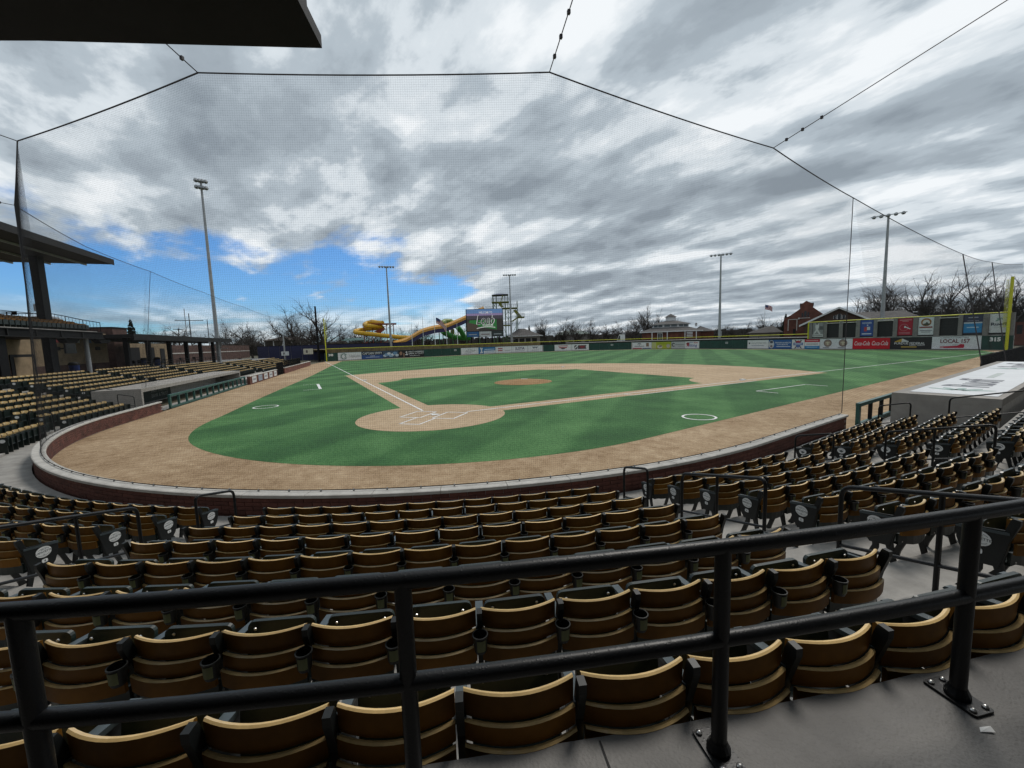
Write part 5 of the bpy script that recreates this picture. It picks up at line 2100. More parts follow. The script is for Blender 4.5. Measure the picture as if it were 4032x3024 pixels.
def light_pole(px, D, ytop, label, nl=6, arm=4.0, r=0.42, z0=0.0, stacked=False):
    top = at(px, ytop, D)
    t = thing('light_pole', label, 'light pole', (top.x, top.y, z0), math.atan2(-(top.x - CV.x), top.y - CV.y), 'tall stadium light poles')
    H = top.z - z0
    MB().tube([(0, 0, 0), (0, 0, H * 0.5), (0, 0, H)], r, 12, r1=r * 0.45).build('mast', M_galv, t, True)
    MB().box((r * 0.8, 0, H * 0.16), (0.5, 0.4, 1.6)).build('control_box', M_galv, t)
    lm = MB()
    lm.lathe([(0.10, 0.34), (0.20, 0.22), (0.36, 0.0), (0.33, 0.0), (0.0, 0.2)], 10)
    lmesh = lm.mesh('lamp_head', M_galv, True)
    rows = [H] if not stacked else [H, H - 1.1]
    for z in rows:
        MB().box((0, 0, z), (arm, 0.14, 0.14)).build('cross_arm', M_galv, t)
        for k in range(nl):
            x = -arm / 2 + arm * (k + 0.5) / nl
            link('lamp_head', lmesh, t, M=Matrix.Translation((x, -0.35, z - 0.1)) @ Matrix.Rotation(R_(-62), 4, 'X') @ Matrix.Translation((0, 0, -0.2)) @ Matrix.Rotation(R_(180), 4, 'X'))
    for sx in (-1, 1):
        MB().box((sx * 0.9, 0, H * 0.13), (1.2, 0.25, 0.1)).build('flood_bracket', M_galv, t)


light_pole(790, 92, 712, 'tall grey light pole behind the left canopy, seen side-on', 4, 1.8, 0.36, 0, True)
light_pole(1521, 140, 1050, 'light pole rising behind the yellow water slide', 6, 5.0, 0.4, 1.5)
light_pole(2006, 158, 1082, 'light pole beside the slide tower', 6, 5.0, 0.4, 1.0)
light_pole(2839, 136, 1002, 'light pole right of the round pavilion', 6, 6.0, 0.42)
light_pole(3499, 118, 846, 'light pole before the grey roof in right field', 5, 5.6, 0.42)

# ------------------------------------------------------------------ bare trees
M_bark = mat('bark', (0.050, 0.040, 0.033), 0.9, var=0.3, scale=3)
M_twig = mat('twig', (0.058, 0.048, 0.041), 0.9, var=0.3, scale=1)


def bare_tree(seed, spread=0.62, levels=5, upright=0.35):
    rn = random.Random(seed)
    tr, cr = MB(), MB()

    def rv():
        return Vector((rn.uniform(-1, 1), rn.uniform(-1, 1), rn.uniform(-1, 1)))

    def grow(p, d, L, r, lv):
        n_ = 3 if lv < 3 else 2
        pts = [p]
        dd = d.copy()
        for i in range(n_):
            dd = (dd + rv() * (0.12 + 0.05 * lv) + Vector((0, 0, upright * 0.22))).normalized()
            pts.append(pts[-1] + dd * (L / n_))
        (tr if lv < 2 else cr).tube(pts, r, 7 if lv == 0 else (5 if lv < 2 else 3), lv == 0, r1=max(0.0007, r * 0.55))
        if lv >= levels:
            return
        nb_ = (5, 4, 4, 4, 4, 4)[lv]
        for k in range(nb_):
            t = rn.uniform(0.45, 1.0) if lv else rn.uniform(0.72, 1.0)
            q = pts[-1] if k == 0 else pts[min(n_, int(t * n_))].lerp(pts[min(n_, int(t * n_)) - 1], rn.random() * 0.6)
            side = rv()
            side = (side - dd * side.dot(dd)).normalized()
            ang_ = rn.uniform(0.6, 1.25) * spread * (0.45 if k == 0 else 1.0)
            nd = (dd * math.cos(ang_) + side * math.sin(ang_)).normalized()
            grow(q, nd, L * rn.uniform(0.62, 0.84), r * rn.uniform(0.46, 0.62), lv + 1)

    grow(Vector((0, 0, -0.02)), Vector((0, 0, 1)), 0.30, 0.024, 0)
    h = max(v[2] for v in cr.v)
    for m_ in (tr, cr):
        m_.v = [(x / h, y / h, z / h) for x, y, z in m_.v]
    return tr, cr


TREES = []
for sd_, sp_, up_ in ((11, 0.80, 0.25), (23, 0.92, 0.2), (37, 0.62, 0.5), (41, 0.85, 0.2), (59, 0.75, 0.32)):
    a, b = bare_tree(sd_, sp_, 5, up_)
    TREES.append((a.mesh('trunk', M_bark), b.mesh('crown', M_twig)))


def tree(px, D, ytop, label, v=0, wide=1.0, z0=0.0, rot=0.0, group='bare winter trees'):
    top = at(px, ytop, D)
    H = top.z - z0
    t = thing('bare_tree', label, 'tree', (top.x, top.y, z0), R_(rot), group)
    a, b = TREES[v % len(TREES)]
    S_ = Matrix.Diagonal((H * wide, H * wide, H, 1))
    link('trunk', a, t, M=S_)
    link('crown', b, t, M=S_)


tree(1262, 150, 1165, 'large bare tree with dark trunk behind the left foul pole', 0, 1.35, 0, 20)
tree(1155, 165, 1196, 'broad bare tree left of the large one near left field', 1, 1.3, 0, 80)
tl = [(880, 175, 1250, 'bare tree right of the left light pole', 1, 1.0), (930, 190, 1262, 'second bare tree right of the left light pole', 3, 1.1), (985, 200, 1280, 'small bare tree near the canopy end', 4, 1.2),
      (1040, 210, 1285, 'pale bare tree left of the broad tree', 0, 1.1), (690, 200, 1268, 'bare tree behind the canopy left of the light pole', 3, 1.2), (640, 230, 1285, 'small pale tree behind the canopy', 1, 1.2), (500, 210, 1290, 'pale tree right of the spruce', 4, 1.0),
      (1345, 230, 1290, 'thin bare tree right of the left foul pole', 2, 1.3), (1395, 240, 1262, 'bare tree behind the yellow slide, left one', 0, 1.1), (1440, 250, 1270, 'bare tree behind the yellow slide, right one', 3, 1.1),
      (1585, 230, 1280, 'bare tree between yellow slide and flagpoles, left one', 1, 1.0), (1625, 220, 1270, 'bare tree between yellow slide and flagpoles, right one', 2, 1.2), (1690, 235, 1285, 'bare tree behind the flag', 0, 1.3), (1830, 220, 1275, 'bare tree behind the scoreboard edge', 4, 1.4),
      (2150, 205, 1240, 'tall narrow bare tree right of the slide tower', 2, 1.0), (2215, 215, 1243, 'spreading bare tree right of the slide tower', 1, 1.0), (2265, 195, 1252, 'bare tree before the green roof', 3, 1.0), (2325, 185, 1242, 'dense bare tree left of the white van', 0, 1.05), (2380, 240, 1262, 'pale bare tree above the white van', 4, 1.2), (2440, 250, 1255, 'pale distant tree left of the sycamore', 1, 1.3),
      (2500, 215, 1230, 'bare tree left of the tall sycamore', 3, 1.0), (2545, 225, 1186, 'tall pale sycamore behind the round pavilion', 2, 0.75), (2585, 235, 1235, 'bare tree right of the tall sycamore', 0, 1.0), (2655, 250, 1228, 'bare tree behind the pavilion cupola', 4, 0.9),
      (2815, 240, 1272, 'low bare tree left of the right centre light pole', 1, 1.3), (2880, 240, 1268, 'low bare tree right of the right centre light pole', 3, 1.3), (2945, 230, 1258, 'small bare tree left of the flag tree', 0, 1.2), (2998, 220, 1230, 'rounded bare tree below the distant flag', 4, 1.0), (3060, 250, 1248, 'bare tree left of the brick hall', 2, 1.2),
      (3455, 175, 1095, 'bare tree left of the right field light pole', 3, 0.95), (3530, 170, 1085, 'leaning bare tree right of the right field light pole', 1, 0.9), (3665, 172, 1050, 'tallest bare tree above the grey roof', 4, 0.85), (3735, 170, 1045, 'tall dense bare tree above the grey roof', 0, 0.85), (3840, 168, 1060, 'wide bare tree with leaning trunk over right field', 1, 0.95), (3950, 172, 1078, 'bare tree left of the right foul pole', 3, 0.9), (4020, 168, 1075, 'bare tree at the right edge behind the foul pole', 2, 1.0), (3610, 210, 1170, 'small bare tree behind the grey roof', 2, 1.3), (3895, 215, 1150, 'small dense tree behind the hanging banners', 0, 1.3)]
for i, (px, D, yt, lab, v, wd) in enumerate(tl):
    tree(px, D, yt, lab, v, wd * 1.18, 0, 37 * i)


def conifer(px, D, ytop, label, wide=0.2):
    top = at(px, ytop, D)
    H = top.z
    rn = random.Random(int(px))
    t = thing('spruce_tree', label, 'tree', (top.x, top.y, 0), 0)
    MB().tube([(0, 0, 0), (0, 0, H)], H * 0.022, 7, r1=0.02).build('trunk', M_bark, t)
    mb_ = MB()
    n_ = 26
    for i in range(n_):
        f = i / n_
        z = H * (0.12 + 0.86 * f)
        R = H * wide * (1 - f) ** 0.85 + 0.15
        for k in range(15):
            a = rn.uniform(0, 6.28)
            rr = R * rn.uniform(0.7, 1.12)
            w = 0.16 * rr + 0.12
            d = Vector((math.cos(a), math.sin(a), 0))
            s_ = Vector((-d.y, d.x, 0))
            zz = z + rn.uniform(-.3, .3)
            tip = d * rr + Vector((0, 0, zz - rr * 0.30))
            mid = d * rr * 0.55 + Vector((0, 0, zz - rr * 0.06))
            mb_.add([Vector((0, 0, zz)), mid + s_ * w, tip, mid - s_ * w], [(0, 1, 2, 3)])
            mb_.add([Vector((0, 0, zz - .1)), mid + Vector((0, 0, w * .8)), tip, mid - Vector((0, 0, w))], [(0, 1, 2, 3)])
    mb_.build('crown', mat('spruce_needles', (0.018, 0.032, 0.020), 0.9, var=0.3), t)


conifer(511, 150, 1252, 'dark spruce behind the brick tower on the left', 0.2)
conifer(2083, 230, 1278, 'small dark spruce right of the slide tower', 0.2)
conifer(3095, 230, 1232, 'small dark spruce left of the brick hall', 0.22)
# distant wooded ridge line and low scrub that nobody could count
wd = MB()
rn = random.Random(5)
for i in range(2600):
    az = R_(rn.uniform(-75, 40))
    D = rn.uniform(300, 430)
    x, y = CV.x + D * math.sin(az), CV.y + D * math.cos(az)
    h = rn.uniform(3, 8.5)
    for k in range(3):
        a = rn.uniform(0, 6.28)
        w = rn.uniform(1.5, 4)
        wd.add([(x - w * math.cos(a), y - w * math.sin(a), 0), (x + w * math.cos(a), y + w * math.sin(a), 0), (x + w * .6 * math.cos(a) + rn.uniform(-1, 1), y + w * .6 * math.sin(a), h * rn.uniform(.6, 1)), (x - w * .5 * math.cos(a), y - w * .5 * math.sin(a) + rn.uniform(-1, 1), h)], [(0, 1, 2, 3)])
wd.build('distant_woods', mat('far_woods', (0.065, 0.060, 0.050), 0.95, var=0.35, scale=0.05), None, label='low line of brown distant woods along the horizon', cat='woods', kind='stuff')

# ------------------------------------------------------------------ picture helper for far structures
def frame_at(px, D):
    p = at(px, 1340, D)
    d = Vector((p.x - CV.x, p.y - CV.y, 0)).normalized()
    return Vector((p.x, p.y, 0)), Vector((d.y, -d.x, 0)), d     # base point, right, away


def zz(px, py, D):
    return at(px, py, D).z


def xx(px, px0, D):
    """metres to the right of column px0, on the plane facing the camera at distance D"""
    p0, r, d = frame_at(px0, D)
    q = ray(px, 1340)
    k = (p0 - CV).dot(d) / q.dot(d)
    return ((CV + q * k) - p0).dot(r)


M_roofg = mat('grey_shingle', (0.095, 0.088, 0.085), 0.9, var=0.15, scale=0.6, bump=0.2)
M_hall = mat('hall_brick', (0.15, 0.055, 0.038), 0.9, var=0.25, scale=0.6)
M_trim = mat('white_trim', (0.68, 0.69, 0.70), 0.6, var=0.05)
M_block = mat('grey_block', (0.25, 0.235, 0.22), 0.9, var=0.12, scale=0.6)
M_glass = mat('window_glass', (0.025, 0.03, 0.035), 0.15, var=0.1)


class Local:
    """a thing standing at a picture column and distance; local x right, y away, z up"""
    def __init__(s, name, label, cat, px, D, group=None):
        p, r, d = frame_at(px, D)
        s.D, s.px = D, px
        s.t = thing(name, label, cat, p, math.atan2(r.y, r.x), group)

    def x(s, px):
        return xx(px, s.px, s.D)

    def z(s, px, py):
        p0, r, d = frame_at(s.px, s.D)
        q = ray(px, py)
        k = (p0 - CV).dot(d) / q.dot(d)
        return (CV + q * k).z

    def box(s, name, x0, x1, y0, y1, z0, z1, mt_):
        return MB().bbox((x0, y0, z0), (x1, y1, z1)).build(name, mt_, s.t)

    def mesh(s, name, mb_, mt_, smooth=False, **kw):
        return mb_.build(name, mt_, s.t, smooth, **kw)


def gable(mb_, x0, x1, y0, y1, z0, z1, over=0.4, th_=0.18):
    """roof whose gable faces the camera"""
    xm = (x0 + x1) / 2
    for sx, xe in ((-1, x0 - over), (1, x1 + over)):
        sl_ = (z1 - z0) / (xm - x0)
        ze = z0 - over * sl_
        mb_.add([(xe, y0 - over, ze), (xm, y0 - over, z1), (xm, y1 + over, z1), (xe, y1 + over, ze), (xe, y0 - over, ze + th_), (xm, y0 - over, z1 + th_), (xm, y1 + over, z1 + th_), (xe, y1 + over, ze + th_)],
                [(0, 1, 2, 3), (7, 6, 5, 4), (0, 4, 5, 1), (3, 2, 6, 7), (0, 3, 7, 4)])


# ---- scoreboard
L_ = Local('scoreboard', 'large video scoreboard reading WELCOME TO Loeb STADIUM on black posts', 'scoreboard', 1910, 148)
x0, x1 = L_.x(1838), L_.x(1984)
z1, z0 = L_.z(1910, 1216), L_.z(1910, 1304)
zb = L_.z(1910, 1326)
L_.box('cabinet', x0, x1, 0, 0.8, zb, z1, M_dark)
w, h = x1 - x0, z1 - z0


def scr(name, pts, mt_, k):
    MB().add([(x0 + a * w, -0.006 * k - 0.01, z0 + b * h) for a, b in pts], [tuple(range(len(pts)))]).build(name, mt_, L_.t)


def glow(col, st=0.25):
    key = 'screen_%d_%d_%d' % tuple(int(c * 255) for c in col)
    return mat(key, tuple(c * 0.3 for c in col), 0.3, var=0.02, emis=(col, st))


scr('screen', [(0.02, 0.01), (0.985, 0.01), (0.985, 0.985), (0.02, 0.985)], glow((0.05, 0.045, 0.04)), 1)
scr('screen_image', [(0.02, 0.70), (0.985, 0.70), (0.985, 0.985), (0.02, 0.985)], glow((0.20, 0.38, 0.75)), 2)
scr('screen_image', [(0.02, 0.70), (0.985, 0.70), (0.985, 0.80), (0.02, 0.80)], glow((0.45, 0.35, 0.62)), 3)
scr('screen_image', [(0.02, 0.55), (0.985, 0.55), (0.985, 0.70), (0.02, 0.70)], glow((0.10, 0.09, 0.12)), 4)
scr('screen_image', [(0.05, 0.30), (0.82, 0.06), (0.82, 0.52), (0.1, 0.50)], glow((0.04, 0.26, 0.06)), 5)
scr('screen_image', [(0.02, 0.02), (0.35, 0.02), (0.30, 0.30), (0.02, 0.42)], glow((0.11, 0.08, 0.06)), 6)
for body, cx, cz, hh, ww, col, sh, bo_ in (('WELCOME TO', 0.53, 0.83, 0.11, 0.36, (0.85, 0.85, 0.9), 0, 0.015), ('Loeb', 0.52, 0.49, 0.42, 0.50, (0.80, 0.82, 0.80), 0.25, 0.12), ('Loeb', 0.52, 0.49, 0.42, 0.46, (0.02, 0.02, 0.02), 0.25, 0.02), ('STADIUM', 0.58, 0.27, 0.09, 0.28, (0.75, 0.78, 0.75), 0, 0.03)):
    me = text_mesh(body, hh * h * 1.3, glow(col, 0.35), 'screen_lettering', sh, bo_)
    xs_ = [v.co.x for v in me.vertices]
    sx = ww * w / (max(xs_) - min(xs_))
    o_ = link('screen_lettering', me, L_.t)
    yo = -0.07 if col[0] > 0.5 and body == 'Loeb' else -0.08
    o_.matrix_basis = Matrix.Translation((x0 + cx * w - (max(xs_) + min(xs_)) / 2 * sx, yo, z0 + cz * h)) @ Matrix.Rotation(R_(90), 4, 'X') @ Matrix.Diagonal((sx, 1, 1, 1))
mb = MB()
q = 12
vs = []
for i in range(q + 1):
    u = i / q
    for dz_ in (0, 0.035):
        vs.append((x0 + (0.28 + 0.5 * u) * w, -0.085, z0 + (0.05 + 0.13 * math.sin(math.pi * (0.15 + 0.6 * u)) + dz_) * h))
mb.add(vs, [(2 * i, 2 * i + 2, 2 * i + 3, 2 * i + 1) for i in range(q)])
mb.build('screen_lettering', glow((0.8, 0.82, 0.8), 0.35), L_.t)
for a, b, col, body in ((0.01, 0.33, (0.03, 0.12, 0.30), 'FRANCISCAN'), (0.345, 0.67, (0.55, 0.56, 0.57), 'SPONSORS'), (0.685, 0.99, (0.04, 0.05, 0.05), 'Local Grounds')):
    MB().bbox((x0 + a * w, -0.06, zb + 0.1), (x0 + b * w, -0.001, z0 - 0.1)).build('sponsor_panel', paint(col), L_.t)
    MB().bbox((x0 + (a + .05) * w, -0.072, zb + 0.75), (x0 + (b - .05) * w, -0.061, zb + 1.05)).build('sponsor_print', paint((0.4, 0.42, 0.45) if col[0] < 0.5 else (0.2, 0.12, 0.13)), L_.t)
for k in range(5):
    xa = x0 + w * (0.12 + 0.19 * k)
    L_.box('post', xa - 0.25, xa + 0.25, 0.15, 0.65, 0, zb, M_black)
me = text_mesh('LOEB STADIUM', 1.25, M_fascia, 'sign_lettering')
xs_ = [v.co.x for v in me.vertices]
sx = (L_.x(1951) - L_.x(1872)) / (max(xs_) - min(xs_))
o_ = link('sign_lettering', me, L_.t)
o_.matrix_basis = Matrix.Translation(((L_.x(1911)) - (max(xs_) + min(xs_)) / 2 * sx, 0.3, z1 + 0.65)) @ Matrix.Rotation(R_(90), 4, 'X') @ Matrix.Diagonal((sx, 1, 1, 1))
L_.box('sign_rail', L_.x(1872), L_.x(1951), 0.25, 0.35, z1 + 0.002, z1 + 0.1, M_dark)

# ---- flagpoles on the berm
for i, (px, yt) in enumerate(((1625.5, 1275), (1670, 1247), (1715, 1246), (1761, 1268), (1803, 1275))):
    p = wall_p(px_wall(px), 2.6)
    D = math.hypot(p.x - CV.x, p.y - CV.y)
    t = thing('flagpole', 'slim white flagpole above left centre wall, %s from the left' % ORD[i + 1], 'flagpole', (p.x, p.y, 3.3), 0, 'white flagpoles in left centre field')
    H = zz(px, yt, D) - 3.3
    MB().tube([(0, 0, 0), (0, 0, H)], 0.10, 8, r1=0.05).build('pole', M_trim, t, True)
    MB().lathe([(0.0, -0.1), (0.1, 0.0), (0.0, 0.1)], 8, (0, 0, H + 0.08)).build('finial', M_trim, t)
    MB().lathe([(0.2, 0), (0.2, 0.06), (0.1, 0.08)], 10).build('collar', M_galv, t)


def us_flag(px, py, D, w_, h_, label, droop):
    p = at(px, py, D)
    _, r, d = frame_at(px, D)
    t = thing('flag', label, 'flag', p, math.atan2(r.y, r.x))
    n_ = 9
    stripes = ((0.42, 0.06, 0.07), (0.55, 0.54, 0.54))

    def pt(u, v):
        return (u * w_ * 0.72, 0.15 * math.sin(u * 7 + v), -v * h_ - droop * u * u * w_ - 0.1 * math.sin(u * 5))
    for k in range(7):
        mb_ = MB()
        vs_ = []
        for i in range(n_ + 1):
            vs_ += [pt(i / n_, k / 7), pt(i / n_, (k + 1) / 7)]
        mb_.add(vs_, [(2 * i, 2 * i + 1, 2 * i + 3, 2 * i + 2) for i in range(n_)])
        mb_.build('stripe', paint(stripes[k % 2]), t)
    mb_ = MB()
    vs_ = []
    for i in range(5):
        for v in (0, 0.53):
            x_, y_, z_ = pt(i / 4 * 0.42, v)
            vs_.append((x_, y_ - 0.02, z_))
    mb_.add(vs_, [(2 * i, 2 * i + 1, 2 * i + 3, 2 * i + 2) for i in range(4)])
    mb_.build('canton', paint((0.03, 0.045, 0.14)), t)


p = wall_p(px_wall(1715), 2.6)
us_flag(1716, 1250, math.hypot(p.x - CV.x, p.y - CV.y), 4.2, 1.9, 'striped flag drooping from the middle flagpole', 0.75)
tp = at(3013, 1198, 260)
t = thing('tall_flagpole', 'thin distant flagpole above the rounded tree', 'flagpole', (tp.x, tp.y, 0))
MB().tube([(0, 0, 0), (0, 0, tp.z)], 0.14, 6, r1=0.08).build('pole', M_trim, t)
MB().lathe([(0.0, -0.1), (0.14, 0.0), (0.0, 0.1)], 8, (0, 0, tp.z + 0.1)).build('finial', M_trim, t)
us_flag(3013, 1200, 260, 4.6, 2.4, 'small striped flag flying on the distant pole', 0.35)

# ---- water slides
M_ys = mat('yellow_slide', (0.62, 0.36, 0.01), 0.35, var=0.08, scale=0.3, spec=0.5)
M_os = mat('orange_slide', (0.60, 0.30, 0.05), 0.45, var=0.08)
M_bs = mat('blue_slide', (0.03, 0.028, 0.10), 0.5, var=0.1)
M_gs = mat('green_slide', (0.045, 0.27, 0.045), 0.4, var=0.12, scale=0.5)
M_rs = mat('red_steel', (0.24, 0.035, 0.018), 0.55, var=0.2)
M_gsteel = mat('green_steel', (0.06, 0.13, 0.055), 0.6, var=0.2)
M_olive = mat('olive_panel', (0.16, 0.17, 0.015), 0.6, var=0.15)


def W4(x, y):
    return 1380 + x / 4.254, 1130 + y / 4.254


def smooth_pts(P, n_=6):
    out_ = []
    P = [Vector(p) for p in P]
    for i in range(len(P) - 1):
        a, b, c, d = P[max(i - 1, 0)], P[i], P[i + 1], P[min(i + 2, len(P) - 1)]
        for k in range(n_):
            t = k / n_
            out_.append(0.5 * ((2 * b) + (c - a) * t + (2 * a - 5 * b + 4 * c - d) * t * t + (3 * b - a - 3 * c + d) * t ** 3))
    out_.append(P[-1])
    return out_


def flume(pts, D0, r, mt_, name, label):
    """pts: (crop x, crop y, extra distance)"""
    P = [at(*W4(x, y), D0 + e) for x, y, e in pts]
    b = Vector((P[0].x, P[0].y, 0))
    t = thing(name, label, 'water slide', b)
    inv = Matrix.Translation(b).inverted()
    mb_ = MB()
    sp_ = smooth_pts(P)
    mb_.tube(sp_, r, 10)
    put(mb_, 'flume', mt_, t, inv, smooth=True)
    # joint rings
    for k in range(4, len(sp_) - 4, 7):
        mb_ = MB()
        d = (sp_[k + 1] - sp_[k]).normalized() * 0.12
        mb_.tube([sp_[k] - d, sp_[k] + d], r * 1.08, 10)
        put(mb_, 'joint_ring', mt_, t, inv)
    return t, inv, sp_


ft, fi_, fp = flume([(1050, 850, 0), (860, 845, 0), (660, 825, 0), (420, 800, 0), (250, 780, 1), (110, 765, 3), (75, 745, 6), (130, 728, 9), (300, 700, 10), (470, 690, 9), (530, 678, 6), (470, 660, 3), (330, 655, 2), (245, 640, 5), (250, 618, 9), (320, 590, 10), (370, 582, 7), (470, 600, 4), (540, 600, 2)], 182, 0.9, M_ys, 'yellow_water_slide', 'bright yellow coiled tube water slide beyond left field')
rt = Local('slide_tower_red', 'red steel slide tower behind the yellow coils', 'slide tower', 1515, 186)
for px in (1436, 1470, 1500, 1525, 1552):
    xa = rt.x(px)
    rt.box('tower_post', xa - 0.16, xa + 0.16, -0.16, 0.16, 0, rt.z(px, 1130 + 620 / 4.254), M_rs)
rt.box('tower_platform', rt.x(1466), rt.x(1564), -2.5, 2.5, rt.z(1515, 1130 + 632 / 4.254), rt.z(1515, 1130 + 612 / 4.254), M_rs)
for a, b, c, d in ((1470, 700, 1500, 640), (1500, 700, 1530, 640), (1530, 690, 1552, 640), (1470, 830, 1525, 700), (1436, 960, 1470, 830), (1500, 960, 1552, 840)):
    mb = MB()
    mb.tube([(rt.x(a), 0, rt.z(a, 1130 + b / 4.254)), (rt.x(c), 0, rt.z(c, 1130 + d / 4.254))], 0.12, 5)
    rt.mesh('brace', mb, M_rs)
MB().add([(rt.x(1474), -1, rt.z(1474, 1306)), (rt.x(1500), -1, rt.z(1500, 1314)), (rt.x(1522), -1, rt.z(1522, 1292)), (rt.x(1500), -1, rt.z(1500, 1294))], [(0, 1, 2, 3)]).build('stair_panel', M_rs, rt.t)
MB().box((rt.x(1495), -0.5, 3.0), (8.5, 0.3, 2.6)).build('lower_screen', M_rs, rt.t)
for k, px in enumerate((1420, 1438, 1452, 1480, 1512, 1535)):
    MB().tube([(rt.x(px), -2, 0), (rt.x(px) + 0.8, -2, 5.5)], 0.14, 5).build('play_post', M_rs, rt.t)
# straight racing slide, orange bed on a blue keel
pts = [(720, 962), (900, 915), (1040, 845), (1200, 755), (1420, 695), (1600, 668), (1760, 605), (1940, 525), (2100, 440), (2240, 372)]
bs = at(*W4(720, 962), 176)
b = Vector((bs.x, bs.y, 0))
t = thing('racing_slide', 'long orange slide with dark blue keel descending to left centre', 'water slide', b)
inv = Matrix.Translation(b).inverted()
sp_ = smooth_pts([at(*W4(x, y), 176) for x, y in pts])
_, rgt, awy = frame_at(1650, 176)
for nm, mt_, y0_, y1_, zt_, zb_ in (('slide_bed', M_os, -0.2, 2.6, 0.55, -0.35), ('slide_keel', M_bs, 0.0, 2.4, -0.35, -1.9)):
    mb = MB()
    vs = []
    for p_ in sp_:
        for yy, z_ in ((y0_, zb_), (y1_, zb_ + (0.9 if nm == 'slide_bed' else 0)), (y1_, zt_ + (0.9 if nm == 'slide_bed' else 0)), (y0_, zt_)):
            vs.append(p_ + awy * yy + Vector((0, 0, z_)))
    fs = []
    for i in range(len(sp_) - 1):
        for k in range(4):
            a_, b_ = i * 4 + k, i * 4 + (k + 1) % 4
            fs.append((a_, b_, b_ + 4, a_ + 4))
    fs += [(3, 2, 1, 0), tuple(range(len(vs) - 4, len(vs)))]
    mb.add(vs, fs)
    put(mb, nm, mt_, t, inv)
for k in range(10, len(sp_), 8):
    p_ = sp_[k] + awy * 1.2
    mb = MB()
    mb.tube([(p_.x, p_.y, 0), (p_.x, p_.y, p_.z - 1.5)], 0.22, 6)
    put(mb, 'support', M_gsteel, t, inv)
flume([(1540, 735, 0), (1620, 790, 2), (1750, 840, 4), (1900, 850, 5), (2020, 850, 4)], 190, 1.3, M_gs, 'lower_green_slide', 'low green tube slide running behind the scoreboard posts')
flume([(1790, 670, 0), (1840, 725, 1), (1880, 790, 2), (1895, 830, 3)], 188, 1.15, M_gs, 'steep_green_slide', 'steep green tube slide left of the scoreboard')
flume([(1530, 640, 0), (1545, 600, 1), (1600, 575, 3), (1680, 580, 4), (1735, 620, 2), (1745, 655, 0)], 192, 1.2, mat('lime_slide', (0.20, 0.27, 0.06), 0.45), 'arched_slide', 'yellow-green arched tube slide above the racing slide')
gt = Local('green_slide_frame', 'green steel frame carrying the green slides', 'slide tower', 1770, 194)
for px in (1745, 1765, 1785, 1805):
    gt.box('frame_post', gt.x(px) - 0.2, gt.x(px) + 0.2, -0.2, 0.2, 0, gt.z(px, 1290), M_gsteel)
gt.box('frame_beam', gt.x(1742), gt.x(1808), -0.25, 0.25, gt.z(1770, 1292), gt.z(1770, 1288), M_gsteel)
for k in range(3):
    gt.box('brace_panel', gt.x(1765 + 10 * k), gt.x(1771 + 10 * k), -0.4, -0.3, gt.z(1770, 1320), gt.z(1770, 1296), M_olive)

# ---- stair tower with blue hip roof
def V5(x, y):
    return 1780 + x / 4.254, 1130 + y / 4.254


tw = Local('slide_stair_tower', 'tall green steel stair tower with blue hip roof beside the scoreboard', 'tower', 2000, 178)


def tz(y):
    return tw.z(2000, 1130 + y / 4.254)


def tx(x):
    return tw.x(1780 + x / 4.254)


for x, yt in ((705, 130), (760, 130), (905, 125), (955, 125), (910, 250), (1110, 235), (1085, 480), (860, 480)):
    for yy in (0.0, 5.0):
        tw.box('tower_post', tx(x) - 0.13, tx(x) + 0.13, yy - 0.13, yy + 0.13, 0, tz(yt), M_gsteel)
mb = MB()
xa, xb, xm0, xm1 = tx(690), tx(965), tx(790), tx(860)
mb.add([(xa, -1, tz(128)), (xb, -1, tz(122)), (xb, 6.5, tz(122)), (xa, 6.5, tz(128)), (xm0, 2.7, tz(93)), (xm1, 2.7, tz(95))], [(0, 1, 5, 4), (1, 2, 5), (2, 3, 4, 5), (3, 0, 4), (3, 2, 1, 0)])
tw.mesh('hip_roof', mb, mat('blue_roof', (0.025, 0.035, 0.10), 0.6))
M_mesh = mat('pale_guard', (0.32, 0.33, 0.33), 0.6, var=0.1)
for xa_, xb_, yd, dep in ((685, 975, 240, 5.5), (850, 1115, 345, 5.5), (1100, 1225, 505, 5.5), (850, 985, 635, 5.5)):
    tw.box('platform', tx(xa_), tx(xb_), -0.3, dep, tz(yd + 14), tz(yd), M_olive)
    for k in range(9):
        xk = tx(xa_) + (tx(xb_) - tx(xa_)) * k / 8
        tw.box('guard_bar', xk - 0.07, xk + 0.07, -0.36, -0.31, tz(yd), tz(yd - 52), M_mesh)
    tw.box('guard_rail_bar', tx(xa_), tx(xb_), -0.40, -0.37, tz(yd - 50), tz(yd - 56), M_mesh)
for pts_ in (((865, 130), (885, 130), (850, 225), (820, 300), (790, 320), (840, 230)), ((1040, 390), (1085, 385), (1180, 500), (1120, 515)), ((985, 605), (990, 580), (1120, 500), (1150, 505)), ((780, 250), (840, 250), (880, 330), (840, 340))):
    mb = MB()
    n_ = len(pts_)
    mb.prism([(tx(a), tz(b)) for a, b in pts_], lambda a, b, t_: (a, t_, b), -0.3, 0.9)
    tw.mesh('stair_flight', mb, M_olive)
for a, b, c, d in ((705, 260, 760, 350), (760, 260, 705, 350), (910, 360, 1000, 470), (1000, 360, 910, 470), (1000, 470, 1085, 370), (910, 480, 1000, 600), (1000, 480, 910, 600), (1085, 520, 1000, 640), (1110, 520, 1180, 515), (1120, 640, 1190, 515), (860, 650, 950, 900), (1085, 650, 950, 900)):
    mb = MB()
    mb.tube([(tx(a), 0, tz(b)), (tx(c), 0, tz(d))], 0.09, 5)
    tw.mesh('brace', mb, M_gsteel)

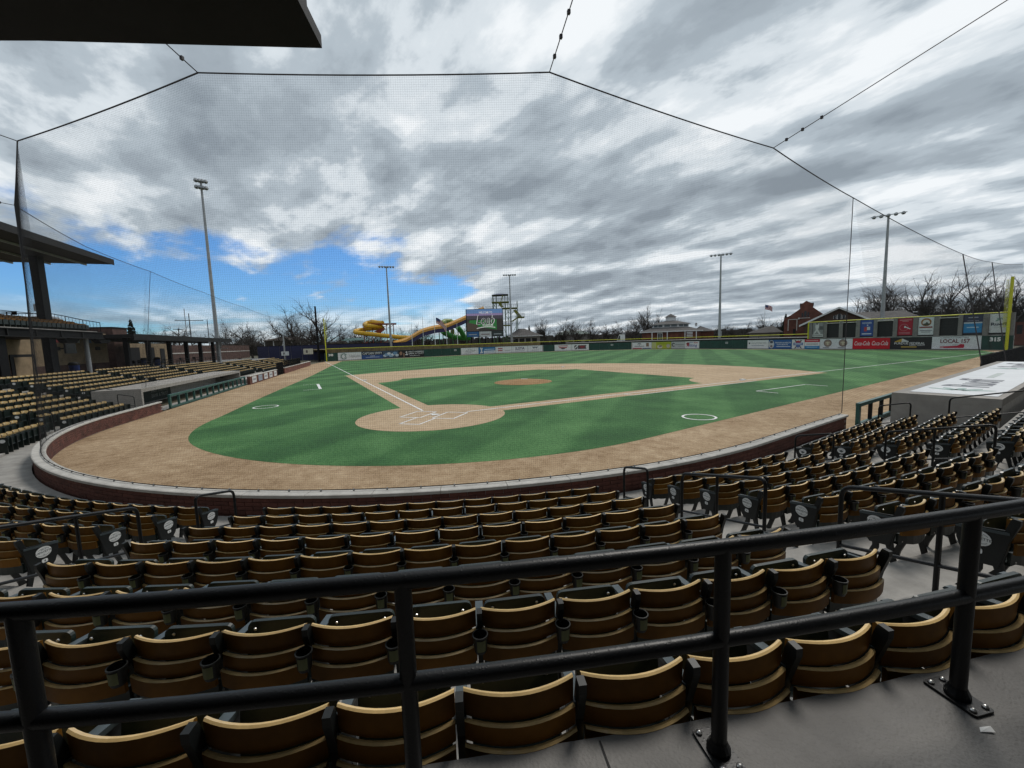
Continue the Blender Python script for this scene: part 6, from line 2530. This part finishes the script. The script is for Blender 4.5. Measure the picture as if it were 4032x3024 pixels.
# ---- pavilions and halls
L_ = Local('grey_pavilion', 'low grey pavilion with shingle roof right of the stair tower', 'building', 2080, 172)
xa, xb = L_.x(2012), L_.x(2126)
ze, zr_ = L_.z(2080, 1322), L_.z(2030, 1293)
L_.box('wall', xa, xb, 0, 12, 0, ze, M_block)
mb = MB()
mb.add([(xa - 1, -1, ze), (xb + 1.2, -1, ze), (xb + 1.2, 13, ze), (xa - 1, 13, ze), (xa + 3, 6, zr_), (L_.x(2065), 6, zr_)], [(0, 1, 5, 4), (1, 2, 5), (2, 3, 4, 5), (3, 0, 4), (3, 2, 1, 0)])
L_.mesh('roof', mb, M_roofg)
L_.box('eave_trim', xa - 1.02, xb + 1.22, -1.08, -1.0, ze - 0.25, ze + 0.05, M_trim)
for k in range(4):
    L_.box('shutter', xa + 1 + 2.6 * k, xa + 3 + 2.6 * k, -0.08, -0.002, 0.8, ze - 1.0, M_dark)
L_ = Local('green_roof_house', 'grey house with pale green roof among bare trees', 'building', 2270, 215)
xa, xb = L_.x(2195), L_.x(2330)
L_.box('wall', xa, xb, 0, 10, 0, L_.z(2270, 1316), M_block)
mb = MB()
zg = L_.z(2270, 1316)
mb.add([(xa - 1, -1, zg), (xb + 1, -1, zg), (xb + 1, 11, zg), (xa - 1, 11, zg), (xa + 4, 5, L_.z(2230, 1300)), (xb - 4, 5, L_.z(2300, 1302))], [(0, 1, 5, 4), (1, 2, 5), (2, 3, 4, 5), (3, 0, 4), (3, 2, 1, 0)])
L_.mesh('roof', mb, mat('green_metal_roof', (0.20, 0.27, 0.24), 0.5))
for k in range(4):
    L_.box('window', xa + 2 + 4 * k, xa + 4 + 4 * k, -0.06, -0.002, 1.5, 3.2, M_glass)

L_ = Local('round_pavilion', 'brick pavilion with stepped grey roofs and white cupola in right centre', 'building', 2640, 178)
n8 = 8


def octo(cx, cy, rx, z, rot=22.5, sy=1.0):
    return [(cx + rx * math.cos(R_(rot + 45 * k)), cy + rx * sy * math.sin(R_(rot + 45 * k)), z) for k in range(8)]


def frustum(mb_, a, b):
    o = a + b
    mb_.add(o, [(k, (k + 1) % 8, 8 + (k + 1) % 8, 8 + k) for k in range(8)] + [tuple(reversed(range(8))), tuple(range(8, 16))])


cx = L_.x(2640)
RW = (L_.x(2773) - L_.x(2513)) / 2 / math.cos(R_(22.5))
cy = RW
zw = L_.z(2640, 1303)
mb = MB()
frustum(mb, octo(cx, cy, RW * 0.93, 0), octo(cx, cy, RW * 0.93, zw))
L_.mesh('brick_wall', mb, M_hall)
mb = MB()
frustum(mb, octo(cx, cy, RW, zw), octo(cx, cy, RW * 0.60, L_.z(2640, 1287)))
L_.mesh('lower_roof', mb, M_roofg)
mb = MB()
frustum(mb, octo(cx, cy, RW * 1.005, zw - 0.35), octo(cx, cy, RW * 1.005, zw - 0.003))
L_.mesh('eave_trim', mb, M_trim)
mb = MB()
frustum(mb, octo(cx, cy, RW * 0.565, L_.z(2640, 1287.2)), octo(cx, cy, RW * 0.565, L_.z(2640, 1274)))
L_.mesh('clerestory', mb, M_trim)
for k in range(8):
    a0, a1 = R_(22.5 + 45 * k), R_(22.5 + 45 * (k + 1))
    pa = Vector((cx + RW * .57 * math.cos(a0), cy + RW * .57 * math.sin(a0), 0))
    pb = Vector((cx + RW * .57 * math.cos(a1), cy + RW * .57 * math.sin(a1), 0))
    for u0, u1 in ((0.08, 0.47), (0.53, 0.92)):
        p_, q_ = pa.lerp(pb, u0), pa.lerp(pb, u1)
        zl, zh = L_.z(2640, 1285), L_.z(2640, 1276)
        MB().add([(p_.x, p_.y, zl), (q_.x, q_.y, zl), (q_.x, q_.y, zh), (p_.x, p_.y, zh)], [(0, 1, 2, 3)]).build('clerestory_window', mat('pale_glass', (0.12, 0.15, 0.17), 0.15), L_.t)
mb = MB()
frustum(mb, octo(cx, cy, RW * 0.64, L_.z(2640, 1273)), octo(cx, cy, RW * 0.20, L_.z(2640, 1259)))
L_.mesh('upper_roof', mb, M_roofg)
mb = MB()
frustum(mb, octo(cx, cy, RW * 0.645, L_.z(2640, 1274)), octo(cx, cy, RW * 0.645, L_.z(2640, 1273.1)))
L_.mesh('upper_trim', mb, M_trim)
mb = MB()
frustum(mb, octo(cx, cy, RW * 0.165, L_.z(2640, 1259.1)), octo(cx, cy, RW * 0.165, L_.z(2640, 1243)))
L_.mesh('cupola', mb, M_trim)
mb = MB()
frustum(mb, octo(cx, cy, RW * 0.20, L_.z(2640, 1243)), octo(cx, cy, RW * 0.01, L_.z(2640, 1229)))
L_.mesh('cupola_roof', mb, M_roofg)
for px in (2567, 2627, 2697, 2742):
    L_.box('porch_post', L_.x(px) - 0.15, L_.x(px) + 0.15, 0.6, 0.9, 0, zw - 0.36, M_trim)
fy = cy - RW * 0.93 * math.cos(R_(22.5))
L_.box('door_frame', L_.x(2588), L_.x(2608), fy - 0.12, fy - 0.003, 0, L_.z(2600, 1306), M_trim)
for px in (2590.5, 2599):
    L_.box('door_leaf', L_.x(px), L_.x(px + 7), fy - 0.16, fy - 0.121, 0.1, L_.z(2600, 1313), M_glass)
for k in range(4):
    L_.box('louvre', L_.x(2704), L_.x(2728), fy - 0.1, fy - 0.004, L_.z(2715, 1328 - 6 * k), L_.z(2715, 1325 - 6 * k), M_trim)
L_ = Local('pavilion_wing', 'low grey-roofed wing with small white cupola right of the pavilion', 'building', 2775, 190)
xa, xb = L_.x(2735), L_.x(2810)
L_.box('wall', xa, xb, 0, 8, 0, L_.z(2775, 1304), M_hall)
mb = MB()
zg = L_.z(2775, 1304)
mb.add([(xa - 1, -1, zg), (xb + 1, -1, zg), (xb + 1, 9, zg), (xa - 1, 9, zg), (xa + 2, 4, L_.z(2740, 1283)), (xb - 5, 4, L_.z(2790, 1285))], [(0, 1, 5, 4), (1, 2, 5), (2, 3, 4, 5), (3, 0, 4), (3, 2, 1, 0)])
L_.mesh('roof', mb, M_roofg)
L_.box('cupola', L_.x(2735), L_.x(2744), 3, 4.2, L_.z(2740, 1284), L_.z(2740, 1275), M_trim)
mb = MB()
ca, cb_ = L_.x(2733.5), L_.x(2745.5)
mb.add([(ca, 2.8, L_.z(2740, 1275)), (cb_, 2.8, L_.z(2740, 1275)), (cb_, 4.4, L_.z(2740, 1275)), (ca, 4.4, L_.z(2740, 1275)), ((ca + cb_) / 2, 3.6, L_.z(2740, 1269))], [(0, 1, 4), (1, 2, 4), (2, 3, 4), (3, 0, 4), (3, 2, 1, 0)])
L_.mesh('cupola_roof', mb, M_roofg)


def Q7(x, y):
    return 2800 + x / 4.148, 980 + y / 4.148


L_ = Local('brick_hall', 'tall red brick hall with stepped gable and arched windows', 'building', 3160, 152)
def hx(x):
    return L_.x(Q7(x, 0)[0])
def hz(y, x=1500):
    return L_.z(*Q7(x, y))
out = [(hx(1180), 0), (hx(1840), 0), (hx(1840), hz(1100)), (hx(1640), hz(960)), (hx(1640), hz(905)), (hx(1530), hz(850)), (hx(1435), hz(915)), (hx(1435), hz(975)), (hx(1260), hz(1090)), (hx(1180), hz(1125))]
mb = MB()
mb.prism(out, lambda a, b, t_: (a, t_, b), 0, 0.8)
L_.mesh('gable_wall', mb, M_hall)
L_.box('side_wall', hx(1190), hx(1835), 0.81, 32, 0, hz(1130), M_hall)
mb = MB()
gable(mb, hx(1190), hx(1838), 1.0, 32, hz(1125), hz(985), 0.3)
L_.mesh('roof', mb, M_roofg)
L_.box('monitor_wall', hx(1440), hx(1640), 1.0, 30, hz(1010), hz(925), M_block)
L_.box('monitor_roof', hx(1425), hx(1655), 1.0, 31, hz(925), hz(885), M_roofg)
for x_, w_, yt, yb in ((1475, 14, 1045, 1110), (1522, 20, 1015, 1115), (1570, 14, 1035, 1110)):
    mb = MB()
    ar = [(hx(x_ - w_), hz(yb)), (hx(x_ + w_), hz(yb)), (hx(x_ + w_), hz(yt + 15))] + [(hx(x_ + w_ * math.cos(R_(a))), hz(yt + 15 - 15 * math.sin(R_(a)))) for a in (30, 60, 90, 120, 150)] + [(hx(x_ - w_), hz(yt + 15))]
    mb.prism(ar, lambda a, b, t_: (a, t_, b), -0.08, -0.004)
    L_.mesh('arched_window', mb, M_glass)
L_.box('window_ledge', hx(1420), hx(1600), -0.2, -0.005, hz(1135), hz(1125), M_cap)
for x_ in (1250, 1390):
    L_.box('downpipe', hx(x_) - 0.1, hx(x_) + 0.1, -0.25, -0.006, hz(1330), hz(1140), M_cap)
L_.box('pipe_run', hx(1250), hx(1430), -0.3, -0.1, hz(1150), hz(1140), M_cap)
L_.box('wall_lamp', hx(1408), hx(1432), -0.7, -0.1, hz(1140), hz(1122), M_trim)
L_.box('door', hx(1330), hx(1375), -0.1, -0.004, 0, hz(1300), M_dark)

L_ = Local('grey_roof_building', 'brick building with long grey roof and white trimmed gable', 'building', 3298, 132)
xa, xb, xm = L_.x(3165), L_.x(3432), L_.x(3298)
ze, zp = L_.z(3165, 1276), L_.z(3298, 1214)
mb = MB()
mb.prism([(xa, 0), (xb, 0), (xb, ze), (xm, zp), (xa, ze)], lambda a, b, t_: (a, t_, b), 0, 0.6)
L_.mesh('gable_wall', mb, mat('brown_brick', (0.085, 0.050, 0.038), 0.9, var=0.2, scale=0.6))
mb = MB()
gable(mb, xa, xb, 0.3, 26, ze, zp, 0.9, 0.2)
L_.mesh('gable_roof', mb, M_roofg)
for sg_, xe in ((-1, xa), (1, xb)):
    sl_ = (zp - ze) / (xm - xa)
    e_ = xe + sg_ * 1.1
    zl = ze - 1.1 * sl_
    mb = MB()
    mb.prism([(e_, zl - 0.15), (xm, zp - 0.1), (xm, zp + 0.35), (e_, zl + 0.3)], lambda a, b, t_: (a, t_, b), -0.95, -0.7)
    L_.mesh('barge_board', mb, M_trim)
xr = L_.x(3700)
zt_ = L_.z(3500, 1215)
mb = MB()
mb.add([(xm, 6, ze - 0.5), (xr, 6, ze - 0.8), (xr, 30, ze - 0.8), (xm, 30, ze - 0.5), (xm, 17, zt_), (L_.x(3590), 17, zt_)], [(0, 1, 5, 4), (1, 2, 5), (2, 3, 4, 5), (3, 0, 4)])
L_.mesh('long_roof', mb, M_roofg)
L_.box('long_wall', xm, xr, 6.5, 29, 0, ze - 0.9, M_block)
for x_, w_, yt, yb in ((3283, 4.2, 1241, 1256), (3300, 6.5, 1235, 1257), (3318, 4.2, 1239, 1255)):
    for k, (gr_, mt_, yy) in enumerate(((1.35, M_trim, -0.04), (1.0, M_glass, -0.08))):
        xa_, xb_ = L_.x(x_ - w_ * gr_), L_.x(x_ + w_ * gr_)
        za_, zb_ = L_.z(x_, yb), L_.z(x_, yt)
        mb = MB()
        rr = (xb_ - xa_) / 2
        ar = [(xa_, za_), (xb_, za_), (xb_, zb_ - rr)] + [((xa_ + xb_) / 2 + rr * math.cos(R_(a)), zb_ - rr + rr * math.sin(R_(a))) for a in (30, 60, 90, 120, 150)] + [(xa_, zb_ - rr)]
        mb.prism(ar, lambda a, b, t_: (a, t_, b), yy, yy + 0.038)
        L_.mesh('window_frame' if k == 0 else 'window_pane', mb, mt_)
L_.box('skylight', L_.x(3617), L_.x(3634), 11.5, 12.5, L_.z(3625, 1222), L_.z(3625, 1219), M_trim)
L_ = Local('right_edge_house', 'grey-roofed house at the right edge beyond the foul pole', 'building', 4030, 130)
L_.box('wall', L_.x(3990), L_.x(4120), 0, 10, 0, L_.z(4010, 1268), M_hall)
mb = MB()
gable(mb, L_.x(3990), L_.x(4120), 0, 10, L_.z(4010, 1266), L_.z(4010, 1190), 1.0)
L_.mesh('roof', mb, M_roofg)
L_.box('window', L_.x(4000), L_.x(4022), -0.08, -0.003, L_.z(4010, 1315), L_.z(4010, 1280), M_shade)
L_ = Local('low_grey_house', 'low grey-roofed house left of the brick hall', 'building', 3010, 175)
L_.box('wall', L_.x(2950), L_.x(3070), 0, 9, 0, L_.z(3010, 1310), M_block)
mb = MB()
xa, xb, zg = L_.x(2950), L_.x(3070), L_.z(3010, 1310)
mb.add([(xa - 1, -1, zg), (xb + 1, -1, zg), (xb + 1, 10, zg), (xa - 1, 10, zg), (xa + 5, 4, L_.z(2970, 1288)), (xb - 2, 4, L_.z(3040, 1282))], [(0, 1, 5, 4), (1, 2, 5), (2, 3, 4, 5), (3, 0, 4), (3, 2, 1, 0)])
L_.mesh('roof', mb, M_roofg)
L_ = Local('left_pavilion', 'brown-roofed shelter behind the left field corner', 'building', 1120, 190)
xa, xb, zg = L_.x(1040), L_.x(1215), L_.z(1120, 1340)
for k in range(6):
    xq = xa + (xb - xa) * k / 5
    L_.box('post', xq - 0.15, xq + 0.15, 0, 0.3, 0, zg, M_trim)
L_.box('rear_wall', xa, xb, 6, 6.3, 0, zg, M_block)
mb = MB()
mb.add([(xa - 1, -1, zg), (xb + 1, -1, zg), (xb + 1, 8, zg), (xa - 1, 8, zg), (xa + 6, 3.5, L_.z(1100, 1326)), (xb - 4, 3.5, L_.z(1150, 1326))], [(0, 1, 5, 4), (1, 2, 5), (2, 3, 4, 5), (3, 0, 4), (3, 2, 1, 0)])
L_.mesh('roof', mb, mat('brown_roof', (0.085, 0.07, 0.06), 0.9))
L_ = Local('teal_roof_shelter', 'shelter with teal roof beneath the yellow slide', 'building', 1405, 192)
xa, xb, zg = L_.x(1350), L_.x(1450), L_.z(1400, 1340)
for k in range(5):
    xq = xa + (xb - xa) * k / 4
    L_.box('post', xq - 0.12, xq + 0.12, 0, 0.25, 0, zg, M_dark)
mb = MB()
mb.add([(xa - 1, -1, zg), (xb + 1, -1, zg), (xb + 1, 8, zg), (xa - 1, 8, zg), (xa + 3, 3.5, L_.z(1400, 1330)), (xb - 3, 3.5, L_.z(1400, 1330))], [(0, 1, 5, 4), (1, 2, 5), (2, 3, 4, 5), (3, 0, 4), (3, 2, 1, 0)])
L_.mesh('roof', mb, mat('teal_roof', (0.05, 0.13, 0.12), 0.6))

# ---- white van behind centre field
L_ = Local('parked_van', 'white van parked behind the centre field fence', 'van', 2443, 150)
xa, xb = L_.x(2426), L_.x(2461)
ww = xb - xa
z_t = L_.z(2443, 1317)
z_b = 0.0
mb = MB()
mb.prism([(xa, 0.5), (xb, 0.5), (xb, z_t * 0.98), (xb - 0.1 * ww, z_t), (xa + 0.35 * ww, z_t), (xa + 0.12 * ww, z_t * 0.62), (xa, z_t * 0.55)], lambda a, b, t_: (a, t_, b), 0, 1.9)
L_.mesh('body', mb, M_trim)
mb = MB()
mb.prism([(xa + 0.16 * ww, z_t * 0.62), (xa + 0.45 * ww, z_t * 0.62), (xa + 0.45 * ww, z_t * 0.93), (xa + 0.36 * ww, z_t * 0.93)], lambda a, b, t_: (a, t_, b), -0.02, -0.003)
L_.mesh('side_window', mb, M_glass)
for f in (0.2, 0.8):
    w0 = MB()
    w0.lathe([(0.0, -0.12), (0.36, -0.12), (0.36, 0.12), (0.0, 0.12)], 14)
    o_ = w0.build('wheel', M_dark, L_.t)
    o_.matrix_basis = Matrix.Translation((xa + f * ww, 0.1, 0.36)) @ Matrix.Rotation(R_(90), 4, 'X')

# ---- utility poles and small masts on the left
def upole(px, D, yt, label, arm=None, mt_=None, r=0.15, name='utility_pole'):
    tp_ = at(px, yt, D)
    _, rg, _a = frame_at(px, D)
    t_ = thing(name, label, 'utility pole', (tp_.x, tp_.y, 0), math.atan2(rg.y, rg.x))
    MB().tube([(0, 0, 0), (0, 0, tp_.z)], r, 8, r1=r * 0.7).build('shaft', mt_ or M_bark, t_)
    if arm:
        MB().box((0, 0, tp_.z - arm[1]), (arm[0], 0.14, 0.16)).build('cross_arm', mt_ or M_bark, t_)
        for sx in (-1, 1):
            MB().lathe([(0.07, 0), (0.05, 0.25), (0, 0.27)], 6, (sx * arm[0] * 0.45, 0, tp_.z - arm[1] + 0.08)).build('insulator', M_galv, t_)
    return t_


upole(742, 150, 1234, 'dark utility pole with long cross arm behind the canopy', (6.5, 2.0))
upole(724, 150, 1215, 'thin pale lamp mast left of the cross-armed utility pole', None, M_galv, 0.12)
upole(815, 160, 1258, 'short dark utility pole left of the left light pole', None, None, 0.14)
upole(702, 190, 1293, 'small utility pole with cross arm at the far left', (3, 0.4))
upole(1240, 128, 1206, 'thick black post in front of the large bare tree', None, M_black, 0.33, 'black_post')
upole(1115, 128, 1322, 'pale grey post at the left field corner', None, M_galv, 0.22, 'grey_post')
for i, (px, py, w_, h_, lab, col) in enumerate(((1118, 1392, 30, 16, 'white sign by the bullpen near the left corner', (0.55, 0.57, 0.58)), (1210, 1384, 38, 22, 'cream sign with brown emblem near the left corner', (0.5, 0.47, 0.38)))):
    L_ = Local('corner_sign', lab, 'sign', px, 116)
    L_.box('panel', L_.x(px - w_ / 2), L_.x(px + w_ / 2), 0, 0.08, L_.z(px, py + h_ / 2), L_.z(px, py - h_ / 2), paint(col))
    L_.box('post', -0.05, 0.05, 0.081, 0.18, 0, L_.z(px, py), M_dark)
    L_.box('emblem', L_.x(px - w_ * 0.25), L_.x(px - w_ * 0.05), -0.01, -0.002, L_.z(px, py + h_ * 0.25), L_.z(px, py - h_ * 0.25), paint((0.12, 0.1, 0.1)))
# blue windscreen in front of the water park
L_ = Local('blue_windscreen', 'long dark blue fence screen in front of the water park', 'fence', 1300, 140)
for k in range(14):
    xa, xb = L_.x(1010 + 44 * k), L_.x(1010 + 44 * (k + 1)) - 0.06
    L_.box('screen_panel', xa, xb, 0, 0.05, 0.2, L_.z(1300, 1357), mat('blue_screen', (0.018, 0.02, 0.06), 0.7))
L_.box('top_bar', L_.x(1010), L_.x(1626), -0.04, -0.002, L_.z(1300, 1357), L_.z(1300, 1355.5), M_black)
